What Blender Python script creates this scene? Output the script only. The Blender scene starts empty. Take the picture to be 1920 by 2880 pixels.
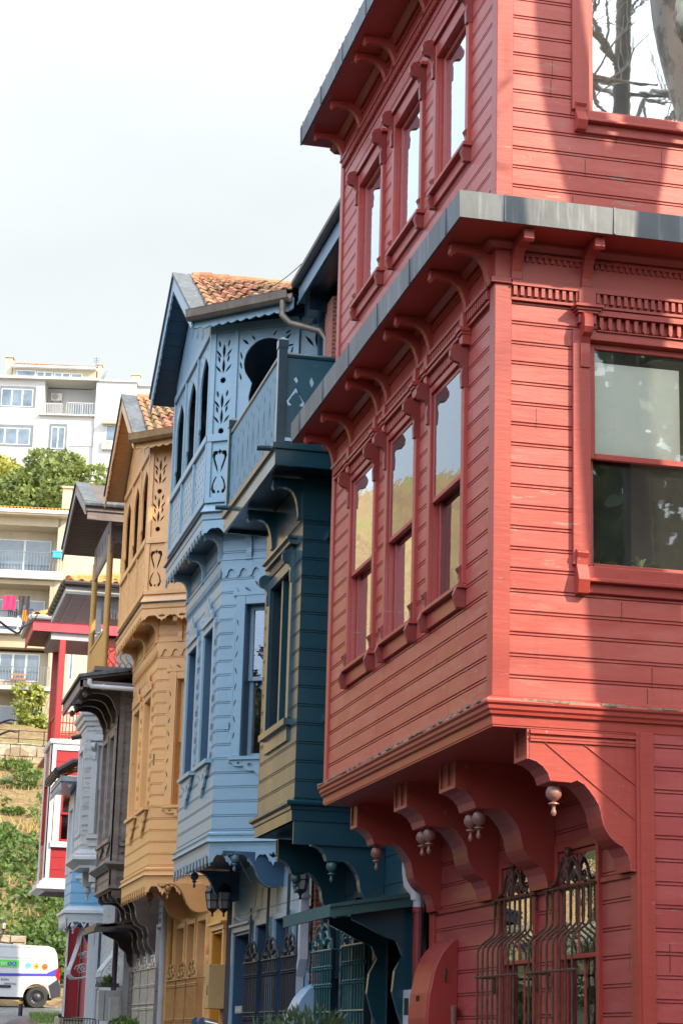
import bpy, bmesh, math, random
from mathutils import Vector, Matrix, noise
from mathutils.geometry import delaunay_2d_cdt
random.seed(11)
R = random.random
def rr(a, b): return a + (b - a) * random.random()
PI = math.pi
rad = math.radians
scene = bpy.context.scene
col = scene.collection

# ------------------------------------------------------------------ camera
cam_d = bpy.data.cameras.new('camera')
cam = bpy.data.objects.new('camera', cam_d)
col.objects.link(cam)
cR = Vector((0.9739588, -0.22513265, 0.0268245))
cU = Vector((-0.08196756, -0.23933032, 0.96747213))
cF = Vector((0.21138964, 0.94447673, 0.25155145))
cam.matrix_world = Matrix(((cR.x, cU.x, -cF.x, 0), (cR.y, cU.y, -cF.y, 0), (cR.z, cU.z, -cF.z, 0), (0, 0, 0, 1)))
cam_d.sensor_fit = 'HORIZONTAL'
cam_d.sensor_width = 36
cam_d.lens = 5750 / 1920 * 36
cam_d.clip_start = 0.1
cam_d.clip_end = 3000
scene.camera = cam

# ------------------------------------------------------------------ sun and sky
SUN = Vector((0.88, -1.0, 0.90)).normalized()          # towards the sun
sun_d = bpy.data.lights.new('sun', 'SUN')
sun_d.energy = 4.9
sun_d.angle = rad(0.9)
sun_d.color = (1.0, 0.85, 0.62)
sun = bpy.data.objects.new('sun', sun_d)
sun.rotation_euler = SUN.to_track_quat('Z', 'Y').to_euler()
sun.location = (30, -30, 40)
col.objects.link(sun)
world = bpy.data.worlds.new('World')
scene.world = world
world.use_nodes = True
wn, wl = world.node_tree.nodes, world.node_tree.links
wn.clear()
wo = wn.new('ShaderNodeOutputWorld')
bg = wn.new('ShaderNodeBackground')
bg.inputs['Strength'].default_value = 0.10
sky = wn.new('ShaderNodeTexSky')
sky.sky_type = 'NISHITA'
sky.sun_disc = False
sky.sun_elevation = math.asin(SUN.z)
sky.sun_rotation = math.atan2(SUN.x, SUN.y)
sky.dust_density = 2.0
sky.air_density = 1.0
tc = wn.new('ShaderNodeTexCoord')
mp = wn.new('ShaderNodeMapping')
mp.inputs['Scale'].default_value = (1.0, 1.0, 2.6)
nz = wn.new('ShaderNodeTexNoise')
nz.inputs['Scale'].default_value = 2.2
nz.inputs['Detail'].default_value = 5.0
nz.inputs['Roughness'].default_value = 0.55
cr = wn.new('ShaderNodeMapRange')
cr.inputs['From Min'].default_value = 0.30
cr.inputs['From Max'].default_value = 0.62
cr.inputs['To Min'].default_value = 0.80
cr.inputs['To Max'].default_value = 0.99
# thin high cloud: white veil, brightest overhead and on the sun's side of the sky
dt = wn.new('ShaderNodeVectorMath'); dt.operation = 'DOT_PRODUCT'
dt.inputs[1].default_value = Vector((-.35, -.70, .62)).normalized()
mr = wn.new('ShaderNodeMapRange')
mr.inputs['From Min'].default_value = -0.45
mr.inputs['From Max'].default_value = 0.85
mr.inputs['To Min'].default_value = 6.5
mr.inputs['To Max'].default_value = 21.0
cc = wn.new('ShaderNodeVectorMath'); cc.operation = 'SCALE'
cc.inputs[0].default_value = (0.945, 0.985, 0.975)
mx = wn.new('ShaderNodeMix'); mx.data_type = 'RGBA'
# the veil is thinner, so bluer, on the side away from the sun
d2 = wn.new('ShaderNodeVectorMath'); d2.operation = 'DOT_PRODUCT'
d2.inputs[1].default_value = Vector((-.92, .05, .40)).normalized()
m2 = wn.new('ShaderNodeMapRange')
m2.inputs['From Min'].default_value = 0.20
m2.inputs['From Max'].default_value = 0.75
vc = wn.new('ShaderNodeMix'); vc.data_type = 'RGBA'
vc.inputs[6].default_value = (.925, .985, .985, 1)
vc.inputs[7].default_value = (.72, .87, 1.12, 1)
wl.new(tc.outputs['Generated'], d2.inputs[0])
wl.new(d2.outputs['Value'], m2.inputs['Value'])
wl.new(m2.outputs['Result'], vc.inputs['Factor'])
wl.new(vc.outputs[2], cc.inputs[0])
wl.new(tc.outputs['Generated'], mp.inputs['Vector'])
wl.new(mp.outputs['Vector'], nz.inputs['Vector'])
wl.new(nz.outputs['Fac'], cr.inputs['Value'])
wl.new(tc.outputs['Generated'], dt.inputs[0])
wl.new(dt.outputs['Value'], mr.inputs['Value'])
wl.new(mr.outputs['Result'], cc.inputs['Scale'])
wl.new(cr.outputs['Result'], mx.inputs['Factor'])
wl.new(sky.outputs['Color'], mx.inputs[6])
wl.new(cc.outputs['Vector'], mx.inputs[7])
wl.new(mx.outputs[2], bg.inputs['Color'])
wl.new(bg.outputs['Background'], wo.inputs['Surface'])
scene.view_settings.view_transform = 'Standard'
scene.view_settings.look = 'None'
scene.view_settings.gamma = 1
scene.view_settings.use_curve_mapping = False
scene.view_settings.exposure = 0.64
scene.render.engine = 'CYCLES'
scene.cycles.max_bounces = 7
scene.cycles.diffuse_bounces = 2
scene.cycles.transparent_max_bounces = 12

# ------------------------------------------------------------------ node helpers
class NT:
    def __init__(s, name):
        s.m = bpy.data.materials.new(name); s.m.use_nodes = True
        s.n = s.m.node_tree.nodes; s.l = s.m.node_tree.links
        s.b = s.n['Principled BSDF']; s.out = s.n['Material Output']
        s.geo = s.n.new('ShaderNodeNewGeometry')
    def pos(s, sc=(1, 1, 1)):
        m = s.n.new('ShaderNodeMapping'); m.inputs['Scale'].default_value = sc
        s.l.new(s.geo.outputs['Position'], m.inputs['Vector']); return m.outputs['Vector']
    def noise(s, sc, scale=1.0, detail=4, rough=.55):
        t = s.n.new('ShaderNodeTexNoise'); t.inputs['Scale'].default_value = scale
        t.inputs['Detail'].default_value = detail; t.inputs['Roughness'].default_value = rough
        s.l.new(s.pos(sc), t.inputs['Vector']); return t.outputs['Fac']
    def rng(s, v, a, b, c=0., d=1.):
        t = s.n.new('ShaderNodeMapRange')
        for i, x in zip(('From Min', 'From Max', 'To Min', 'To Max'), (a, b, c, d)): t.inputs[i].default_value = x
        s.l.new(v, t.inputs['Value']); return t.outputs['Result']
    def math(s, op, a, b=None):
        t = s.n.new('ShaderNodeMath'); t.operation = op
        for i, x in enumerate((a, b)):
            if x is None: continue
            if isinstance(x, (int, float)): t.inputs[i].default_value = x
            else: s.l.new(x, t.inputs[i])
        return t.outputs[0]
    def mix(s, f, a, b, mode='MIX'):
        t = s.n.new('ShaderNodeMix'); t.data_type = 'RGBA'; t.blend_type = mode
        for i, x in ((0, f), (6, a), (7, b)):
            if isinstance(x, (int, float)): t.inputs[i].default_value = x
            elif isinstance(x, tuple): t.inputs[i].default_value = (*x[:3], 1)
            else: s.l.new(x, t.inputs[i])
        return t.outputs[2]
    def zsplit(s, pitch, phase=0.):
        x = s.n.new('ShaderNodeSeparateXYZ'); s.l.new(s.geo.outputs['Position'], x.inputs[0])
        z = s.math('SUBTRACT', x.outputs['Z'], phase)
        k = s.math('FLOOR', s.math('DIVIDE', z, pitch))
        w = s.n.new('ShaderNodeTexWhiteNoise'); w.noise_dimensions = '1D'; s.l.new(k, w.inputs['W'])
        return w.outputs['Value']
    def bump(s, h, strength=.3, dist=.01):
        t = s.n.new('ShaderNodeBump'); t.inputs['Strength'].default_value = strength; t.inputs['Distance'].default_value = dist
        s.l.new(h, t.inputs['Height']); s.l.new(t.outputs['Normal'], s.b.inputs['Normal'])
    def fin(s, c, rough=.5, metal=0., spec=.5):
        if isinstance(c, tuple): s.b.inputs['Base Color'].default_value = (*c, 1)
        else: s.l.new(c, s.b.inputs['Base Color'])
        if isinstance(rough, (int, float)): s.b.inputs['Roughness'].default_value = rough
        else: s.l.new(rough, s.b.inputs['Roughness'])
        s.b.inputs['Metallic'].default_value = metal
        s.b.inputs['Specular IOR Level'].default_value = spec
        return s.m
def mul(c, k): return tuple(x * k for x in c)
def paint(name, c, wear=.25, rough=.42, pitch=None, phase=0., bare=(.20, .15, .12), grain=.35, dirt=.25, faded=None, coat=.3, cr=.22, fleck=0.):
    """old gloss paint on boards: board to board tint, wood grain, blisters, chips down to wood or undercoat, dirt runs"""
    t = NT(name)
    big = t.noise((1, 1, .6), 1.1, 3)
    fine = t.noise((3.5, 3.5, 28), 1.0, 6, .65)
    c1 = t.mix(t.rng(big, .3, .7), mul(c, .88), mul(c, 1.10))
    c1 = t.mix(t.rng(fine, .35, .75, 0, .55), c1, mul(c, .80))
    if pitch:
        c1 = t.mix(t.rng(t.zsplit(pitch, phase), 0, 1, 0, .40), c1, faded or mul(c, 1.22))
    run = t.noise((14, 14, .7), 1.0, 3)
    c1 = t.mix(t.rng(run, .56, .80, 0, dirt), c1, mul(c, .55))
    if faded:
        fd = t.noise((1.3, 1.3, 5), 1.4, 5, .6)
        c1 = t.mix(t.rng(fd, .46, .68, 0, .75), c1, faded)
    if pitch:
        xs = t.n.new('ShaderNodeSeparateXYZ'); t.l.new(t.geo.outputs['Position'], xs.inputs[0])
        s_ = t.math('ADD', t.math('ADD', xs.outputs['X'], xs.outputs['Y']), t.math('MULTIPLY', t.zsplit(pitch, phase + .31), 7.3))
        fr_ = t.math('FRACT', t.math('DIVIDE', s_, 2.3))
        c1 = t.mix(t.math('LESS_THAN', fr_, .0035), c1, mul(c, .25))             # butt joints between boards
    if fleck:
        f1 = t.noise((34, 34, 13), 1.0, 2, .5); f2 = t.noise((1, 1, 1), .9, 2)
        c1 = t.mix(t.math('MULTIPLY', t.rng(f1, .735, .76), t.rng(f2, .42, .6, 0, fleck)), c1, (.62, .48, .42))
        f3 = t.noise((22, 22, 60), 1.0, 2, .5)
        c1 = t.mix(t.math('MULTIPLY', t.rng(f3, .72, .75), .8), c1, mul(c, .28))
    t.b.inputs['Coat Weight'].default_value = coat; t.b.inputs['Coat Roughness'].default_value = cr
    h = fine
    if wear > 0:
        p1 = t.noise((2.2, 2.2, 11), 1.6, 7, .68)
        p2 = t.noise((1, 1, 1), .55, 2)
        m = t.math('MULTIPLY', t.rng(p1, .685 - wear * .12, .705 - wear * .12), t.rng(p2, .40, .58))
        c1 = t.mix(m, c1, bare)
        h = t.math('SUBTRACT', fine, t.math('MULTIPLY', m, .6))
    t.bump(h, grain, .006)
    return t.fin(c1, t.rng(big, .2, .8, rough - .06, rough + .14))
def plain(name, c, rough=.5, metal=0., var=.15, scale=3., spec=.5, bumpy=0.):
    t = NT(name)
    n = t.noise((1, 1, 1), scale, 5, .6)
    if bumpy: t.bump(n, bumpy, .02)
    return t.fin(t.mix(t.rng(n, .3, .7), mul(c, 1 - var), mul(c, 1 + var)), rough, metal, spec)
def glass(name, tint=(.9, .95, .95), wav=.014, refl=.10, dust=.0):
    t = NT(name)
    g = t.n.new('ShaderNodeBsdfGlossy'); g.inputs['Roughness'].default_value = .015
    g.inputs['Color'].default_value = (.86, .93, 1, 1)
    tr = t.n.new('ShaderNodeBsdfTransparent'); tr.inputs['Color'].default_value = (*tint, 1)
    ly = t.n.new('ShaderNodeFresnel'); ly.inputs['IOR'].default_value = 1.55
    nz = t.noise((1, 1, 2.6), 1.9, 3)
    bp = t.n.new('ShaderNodeBump'); bp.inputs['Strength'].default_value = wav * 10; bp.inputs['Distance'].default_value = .01
    t.l.new(nz, bp.inputs['Height']); t.l.new(bp.outputs['Normal'], g.inputs['Normal'])
    f = t.math('MINIMUM', t.math('ADD', t.math('MULTIPLY', ly.outputs[0], 1.5), refl), .92)
    ms = t.n.new('ShaderNodeMixShader')
    t.l.new(f, ms.inputs[0]); t.l.new(tr.outputs[0], ms.inputs[1]); t.l.new(g.outputs[0], ms.inputs[2])
    res = ms.outputs[0]
    if dust:
        d = t.n.new('ShaderNodeBsdfDiffuse'); d.inputs['Color'].default_value = (.55, .54, .50, 1)
        m2 = t.n.new('ShaderNodeMixShader'); m2.inputs[0].default_value = dust
        t.l.new(res, m2.inputs[1]); t.l.new(d.outputs[0], m2.inputs[2]); res = m2.outputs[0]
    t.l.new(res, t.out.inputs['Surface'])
    return t.m

# ------------------------------------------------------------------ geometry helpers
class Fr:
    """wall frame: u along the wall, z up, d outwards"""
    def __init__(s, o, u):
        s.o = Vector((o[0], o[1], 0)); s.u = Vector((u[0], u[1], 0)).normalized()
        s.n = Vector((s.u.y, -s.u.x, 0))
        if len(o) > 2: s.o.z = o[2]
    def flip(s): s.n = -s.n; return s
    def p(s, u, z, d=0.): return s.o + s.u * u + s.n * d + Vector((0, 0, z))
class MB:
    def __init__(s): s.v = []; s.f = []
    def add(s, vs, fs):
        k = len(s.v); s.v += [Vector(v) for v in vs]; s.f += [tuple(i + k for i in f) for f in fs]
    def hexa(s, P):
        s.add(P, [(0, 3, 2, 1), (4, 5, 6, 7), (0, 1, 5, 4), (1, 2, 6, 5), (2, 3, 7, 6), (3, 0, 4, 7)])
    def box(s, fr, u0, u1, z0, z1, d0, d1):
        s.hexa([fr.p(u0, z0, d0), fr.p(u1, z0, d0), fr.p(u1, z0, d1), fr.p(u0, z0, d1),
                fr.p(u0, z1, d0), fr.p(u1, z1, d0), fr.p(u1, z1, d1), fr.p(u0, z1, d1)])
    def quad(s, a, b, c, d): s.add([a, b, c, d], [(0, 1, 2, 3)])
    def prism(s, A, B):
        n = len(A)
        s.add(list(A) + list(B), [tuple(range(n)), tuple(range(2 * n - 1, n - 1, -1))] + [(i, (i + 1) % n, n + (i + 1) % n, n + i) for i in range(n)])
    def pd(s, fr, poly, u0, u1):                        # polygon in (d, z), extruded along u
        s.prism([fr.p(u0, z, d) for d, z in poly], [fr.p(u1, z, d) for d, z in poly])
    def pu(s, fr, poly, d0, d1):                        # polygon in (u, z), extruded along d
        s.prism([fr.p(u, z, d0) for u, z in poly], [fr.p(u, z, d1) for u, z in poly])
    def panel(s, fr, outer, holes, d0, d1):             # flat board in (u, z) with cut-outs
        loops = [outer] + holes
        co = []; ed = []
        for L in loops:
            k = len(co); n = len(L); co += [Vector((p[0], p[1])) for p in L]; ed += [(k + i, k + (i + 1) % n) for i in range(n)]
        V2, _, F2, *_r = delaunay_2d_cdt(co, ed, [], 0, 1e-6)
        def inside(L, x, y):
            c = False; j = len(L) - 1
            for i in range(len(L)):
                if (L[i][1] > y) != (L[j][1] > y) and x < (L[j][0] - L[i][0]) * (y - L[i][1]) / (L[j][1] - L[i][1]) + L[i][0]: c = not c
                j = i
            return c
        bb = [(min(p[0] for p in L), max(p[0] for p in L), min(p[1] for p in L), max(p[1] for p in L)) for L in loops]
        keep = []
        for t in F2:
            x = sum(V2[i].x for i in t) / len(t); y = sum(V2[i].y for i in t) / len(t)
            if inside(outer, x, y) and not any(b[0] < x < b[1] and b[2] < y < b[3] and inside(L, x, y) for L, b in zip(holes, bb[1:])): keep.append(tuple(t))
        n = len(V2); cnt = {}
        for t in keep:
            for i in range(len(t)):
                e = (t[i], t[(i + 1) % len(t)]); cnt[e] = cnt.get(e, 0) + 1
        fs = list(keep) + [tuple(i + n for i in t[::-1]) for t in keep]
        fs += [(b, a, a + n, b + n) for (a, b) in cnt if (b, a) not in cnt]
        s.add([fr.p(v.x, v.y, d1) for v in V2] + [fr.p(v.x, v.y, d0) for v in V2], fs)
    def tube(s, pts, r, n=7, r1=None):
        pts = [Vector(p) for p in pts]; vs = []; m = len(pts); up = Vector((0.31, 0.17, 0.93))
        prev = None
        for i, p in enumerate(pts):
            t = (pts[min(i + 1, m - 1)] - pts[max(i - 1, 0)]).normalized()
            a = (prev - t * prev.dot(t)) if prev else t.cross(up)
            if a.length < 1e-5: a = t.orthogonal()
            a.normalize(); prev = a; b = t.cross(a)
            ra = r[i] if isinstance(r, (list, tuple)) else (r + ((r1 - r) * i / (m - 1) if r1 is not None else 0))
            vs += [p + (a * math.cos(2 * PI * k / n) + b * math.sin(2 * PI * k / n)) * ra for k in range(n)]
        fs = [(i * n + k, i * n + (k + 1) % n, (i + 1) * n + (k + 1) % n, (i + 1) * n + k) for i in range(m - 1) for k in range(n)]
        fs += [tuple(range(n))[::-1], tuple((m - 1) * n + k for k in range(n))]
        s.add(vs, fs)
    def lathe(s, c, prof, n=14, axis=None):             # prof: (radius, height) list
        c = Vector(c); vs = []
        X, Y, Z = (Vector((1, 0, 0)), Vector((0, 1, 0)), Vector((0, 0, 1))) if axis is None else axis
        for r, h in prof:
            vs += [c + X * (r * math.cos(2 * PI * k / n)) + Y * (r * math.sin(2 * PI * k / n)) + Z * h for k in range(n)]
        m = len(prof)
        fs = [(i * n + k, i * n + (k + 1) % n, (i + 1) * n + (k + 1) % n, (i + 1) * n + k) for i in range(m - 1) for k in range(n)]
        fs += [tuple(range(n))[::-1], tuple((m - 1) * n + k for k in range(n))]
        s.add(vs, fs)
    def sweep(s, path, prof, closed_ends=True):
        """moulding: plan path [(x,y)] walked with the outside on its right hand; prof [(out, z)] ; mitred corners"""
        P = [Vector((a, b, 0)) for a, b in path]; n = len(P); rows = []
        for i in range(n):
            nn = []
            for j in ((i - 1, i), (i, i + 1)):
                if 0 <= j[0] and j[1] < n:
                    t = (P[j[1]] - P[j[0]]).normalized(); nn.append(Vector((t.y, -t.x, 0)))
            if len(nn) == 2:
                m = (nn[0] + nn[1]); m = m / max(.2, m.dot(nn[0]))
            else: m = nn[0]
            rows.append([P[i] + m * o + Vector((0, 0, z)) for o, z in prof])
        k = len(prof); vs = [v for r_ in rows for v in r_]
        fs = [(i * k + j, (i + 1) * k + j, (i + 1) * k + (j + 1) % k, i * k + (j + 1) % k) for i in range(n - 1) for j in range(k)]
        if closed_ends: fs += [tuple(range(k)), tuple((n - 1) * k + j for j in range(k))[::-1]]
        s.add(vs, fs)
    def build(s, name, mat, parent=None, smooth=False, bevel=0.):
        me = bpy.data.meshes.new(name); me.from_pydata(s.v, [], s.f); me.update()
        bm = bmesh.new(); bm.from_mesh(me); bmesh.ops.recalc_face_normals(bm, faces=bm.faces)
        if bevel:
            es = [e for e in bm.edges if len(e.link_faces) == 2 and e.calc_face_angle(0) > .6]
            bmesh.ops.bevel(bm, geom=es, offset=bevel, segments=1, affect='EDGES', clamp_overlap=True)
        if smooth:
            for f in bm.faces: f.smooth = True
            for e in bm.edges:
                if len(e.link_faces) == 2 and e.calc_face_angle(0) > .65: e.smooth = False
        bm.to_mesh(me); bm.free()
        o = bpy.data.objects.new(name, me); col.objects.link(o)
        if mat: me.materials.append(mat)
        if parent is not None: attach(o, parent)
        return o
def attach(o, parent):
    o.parent = parent
    w = Vector((0, 0, 0)); q = parent
    while q is not None: w += q.location; q = q.parent
    o.location = -w
def tag(o, label=None, cat=None, group=None, kind=None):
    for k, v in (('label', label), ('category', cat), ('group', group), ('kind', kind)):
        if v: o[k] = v
    return o
def thing(name, label, cat, loc, group=None):
    o = bpy.data.objects.new(name, None); o.location = loc; o.empty_display_size = .3; col.objects.link(o)
    return tag(o, label, cat, group)

BEAD = [(0, 0), (.0, -.012), (.008, -.012), (.010, 0), (.022, 0), (.024, -.012), (.031, -.012), (.035, 0)]   # beaded board, from its lower edge
LAP = [(0, .014), (.003, .016)]
FLAT = [(0, 0), (0, -.010), (.008, -.010), (.010, 0)]
def clad(mb, fr, u0, u1, z0, z1, holes=(), pitch=.16, phase=0., style=BEAD, d=0.):
    us = sorted({u0, u1, *[min(max(x, u0), u1) for h in holes for x in h[:2]]})
    for a, b in zip(us, us[1:]):
        if b - a < 1e-4: continue
        mid = (a + b) / 2
        cuts = sorted((max(h[2], z0), min(h[3], z1)) for h in holes if h[0] <= mid <= h[1] and h[3] > z0 and h[2] < z1)
        zz = z0; spans = []
        for c0, c1 in cuts:
            if c0 > zz: spans.append((zz, c0))
            zz = max(zz, c1)
        if zz < z1: spans.append((zz, z1))
        for s0, s1 in spans:
            pts = [(s0, 0)]
            k = math.floor((s0 - phase) / pitch)
            while phase + k * pitch < s1:
                zb = phase + k * pitch
                if style is LAP:
                    for dz, dd in ((0, 0), (0.002, .016), (pitch, .003)):
                        if s0 < zb + dz < s1: pts.append((zb + dz, dd))
                else:
                    for dz, dd in style:
                        if s0 < zb + dz < s1: pts.append((zb + dz, dd))
                k += 1
            pts.append((s1, 0))
            n = len(pts)
            vs = [fr.p(a, z, d + dd) for z, dd in pts] + [fr.p(b, z, d + dd) for z, dd in pts]
            mb.add(vs, [(i, i + 1, n + i + 1, n + i) for i in range(n - 1)])
def arc(cx, cz, r, a0, a1, n=10, rz=None):
    rz = rz or r
    return [(cx + r * math.cos(rad(a0 + (a1 - a0) * i / n)), cz + rz * math.sin(rad(a0 + (a1 - a0) * i / n))) for i in range(n + 1)]
def planks(mb, fr, prof, u0, u1, step=.05, t=.007):
    """thin slats nailed across the curved underside that prof [(d,z)] follows"""
    L = [0]
    for a, b in zip(prof, prof[1:]): L.append(L[-1] + math.hypot(b[0] - a[0], b[1] - a[1]))
    def at(s):
        for i in range(len(prof) - 1):
            if L[i] <= s <= L[i + 1] + 1e-9:
                k = (s - L[i]) / max(1e-9, L[i + 1] - L[i])
                return (prof[i][0] + (prof[i + 1][0] - prof[i][0]) * k, prof[i][1] + (prof[i + 1][1] - prof[i][1]) * k)
        return prof[-1]
    n = max(1, int(L[-1] / step))
    for i in range(n):
        a = at(L[-1] * i / n); b = at(L[-1] * ((i + 1) / n) - .005)
        nx, nz = (b[1] - a[1]), -(b[0] - a[0]); l = math.hypot(nx, nz) or 1; nx, nz = nx / l * t, nz / l * t
        mb.pd(fr, [a, b, (b[0] + nx, b[1] + nz), (a[0] + nx, a[1] + nz)], u0 - .004, u1 + .004)

# ------------------------------------------------------------------ shared materials
M = {}
RED = (.41, .058, .042)
M['red'] = paint('red_paint_boards', RED, .62, .40, .16, .03, bare=(.30, .17, .12), faded=(.47, .112, .092), fleck=.8, coat=.08, dirt=.45)
M['redtrim'] = paint('red_paint_trim', (.37, .048, .034), .18, .38, bare=(.30, .18, .13), fleck=.5, coat=.08, dirt=.4)
M['reddark'] = paint('oxblood_paint', (.22, .022, .018), .05, .42)  # darker copy of the red trim: shade of the front scrolls in colour
M['lead'] = None
t = NT('weathered_lead_sheet')
n1 = t.noise((1.5, 1.5, .5), 1.2, 5, .6); n2 = t.noise((16, 16, 1.1), 1.0, 4, .6); n3 = t.noise((5, 5, 5), 1.5, 6, .7)
c = t.mix(t.rng(n1, .3, .7), (.050, .056, .062), (.135, .146, .160))
c = t.mix(t.rng(n2, .54, .74, 0, .6), c, (.30, .315, .335))
c = t.mix(t.rng(n3, .60, .75, 0, .5), c, (.11, .085, .045))
t.bump(n3, .2, .01)
M['lead'] = t.fin(c, .48, .25)
M['glass'] = glass('window_glass')
M['glass_dusty'] = glass('dusty_window_glass', dust=.07, refl=.48, wav=.003)
M['glass_clear'] = glass('clear_window_glass', dust=.03, refl=.05, wav=.003, tint=(.95, .96, .95))
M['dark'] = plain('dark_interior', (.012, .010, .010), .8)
M['roomwall'] = plain('room_wall', (.20, .155, .11), .8)
M['curtain'] = plain('net_curtain', (.42, .42, .40), .9, var=.1)
M['blind'] = plain('cream_roller_blind', (.90, .90, .80), .8, var=.04)
M['rust'] = None
t = NT('rusty_wrought_iron')
n1 = t.noise((1, 1, 1), 14, 5, .65)
M['rust'] = t.fin(t.mix(t.rng(n1, .35, .65), (.060, .030, .022), (.16, .070, .040)), .62, .3)
M['castiron'] = plain('black_iron', (.030, .026, .028), .5, .3, var=.4, scale=20)
M['leaf'] = None
M['finial'] = paint('worn_finial_paint', (.30, .13, .10), .5, .4, bare=(.34, .27, .21))

# ------------------------------------------------------------------ windows used by all houses
def window(house, fr, ua, ub, za, zb, mt, rail=None, rec=.09, cas=.10, cd=.035, top=.10, bot=0., gl='glass', mull=0, sash=.055,
           back=None, revmat=None, name='window', label=None, po=.026, low=.05):
    """casing, reveal, sash; panes, blinds as sub-parts. opening ua..ub, za..zb"""
    w = MB()
    if cas:
        w.box(fr, ua - cas, ua - .001, za - bot, zb + top, -.01, cd)
        w.box(fr, ub + .001, ub + cas, za - bot, zb + top, -.01, cd)
        w.box(fr, ua, ub, zb + .001, zb + top, -.01, cd - .002)
        if bot: w.box(fr, ua, ub, za - bot, za - .001, -.01, cd - .002)
    D = -rec - .10
    def sashfr(z0, z1, d):
        w.box(fr, ua + .012, ua + .012 + sash, z0, z1, d - .045, d)
        w.box(fr, ub - .012 - sash, ub - .012, z0, z1, d - .045, d)
        w.box(fr, ua + .012 + sash, ub - .012 - sash, z0, z0 + sash, d - .043, d - .002)
        w.box(fr, ua + .012 + sash, ub - .012 - sash, z1 - sash, z1, d - .043, d - .002)
        for k in range(mull):
            um = ua + (ub - ua) * (k + 1) / (mull + 1)
            w.box(fr, um - .018, um + .018, z0 + sash, z1 - sash, d - .04, d - .004)
    panes = []
    if rail:
        sashfr(rail - .03, zb - .004, -rec); sashfr(za + .004, rail + .03, -rec - low)
        panes = [(rail - .0, zb - .03, -rec - po), (za + .03, rail - .02, -rec - low - po)]
    else:
        sashfr(za + .004, zb - .004, -rec); panes = [(za + .03, zb - .03, -rec - po)]
    o = w.build(name, mt, house, bevel=.004)
    if label: o['label'] = label
    rv = MB()
    rv.box(fr, ua - .02, ua + .011, za, zb, D - .03, .0); rv.box(fr, ub - .011, ub + .02, za, zb, D - .03, .0)
    rv.box(fr, ua + .011, ub - .011, zb - .003, zb + .02, D - .03, .0); rv.box(fr, ua + .011, ub - .011, za - .02, za + .003, D - .03, .0)
    rv.build('reveal', revmat or mt, o)
    for z0, z1, d in panes:
        ta, tb = random.uniform(-.003, .003), random.uniform(-.004, .004)
        g = MB(); g.quad(fr.p(ua + .03, z0, d + ta), fr.p(ub - .03, z0, d - ta), fr.p(ub - .03, z1, d - ta + tb), fr.p(ua + .03, z1, d + ta + tb))
        g.build('pane', M[gl], o)
    if back:
        b = MB()
        n = 14
        for k in range(n if back == 'curtain' else 1):
            if back == 'curtain':
                a0, a1 = ua + (ub - ua) * k / n, ua + (ub - ua) * (k + 1) / n
                b.quad(fr.p(a0, za, D - .08 - .015 * (k % 2)), fr.p(a1, za, D - .08 - .015 * ((k + 1) % 2)), fr.p(a1, zb, D - .08 - .015 * ((k + 1) % 2)), fr.p(a0, zb, D - .08 - .015 * (k % 2)))
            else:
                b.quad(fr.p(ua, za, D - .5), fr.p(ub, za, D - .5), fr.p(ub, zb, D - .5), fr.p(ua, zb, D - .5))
        b.build('curtain' if back == 'curtain' else 'room', M['curtain'] if back == 'curtain' else M['dark'], o)  # shade of an unlit interior put into a near-black sheet
    return o
SCROLL_T = [(.0, 0), (.055, 0), (.06, .10), (.052, .16), (.075, .20), (.125, .215), (.15, .25), (.152, .30), (.13, .34), (.09, .36), (.0, .36)]
SCROLL_B = [(.0, 0), (.07, 0), (.085, .05), (.10, .10), (.075, .16), (.05, .22), (.055, .27), (.075, .31), (.04, .34), (.0, .34)]
def scrolls(parent, fr, us, z0, prof, mat, th=.05, k=1.):
    for u in us:
        m = MB(); m.pd(fr, [(d * k, z0 + z * k) for d, z in prof], u - th / 2, u + th / 2)
        m.build('scroll_bracket', mat, parent, bevel=.003)
def dentils(m, fr, u0, u1, z0, z1, d0, d1, step=.05, w=.026, hook=False):
    n = int((u1 - u0) / step)
    st = (u1 - u0) / max(1, n)
    for i in range(n):
        u = u0 + (i + .5) * st
        if hook: m.pu(fr, [(u - w / 2, z1), (u + w / 2, z1), (u + w / 2, z0 + .03), (u + w * .1, z0), (u - w * .5, z0 + .025)], d0, d1)
        else: m.box(fr, u - w / 2, u + w / 2, z0, z1, d0, d1)
def finial(house, c, mat, k=1.):
    x, y, z = c
    m = MB()
    m.lathe((x, y, z), [(r * k, h * k) for r, h in [(.018, .02), (.02, -.01), (.045, -.025), (.058, -.06), (.056, -.09), (.035, -.115), (.014, -.128), (.038, -.14), (.040, -.147), (.014, -.160), (.012, -.178), (.020, -.20), (.020, -.215), (.008, -.232)]], 16)
    m.build('finial', mat, house, smooth=True)
BR = [(.837, 2.24), (.837, 2.016)] + [(5.4 - x, z) for x, z in [(4.60, 2.008), (4.65, 1.985), (4.69, 1.945), (4.716, 1.905), (4.726, 1.862), (4.876, 1.859), (4.907, 1.880), (4.94, 1.878), (4.985, 1.85), (5.035, 1.795), (5.08, 1.733), (5.104, 1.68), (5.112, 1.615), (5.127, 1.56), (5.15, 1.52), (5.184, 1.475), (5.23, 1.44), (5.271, 1.421), (5.278, 1.41), (5.30, 1.385), (5.317, 1.35), (5.328, 1.30), (5.332, 1.25)]] + [(0, 1.25), (0, 2.24)]
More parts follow.
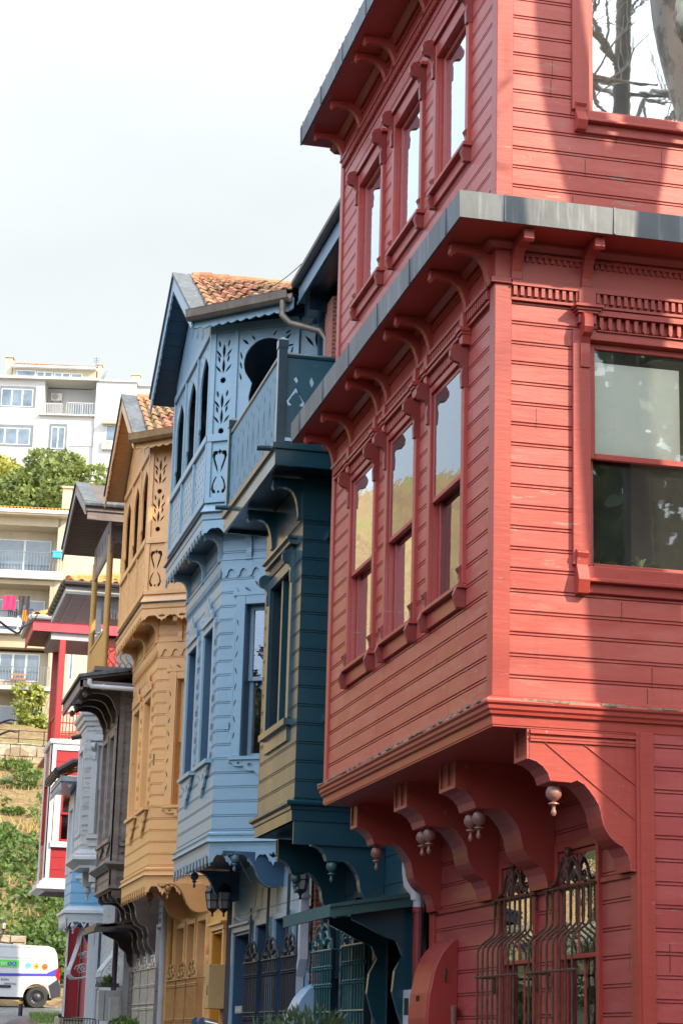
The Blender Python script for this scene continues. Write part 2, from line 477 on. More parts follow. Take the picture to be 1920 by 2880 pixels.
def base_bracket(house, fr, u0, u1, matside, mattop, zoff=0., prof=BR, label=None, step=.06):
    m = MB(); m.pd(fr, [(d, z + zoff) for d, z in prof], u0, u1)
    o = m.build('console_bracket', matside, house, bevel=.004)
    if label: o['label'] = label
    q = MB()
    planks(q, fr, [(d, z + zoff) for d, z in prof[1:7]], u0, u1, step)
    q.build('slat_lining', mattop, o); q = MB(); planks(q, fr, [(d, z + zoff) for d, z in prof[7:20]], u0, u1, step)
    q.build('slat_lining', mattop, o); q = MB(); planks(q, fr, [(d, z + zoff) for d, z in prof[20:26]], u0, u1, step)
    q.build('slat_lining', mattop, o); q = MB()
    w = u1 - u0
    d0 = prof[0][0]; zb = prof[1][1] + zoff; zt = prof[0][1] + zoff
    fw = .03
    q.box(fr, u0, u1, zb, zb + fw, d0 + .001, d0 + .014)
    for a in ([u0, u1 - fw] if w < .36 else [u0, (u0 + u1) / 2 - fw / 2, u1 - fw]):
        q.box(fr, a, a + fw, zb + fw, zt, d0 + .001, d0 + .014)
    q.build('panel_moulding', mattop, o)
    return o
def eave_bracket(house, fr, u, zb, zt, dmax, mat, th=.07):
    m = MB(); h = zt - zb; k = dmax
    poly = [(0, zb), (.045, zb), (.05, zb + .06)] + [(d * k / .36, zb + z * h / .3) for d, z in ((.065, .10), (.085, .15), (.115, .19), (.16, .215), (.22, .225), (.30, .222), (.335, .20), (.36, .22))] + [(k, zt), (0, zt)]
    m.pd(fr, poly, u - th / 2, u + th / 2)
    m.box(fr, u - th / 2 - .012, u + th / 2 + .012, zb - .03, zb - .002, 0, .05)
    m.build('eave_bracket', mat, house, bevel=.003)

# ------------------------------------------------------------------ the red corner house
def red_house():
    H = thing('wooden_house', 'tall red wooden corner house, nearest of the row, its bay on carved brackets', 'house', (5.4, 16.8, -1.2))
    XF, XG, Y0, Y1 = 4.29, 5.4, 14.0, 19.55
    F = Fr((XF, 0), (0, 1)).flip()
    F.n = Vector((-1, 0, 0))
    S = Fr((0, Y0), (1, 0)); S.n = Vector((0, -1, 0))
    G = Fr((XG, 0), (0, 1)); G.n = Vector((-1, 0, 0))
    W3 = [18.17, 16.73, 15.27]
    hw = .46
    lo = [(c - hw, c + hw, 3.44, 5.27) for c in W3]
    up = [(c - hw, c + hw, 7.12, 8.36) for c in W3]
    so = (5.03, 6.22, 3.47, 5.24); su = (5.03, 6.22, 7.14, 8.75)
    red, trim = M['red'], M['redtrim']
    # boarded walls
    m = MB(); clad(m, F, Y0 + .1, Y1 - .11, 2.44, 5.5, lo, .16, .03); clad(m, F, Y0 + .1, Y1 - .11, 6.1, 9.3, up, .16, .03)
    m.build('front_wall', red, H)
    m = MB(); clad(m, S, XF + .11, 9.5, 2.44, 5.55, [so], .16, .03); clad(m, S, XF + .11, 9.5, 6.1, 9.3, [su], .16, .03)
    m.build('side_wall', red, H)
    m = MB(); clad(m, G, Y0, 19.6, -1.6, 2.26, [(16.36, 17.24, -.6, 1.5), (14.84, 15.74, -.6, 1.52)], .205, .03)
    clad(m, S, 5.49, 9.5, -1.6, 2.26, [], .165, .0)
    m.build('ground_floor_wall', paint('red_paint_lower_boards', (.37, .050, .048), .35, .42, .205, .03, bare=(.27, .16, .12), faded=(.42, .08, .07), fleck=.3), H)
    # closed shell behind the boards: plain walls, floors, ceiling
    m = MB()
    A = Fr((0, 0), (1, 0)); A.n = Vector((0, 1, 0))
    m.box(A, XF + .02, 9.5, 9.26, 9.30, 14.02, 19.56)
    m.box(A, XF + .03, 9.5, 5.98, 6.04, 14.03, 19.54)
    m.box(A, XF + .02, 9.5, 2.26, 2.30, 14.015, 19.54)
    m.box(A, XF + .02, 9.5, -1.6, 9.29, 19.52, 19.60) if False else m.box(A, XG, 9.5, -1.6, 9.29, 19.53, 19.62)
    m.box(A, XF + .012, XG, 2.24, 9.27, 19.535, 19.57)
    m.box(A, 9.45, 9.5, -1.6, 9.29, 14.02, 19.53)
    m.box(A, 6.9, 6.95, 2.24, 9.2, 14.1, 19.5)
    m.box(A, 5.7, 9.4, 2.24, 9.2, 14.9, 14.95)
    m.build('inner_shell', M['roomwall'], H)
    m = MB(); m.box(A, XF, XG + .02, 2.236, 2.255, Y0 + .0, Y1); 
    m.build('bay_soffit', trim, H)
    # corner boards and friezes
    m = MB()
    for z0, z1 in ((2.45, 5.62), (6.1, 9.28)):
        m = MB(); m.box(F, Y0 - .022, Y0 + .10, z0, z1, -.02, .022); m.box(S, XF - .018, XF + .115, z0, z1, -.02, .026)
        if z0 < 3: m.box(F, Y0 - .03, Y0 + .105, 5.62, 5.665, 0, .05); m.box(S, XF - .05, XF + .12, 5.62, 5.665, 0, .05)
        m.build('corner_board', trim, H, bevel=.004)
        m = MB(); m.box(F, Y1 - .11, Y1 + .012, z0, z1, -.02, .02); m.build('corner_board', trim, H, bevel=.004)
    m = MB()
    m.box(S, XG, XG + .105, -1.6, 2.25, -.02, .03); m.box(G, Y0 - .02, Y0 + .12, -1.6, 2.25, -.02, .025)
    m.build('corner_board', trim, H, bevel=.004)
    m = MB(); m.box(G, 19.42, 19.58, -1.6, 2.25, -.02, .03); m.box(G, 17.98, 18.04, 1.26, 2.2, 0, .03)
    m.box(G, 14.12, 19.42, 1.22, 1.26, 0, .022)
    m.build('corner_board', trim, H, bevel=.004)
    for fr, a, b, d in ((F, Y0 + .1, Y1 - .1, 0), (S, XF + .11, 9.5, 0)):
        m = MB()
        m.box(fr, a, b, 5.5, 5.96, -.02, .012)
        m.box(fr, a, b, 5.612, 5.645, .012, .055)
        m.box(fr, a, b, 5.50, 5.52, .012, .03)
        dentils(m, fr, a, b, 5.535, 5.612, .012, .045, .055, .028)
        dentils(m, fr, a, b, 5.82, 5.86, .012, .03, .05, .024)
        m.box(fr, a, b, 5.86, 5.88, .012, .034)
        m.build('frieze', trim, H); m = MB()
        if fr is F:
            m.box(fr, a, b, 8.98, 9.28, -.02, .012); m.box(fr, a, b, 8.985, 9.012, .012, .05)
            dentils(m, fr, a, b, 8.91, 8.985, -.01, .04, .055, .028)
            m.box(fr, a, b, 8.84, 8.91, -.02, .006)
            dentils(m, fr, a, b, 9.16, 9.195, .012, .03, .05, .024)
        else:
            m.box(fr, a, b, 8.98, 9.28, -.02, .012)
        m.build('frieze', trim, H)
    # cornice half way up: soffit boards and sheet-metal skirt
    cp = [(XF, 19.78), (XF, Y0), (9.6, Y0)]
    m = MB(); m.sweep(cp, [(-.02, 5.962), (.395, 5.962), (.395, 6.02), (-.02, 6.02)])
    m.sweep(cp, [(-.02, 5.90), (.05, 5.90), (.09, 5.935), (.09, 5.961), (-.02, 5.961)])
    m.build('cornice_soffit', trim, H)
    m = MB(); m.sweep(cp, [(.396, 5.955), (.414, 5.955), (.420, 6.165), (.41, 6.172), (-.01, 6.29), (-.01, 6.27), (.396, 6.15)])
    for k in range(6):                                             # standing seams
        y = 13.95 + k * 1.08
        m.box(F, y, y + .012, 5.957, 6.17, .41, .426)
    for k in range(6):
        x = 4.22 + k * .86
        m.box(S, x, x + .012, 5.957, 6.17, .41, .426)
    m.build('cornice_flashing', M['lead'], H)
    # eaves
    cp2 = [(XF, 19.79), (XF, Y0), (9.6, Y0)]
    m = MB(); m.sweep(cp2, [(-.02, 9.285), (.405, 9.285), (.405, 9.34), (-.02, 9.34)])
    m.sweep(cp2, [(-.02, 9.22), (.05, 9.22), (.10, 9.26), (.10, 9.284), (-.02, 9.284)])
    m.build('eave_soffit', trim, H)
    m = MB(); m.sweep(cp2, [(.406, 9.275), (.424, 9.275), (.43, 9.47), (-1.2, 9.95), (-1.2, 9.9), (.406, 9.45)])
    for k in range(7):
        y = 13.9 + k * .97
        m.box(F, y, y + .012, 9.277, 9.475, .42, .436)
    m.build('eave_flashing', M['lead'], H)
    m = MB()
    for k in range(22):
        y = 13.75 + k * .285
        m.tube([F.p(y, 9.475, .40), F.p(y, 9.60, .0), F.p(y, 9.85, -.9)], .055, 8)
    m.build('roof', plain('roof_tile_clay', (.38, .13, .07), .8, var=.35, scale=9), H)
    for u in (14.13, 14.72, 15.80, 16.17, 17.25, 17.61, 18.68, 19.46):
        eave_bracket(H, F, u, 5.66, 5.962, .34, trim)
        eave_bracket(H, F, u, 9.02, 9.285, .34, trim)
    for u in (4.44, 5.0, 6.3):
        eave_bracket(H, S, u, 5.66, 5.962, .34, trim, .08)
    # pedestals of the frieze over the casings
    for u in (14.72, 15.80, 16.17, 17.25, 17.61, 18.68):
        m = MB(); m.box(F, u - .045, u + .045, 5.36, 5.63, 0, .07); m.box(F, u - .065, u + .065, 5.465, 5.50, 0, .10); m.box(F, u - .055, u + .055, 5.44, 5.465, 0, .085); m.build('pedestal', trim, H, bevel=.003)
    for u in (5.0, 6.26):
        m = MB(); m.box(S, u - .07, u + .07, 5.36, 5.63, 0, .06); m.box(S, u - .115, u + .115, 5.475, 5.50, 0, .12); m.box(S, u - .10, u + .10, 5.455, 5.475, 0, .10); m.box(S, u - .085, u + .085, 5.435, 5.455, 0, .085); m.build('pedestal', trim, H, bevel=.003)
    m = MB(); m.box(F, Y0 - .012, Y0 + .102, 5.665, 5.96, -.1, .012); m.box(S, XF - .008, XF + .112, 5.665, 5.96, -.1, .010); m.build('corner_block', trim, H)
    m = MB(); m.box(F, Y0 - .012, Y0 + .102, 8.98, 9.28, -.1, .012); m.build('corner_block', trim, H)
    # front windows
    for c in W3:
        w = window(H, F, c - hw, c + hw, 3.44, 5.27, trim, rail=4.35, rec=-.012, cas=.08, top=.06, revmat=trim, po=.010, low=.06, sash=.04, back='room')
        scrolls(w, F, (c - hw - .058, c + hw + .058), 5.02, SCROLL_T, M['reddark'])
        scrolls(w, F, (c - hw - .05, c + hw + .05), 3.25, SCROLL_B, M['reddark'])
        m = MB(); m.box(F, c - hw - .1, c + hw + .1, 3.40, 3.435, -.05, .075); m.box(F, c - hw - .06, c + hw + .06, 3.27, 3.40, 0, .028)
        m.build('sill', trim, w, bevel=.004)
        m = MB(); dentils(m, F, c - hw - .06, c + hw + .06, 5.345, 5.435, .0, .045, .06, .032); m.box(F, c - hw - .09, c + hw + .09, 5.436, 5.47, 0, .075); m.box(F, c - hw - .1, c + hw + .1, 5.47, 5.49, 0, .09)
        m.build('hood', trim, w)
        w = window(H, F, c - hw, c + hw, 7.12, 8.36, trim, rec=.028, cas=.08, top=.13, revmat=trim, po=.010, sash=.045, back='room')
        scrolls(w, F, (c - hw - .058, c + hw + .058), 8.18, SCROLL_T, M['reddark'])
        scrolls(w, F, (c - hw - .05, c + hw + .05), 6.95, SCROLL_B, M['reddark'], k=.85)
        m = MB(); m.box(F, c - hw - .1, c + hw + .1, 7.08, 7.115, -.05, .075); m.box(F, c - hw - .06, c + hw + .06, 6.97, 7.08, 0, .028)
        m.build('sill', trim, w, bevel=.004)
        m = MB(); m.box(F, c - hw - .13, c + hw + .13, 8.50, 8.53, 0, .06)
        m.build('hood', trim, w)
    # side windows
    w = window(H, S, so[0], so[1], so[2], so[3], trim, rail=4.345, rec=.03, cas=.14, top=.07, gl='glass_clear', sash=.045, revmat=trim, label='side window with cream blind half drawn')
    scrolls(w, S, (4.985,), 5.01, [(d * .9, z * 1.2) for d, z in SCROLL_T], trim, .075)
    scrolls(w, S, (4.955,), 3.25, SCROLL_B, trim, .09)
    m = MB(); m.box(S, 5.0, 6.3, 3.37, 3.465, -.03, .05); m.box(S, 5.0, 6.3, 3.34, 3.37, 0, .085); m.box(S, 4.95, 6.3, 3.265, 3.34, 0, .03)
    m.build('sill', trim, w, bevel=.005)
    m = MB(); dentils(m, S, 5.08, 6.2, 5.32, 5.425, .0, .05, .066, .03, hook=True); m.box(S, 5.08, 6.2, 5.428, 5.47, 0, .07); m.box(S, 5.08, 6.2, 5.31, 5.318, 0, .05)
    m.build('hood', trim, w)
    m = MB(); m.box(S, 5.06, 5.79, 4.37, 5.10, -.085, -.080); m.build('blind', M['blind'], w)
    w = window(H, S, su[0], su[1], su[2], su[3], trim, rec=.03, cas=.14, top=.12, gl='glass_dusty', sash=.04, revmat=trim)
    scrolls(w, S, (4.955,), 6.96, [(d, z * .72) for d, z in SCROLL_B], trim, .085)
    m = MB(); m.box(S, 5.0, 6.3, 7.06, 7.135, -.03, .05); m.box(S, 5.0, 6.3, 7.035, 7.06, 0, .085); m.box(S, 4.95, 6.3, 6.955, 7.035, 0, .03)
    m.build('sill', trim, w, bevel=.005)
    # moulded base of the bay
    m = MB(); m.sweep([(XF, 19.60), (XF, Y0), (9.5, Y0)], [(-.02, 2.475), (.06, 2.435), (.068, 2.415), (.066, 2.400), (.05, 2.385), (.048, 2.36), (.034, 2.345), (.03, 2.325), (.008, 2.315), (.006, 2.25), (-.02, 2.25)])
    m.build('base_moulding', M['redtrim'], H)
    m = MB(); pts = []
    for k in range(60):
        y = 14 + k * .093
        m.box(F, y, y + .09, 2.425 + rr(-.004, .004), 2.44 + rr(-.004, .006), .03, .066 + rr(-.006, .012))
    for k in range(40):
        x = 4.25 + k * .12
        m.box(S, x, x + .117, 2.422 + rr(-.004, .003), 2.437 + rr(-.003, .005), .02, .066 + rr(-.008, .008))
    m.build('rotten_edge', plain('rotten_wood', (.23, .17, .12), .9, var=.5, scale=14), H)
    # console brackets
    for a, b, lb in ((14.004, 14.31, None), (15.87, 16.34, None), (17.40, 17.84, None), (19.27, 19.54, None)):
        base_bracket(H, G, a, b, trim, M['slat'], 0.)
    m = MB()
    m.box(S, 4.57, 5.385, 2.20, 2.225, -.01, .018); m.box(S, 4.57, 5.385, 2.165, 2.18, -.01, .014); m.box(S, 4.57, 5.385, 2.145, 2.162, -.01, .010)
    for (a, b), (c, d) in (((4.68, 2.14), (5.385, 1.60)), ((4.98, 2.14), (5.38, 1.86))):
        m.pu(S, [(a, b), (a + .008, b), (c, d + .006), (c, d)], -.01, .004)
    m.build('bracket_facing', trim, H)
    for y in (14.12,): finial(H, (4.79, y, 1.86), M['finial'])
    for y in (15.99, 16.22, 17.51, 17.73, 19.42): finial(H, (4.79, y, 1.86), M['finial'])
    # ground floor windows with bellied iron guards
    for ua, ub, zt in ((16.36, 17.24, 1.5), (14.84, 15.74, 1.52)):
        window(H, G, ua, ub, -.6, zt, trim, rail=.71, rec=-.014, cas=.06, top=.07, mull=1, revmat=trim, back='room', po=.010, low=.05, sash=.035)
    for a, b in ((16.30, 17.40), (14.86, 15.98)):
        g = MB()
        n = 8
        for k in range(n):
            u = a + .04 + (b - a - .08) * k / (n - 1)
            d0 = .05
            pts = [(d0, 1.23), (d0, 1.0), (d0 + .004, .955), (d0 + .03, .92), (d0 + .11, .86), (d0 + .14, .825), (d0 + .15, .78), (d0 + .15, .5), (d0 + .15, -.6)]
            g.tube([G.p(u, z, d) for d, z in pts], .0095, 6)
        g.tube([G.p(a - .05, 1.23, .05), G.p(b, 1.235, .05), G.p(b + .03, 1.235, .05), G.p(b + .035, 1.235, .0)], .011, 6)
        g.tube([G.p(a - .05, .58, .20), G.p(b + .01, .58, .20), G.p(b + .02, .58, .15), G.p(b + .02, .58, 0)], .011, 6)
        for u in (a + .0, b + .035): g.tube([G.p(u, 1.235, .02), G.p(u, 1.10, .02)], .012, 5); g.tube([G.p(u, .58, .02), G.p(u, .45, .02)], .012, 5)
        c = (a + b) / 2
        for s in (-1, 1):
            g.tube([G.p(c + s * q, z, .05) for q, z in ((.40, 1.25), (.37, 1.285), (.32, 1.27), (.26, 1.30), (.19, 1.40), (.12, 1.45), (.05, 1.41), (.015, 1.33), (.01, 1.24))], .014, 6)
            g.tube([G.p(c + s * (.11 + .055 * (1 - k / 16) * math.cos(k * .75)), 1.31 + .055 * (1 - k / 16) * math.sin(k * .75), .05) for k in range(14)], .009, 5)
        g.lathe(G.p(c, 1.36, .05), [(.012, 0), (.03, .03), (.022, .07), (.014, .10), (.03, .13), (.026, .155), (.034, .175), (.02, .18)], 10)
        g.build('window_guard', M['rust'], H)
    # rainwater pipe
    g = MB(); g.tube([(5.30, 19.72, 1.30), (5.30, 19.72, -1.4)], .052, 12); g.lathe((5.30, 19.72, 1.26), [(.05, 0), (.064, .0), (.064, .05), (.05, .05)], 12)
    p = g.build('downpipe', plain('red_pipe_paint', (.24, .020, .016), .4, var=.1), H, smooth=True)
    g = MB(); g.tube([(5.30, 19.72, 1.29), (5.30, 19.72, 1.37), (5.27, 19.74, 1.45), (5.22, 19.80, 1.53), (5.21, 19.82, 1.65), (5.21, 19.85, 2.2)], .058, 12)
    g.lathe((5.29, 19.73, 1.38), [(.05, 0), (.072, 0), (.072, .05), (.05, .05)], 12)
    g.build('elbow', plain('white_plastic_pipe', (.52, .50, .50), .45, var=.10), p, smooth=True)
    # meter cabinet with quarter-round front
    g = MB(); pr = [(0, .97), (.10, .89), (.19, .75), (.24, .56), (.27, .37), (.275, .10), (.27, -.2), (0, -.2)]
    pr2 = []
    for i in range(len(pr) - 3): pr2 += [pr[i], ((pr[i][0] + pr[i + 1][0]) / 2 + .006, (pr[i][1] + pr[i + 1][1]) / 2 + .006)]
    pr2 += pr[-3:]
    g.pd(G, pr2, 18.66, 19.38)
    g.pd(G, [(d + .006, z) for d, z in pr2[5:-1]] + [(.2, -.2)], 18.72, 19.36)
    cb = g.build('meter_cabinet', plain('red_cabinet_paint', (.34, .034, .028), .42, var=.10), H, bevel=.004)
    g = MB(); g.box(G, 19.02, 19.10, .40, .45, .262, .2795); g.build('keyhole', M['dark'], cb)
    g = MB(); g.tube([G.p(18.645, .70, .13), G.p(18.645, .58, .13)], .014, 6); g.build('handle', M['rust'], cb)
    g = MB(); g.tube([G.p(18.72, .33, .02), G.p(18.5, .34, .08), G.p(18.46, .33, .09), G.p(18.46, .28, .09), G.p(18.46, -.9, .09)], .030, 9)
    g.build('gas_pipe', plain('brown_pipe', (.20, .07, .05), .5), H, smooth=True)
    return H
M['slat'] = paint('red_paint_slats', (.42, .068, .060), .12, .45)
red_house()

# potted plants on the sill behind the lower side window
def leafblade(m, base, dirv, L, w, droop=.4, n=6):
    d = Vector(dirv).normalized(); side = d.cross(Vector((0, 0, 1)));
    if side.length < .1: side = Vector((1, 0, 0))
    side.normalize(); P = []
    for i in range(n + 1):
        t = i / n; c = Vector(base) + d * (L * t) + Vector((0, 0, -droop * L * t * t)); ww = w * math.sin(PI * min(1, .08 + .92 * t)) ** .8
        P += [c - side * ww, c + Vector((0, 0, -.15 * ww)), c + side * ww]
    m.add(P, [(3 * i + j, 3 * i + j + 1, 3 * i + 4 + j, 3 * i + 3 + j) for i in range(n) for j in (0, 1)])
gl1 = plain('orchid_leaf', (.26, .46, .08), .4, var=.2, scale=20)
m = MB()
leafblade(m, (5.17, 14.16, 3.54), (-1, -.1, .30), .13, .036, .5); leafblade(m, (5.19, 14.15, 3.54), (1, -.1, .40), .18, .046, .8); leafblade(m, (5.17, 14.17, 3.53), (.3, .6, .5), .12, .03)
m.lathe((5.175, 14.18, 3.475), [(.035, 0), (.045, .05), (.04, .05)], 12)
tag(m.build('potted_orchid', gl1, None, True), 'broad-leaved green orchid on the sill behind the lower side window of the red house', 'plant')
m = MB()
for k in range(11):
    a = k * 2.4
    leafblade(m, (5.50, 14.17, 3.52), (math.cos(a), math.sin(a) * .3, .5 + .9 * R() if k > 3 else 2.4), rr(.15, .27), .016, .6)
m.lathe((5.50, 14.19, 3.475), [(.03, 0), (.04, .04), (.035, .04)], 12)
tag(m.build('potted_aloe', plain('aloe_leaf', (.40, .50, .22), .5, var=.3, scale=30), None, True), 'spiky striped plant beside the orchid on the window sill of the red house', 'plant')

# ------------------------------------------------------------------ the setting
def smooth(a, b, x):
    t = min(1, max(0, (x - a) / (b - a))); return t * t * (3 - 2 * t)
def gz(x, y):
    """street rising 4 %, hillside at its head and along its left side"""
    z = -1.8 + .041 * min(y, 64.5)
    if y > 64.5:
        z += .33 * (min(y, 105) - 64.5) + (.22 * (min(y, 122) - 105) if y > 105 else 0) + (.62 * (min(y, 160) - 128) if y > 128 else 0)
    left = max(0, -6.5 - x)
    z += smooth(0, 7, left) * 7.5 * smooth(-30, -8, y) * (1 - smooth(38, 56, y))  # unseen left bank raised here to keep sky light off the fronts
    z += smooth(0, 9, left) * 5.0 * smooth(8, 30, y) * (1 - .3 * smooth(64, 90, y)) + .25 * max(0, left - 9) * smooth(8, 30, y)
    return z
def sheet(name, x0, x1, nx, y0, y1, ny, mat, dz=0., bump=0., kind='structure'):
    m = MB(); vs = []
    for j in range(ny + 1):
        for i in range(nx + 1):
            x = x0 + (x1 - x0) * i / nx; y = y0 + (y1 - y0) * j / ny
            b = bump * noise.fractal(Vector((x * .25, y * .25, 3.3)), 1, 2, 4) if bump else 0
            b *= smooth(64.5, 69, y) if x > -6.5 else smooth(0, 2, -6.5 - x)
            vs.append((x, y, gz(x, y) + dz + b))
    m.add(vs, [(j * (nx + 1) + i, j * (nx + 1) + i + 1, (j + 1) * (nx + 1) + i + 1, (j + 1) * (nx + 1) + i) for j in range(ny) for i in range(nx)])
    return tag(m.build(name, mat, None, True), kind=kind)
t = NT('earth_and_dry_grass')
n1 = t.noise((1, 1, 1), .35, 5, .6); n2 = t.noise((1, 1, 2.5), 2.5, 6, .7); n3 = t.noise((1, 1, 1), 9, 4, .7)
c = t.mix(t.rng(n1, .38, .62), (.135, .068, .034), (.23, .135, .055))
c = t.mix(t.rng(n2, .45, .62), c, (.30, .225, .085))
c = t.mix(t.rng(n1, .52, .66, 0, .7), c, (.12, .17, .035))
c = t.mix(t.rng(n3, .4, .7, 0, .5), c, (.10, .065, .035))
t.bump(n3, .5, .08)
M['earth'] = t.fin(c, .9)
t = NT('cobbles')
vr = t.n.new('ShaderNodeTexVoronoi'); vr.feature = 'DISTANCE_TO_EDGE'; vr.inputs['Scale'].default_value = 5.5
t.l.new(t.pos((1, 1, .01)), vr.inputs['Vector'])
vc = t.n.new('ShaderNodeTexVoronoi'); vc.inputs['Scale'].default_value = 5.5; t.l.new(t.pos((1, 1, .01)), vc.inputs['Vector'])
hs = t.n.new('ShaderNodeRGBToBW'); t.l.new(vc.outputs['Color'], hs.inputs[0])
c = t.mix(hs.outputs[0], (.12, .115, .12), (.26, .245, .245))
g = t.noise((1, 1, 1), .6, 4)
c = t.mix(t.rng(vr.outputs['Distance'], .03, .10), t.mix(t.rng(g, .45, .6), (.09, .075, .055), (.10, .14, .03)), c)
t.bump(t.rng(vr.outputs['Distance'], 0, .15), .6, .03)
M['cobble'] = t.fin(c, .7)
sheet('ground', -6.5, 140, 40, -40, 64, 26, plain('dark_paving', (.05, .048, .045), .9, var=.3, scale=1.5), -.06)
sheet('street', -6.4, 60, 30, -38, 48, 50, plain('worn_asphalt', (.032, .032, .033), .85, var=.25, scale=2), 0)
sheet('cobbled_street', -6.4, 60, 30, 47.9, 64.4, 20, M['cobble'], .004)
sheet('hillside', -80, 60, 140, 64.2, 260, 150, M['earth'], 0, .55)
M['darkbank'] = plain('shady_overgrown_soil', (.032, .036, .020), .95, var=.5, scale=2.5, bumpy=.5)  # bank soil darkened to cut the light it throws on the fronts
sheet('embankment', -80, -6.4, 60, -38, 64.3, 70, M['darkbank'], .02, .6)

def leaves(m, c, r, n, size, flat=.0, shell=.5, squash=1., up=0.):
    """small leaf faces through an ellipsoid of radii r"""
    for _ in range(n):
        while True:
            v = Vector((rr(-1, 1), rr(-1, 1), rr(-1, 1)))
            if v.length <= 1: break
        if v.length > .01: v = v.normalized() * (v.length ** shell)
        p = Vector(c) + Vector((v.x * r[0], v.y * r[1], v.z * r[2]))
        a = Vector((rr(-1, 1), rr(-1, 1), rr(-.7, .7) + up)).normalized(); b = a.orthogonal().normalized()
        b = (b * math.cos(R() * 6) + a.cross(b) * math.sin(R() * 6)).normalized()
        s = size * rr(.6, 1.4)
        m.add([p - a * s * .2, p + b * s * .45, p + a * s, p - b * s * .45], [(0, 1, 2, 3)])
def foliage(name, a, b, sc=1.2, tr=.25):
    t = NT(name)
    n = t.noise((1, 1, 1), sc, 4, .6); n2 = t.noise((1, 1, 1), sc * 9, 2)
    c = t.mix(t.rng(n, .35, .65), a, b)
    c = t.mix(t.rng(n2, .3, .7, 0, .5), c, mul(b, 1.5))
    t.fin(c, .55)
    d = t.n.new('ShaderNodeBsdfTranslucent'); t.l.new(c, d.inputs['Color'])
    ms = t.n.new('ShaderNodeMixShader'); ms.inputs[0].default_value = tr
    t.l.new(t.b.outputs[0], ms.inputs[1]); t.l.new(d.outputs[0], ms.inputs[2]); t.l.new(ms.outputs[0], t.out.inputs['Surface'])
    return t.m
M['bark'] = plain('tree_bark', (.13, .10, .075), .9, var=.4, scale=7, bumpy=.6)
M['ivy'] = foliage('ivy_leaves', (.035, .068, .014), (.10, .16, .03), .5)
M['drygrass'] = foliage('dry_grass_blades', (.24, .175, .055), (.38, .29, .10), .5)
M['freshgrass'] = foliage('fresh_grass_blades', (.09, .17, .02), (.20, .30, .05), .9)
# undergrowth on the bank above the van
m = MB()
for _ in range(185):
    x, y = rr(2.5, 9), rr(66.5, 104)
    if y > 84 and R() < .65: continue
    if 67 < y < 78 and x < 5.2 and R() < .7: continue
    s = rr(.5, 1.5)
    leaves(m, (x, y, gz(x, y) + s * .25), (s, s, s * .30), 150, .17, up=.5)
for _ in range(16):
    x, y = rr(5.0, 6.9), rr(66.6, 71); s = rr(.5, .95)
    leaves(m, (x, y, gz(x, y) + s * .4), (s, s, s * .8), 190, .17, up=.4)
tag(m.build('undergrowth', M['ivy']), 'tangle of ivy and brambles spread over the bank behind the van', 'undergrowth', kind='stuff')
m = MB()
for _ in range(5200):
    x, y = rr(2, 12), rr(67, 106)
    if noise.noise(Vector((x * .4, y * .4, 0))) < -.05 + .6 * (90 - y) / 60: continue
    z = gz(x, y) + .1; h = rr(.08, .38); a = R() * 6; dx, dy = math.cos(a) * .05, math.sin(a) * .06
    m.add([(x - dx, y - dy, z - .3), (x + dx, y + dy, z - .3), (x + rr(-.3, .3), y + rr(-.3, .3), z + h)], [(0, 1, 2)])
tag(m.build('dry_grass', M['drygrass']), 'pale dry grass and brush on the upper bank below the garden wall', 'grass', kind='stuff')
m = MB()
for _ in range(3800):
    x, y = rr(3.2, 5.6), rr(50, 57.5)
    if x < 4.05 + (y - 50) * .07 or x > 5.4: continue
    z = gz(x, y); h = rr(.03, .10); a = R() * 6; dx, dy = math.cos(a) * .012, math.sin(a) * .012
    m.add([(x - dx, y - dy, z), (x + dx, y + dy, z), (x + rr(-.04, .04), y + rr(-.04, .04), z + h)], [(0, 1, 2)])
tag(m.build('verge_grass', M['freshgrass']), 'strip of short green grass between the cobbles and the last house', 'grass', kind='stuff')

# low stone wall behind the van
t = NT('rubble_stone')
vc = t.n.new('ShaderNodeTexVoronoi'); vc.inputs['Scale'].default_value = 1.6; t.l.new(t.pos(), vc.inputs['Vector'])
hs = t.n.new('ShaderNodeRGBToBW'); t.l.new(vc.outputs['Color'], hs.inputs[0])
n1 = t.noise((1, 1, 1), 6, 5, .65)
c = t.mix(t.rng(hs.outputs[0], .2, .8), (.26, .20, .13), (.44, .38, .30)); c = t.mix(t.rng(n1, .4, .7, 0, .5), c, (.16, .12, .09))
t.bump(n1, .6, .03); M['stone'] = t.fin(c, .85)
def rubble(name, label, x0, x1, y, z0, z1, dep, s, cope=None):
    m = MB(); z = z0
    A = Fr((0, y), (1, 0)); A.n = Vector((0, -1, 0))
    m.box(A, x0, x1, z0, z1 - .03, -dep, -.08)
    while z < z1 - .05:
        h = min(rr(.6, 1.2) * s, z1 - z); x = x0
        while x < x1 - .02:
            w = min(rr(.7, 1.7) * s, x1 - x)
            P = [A.p(u + rr(-.02, .02), zz + rr(-.02, .02), d + rr(-.02, .02)) for d in (-.12, rr(0, .05)) for u, zz in ((x + .015, z + .015), (x + w - .015, z + .015), (x + w - .015, z + h - .015), (x + .015, z + h - .015))]
            m.hexa(P); x += w
        z += h
    o = m.build(name, M['stone'], None, bevel=.02)
    return tag(o, label, 'wall')
rubble('stone_wall', 'low rubble stone wall behind the roof of the white van', .5, 5.06, 66.4, .4, 3.02, .5, .42)

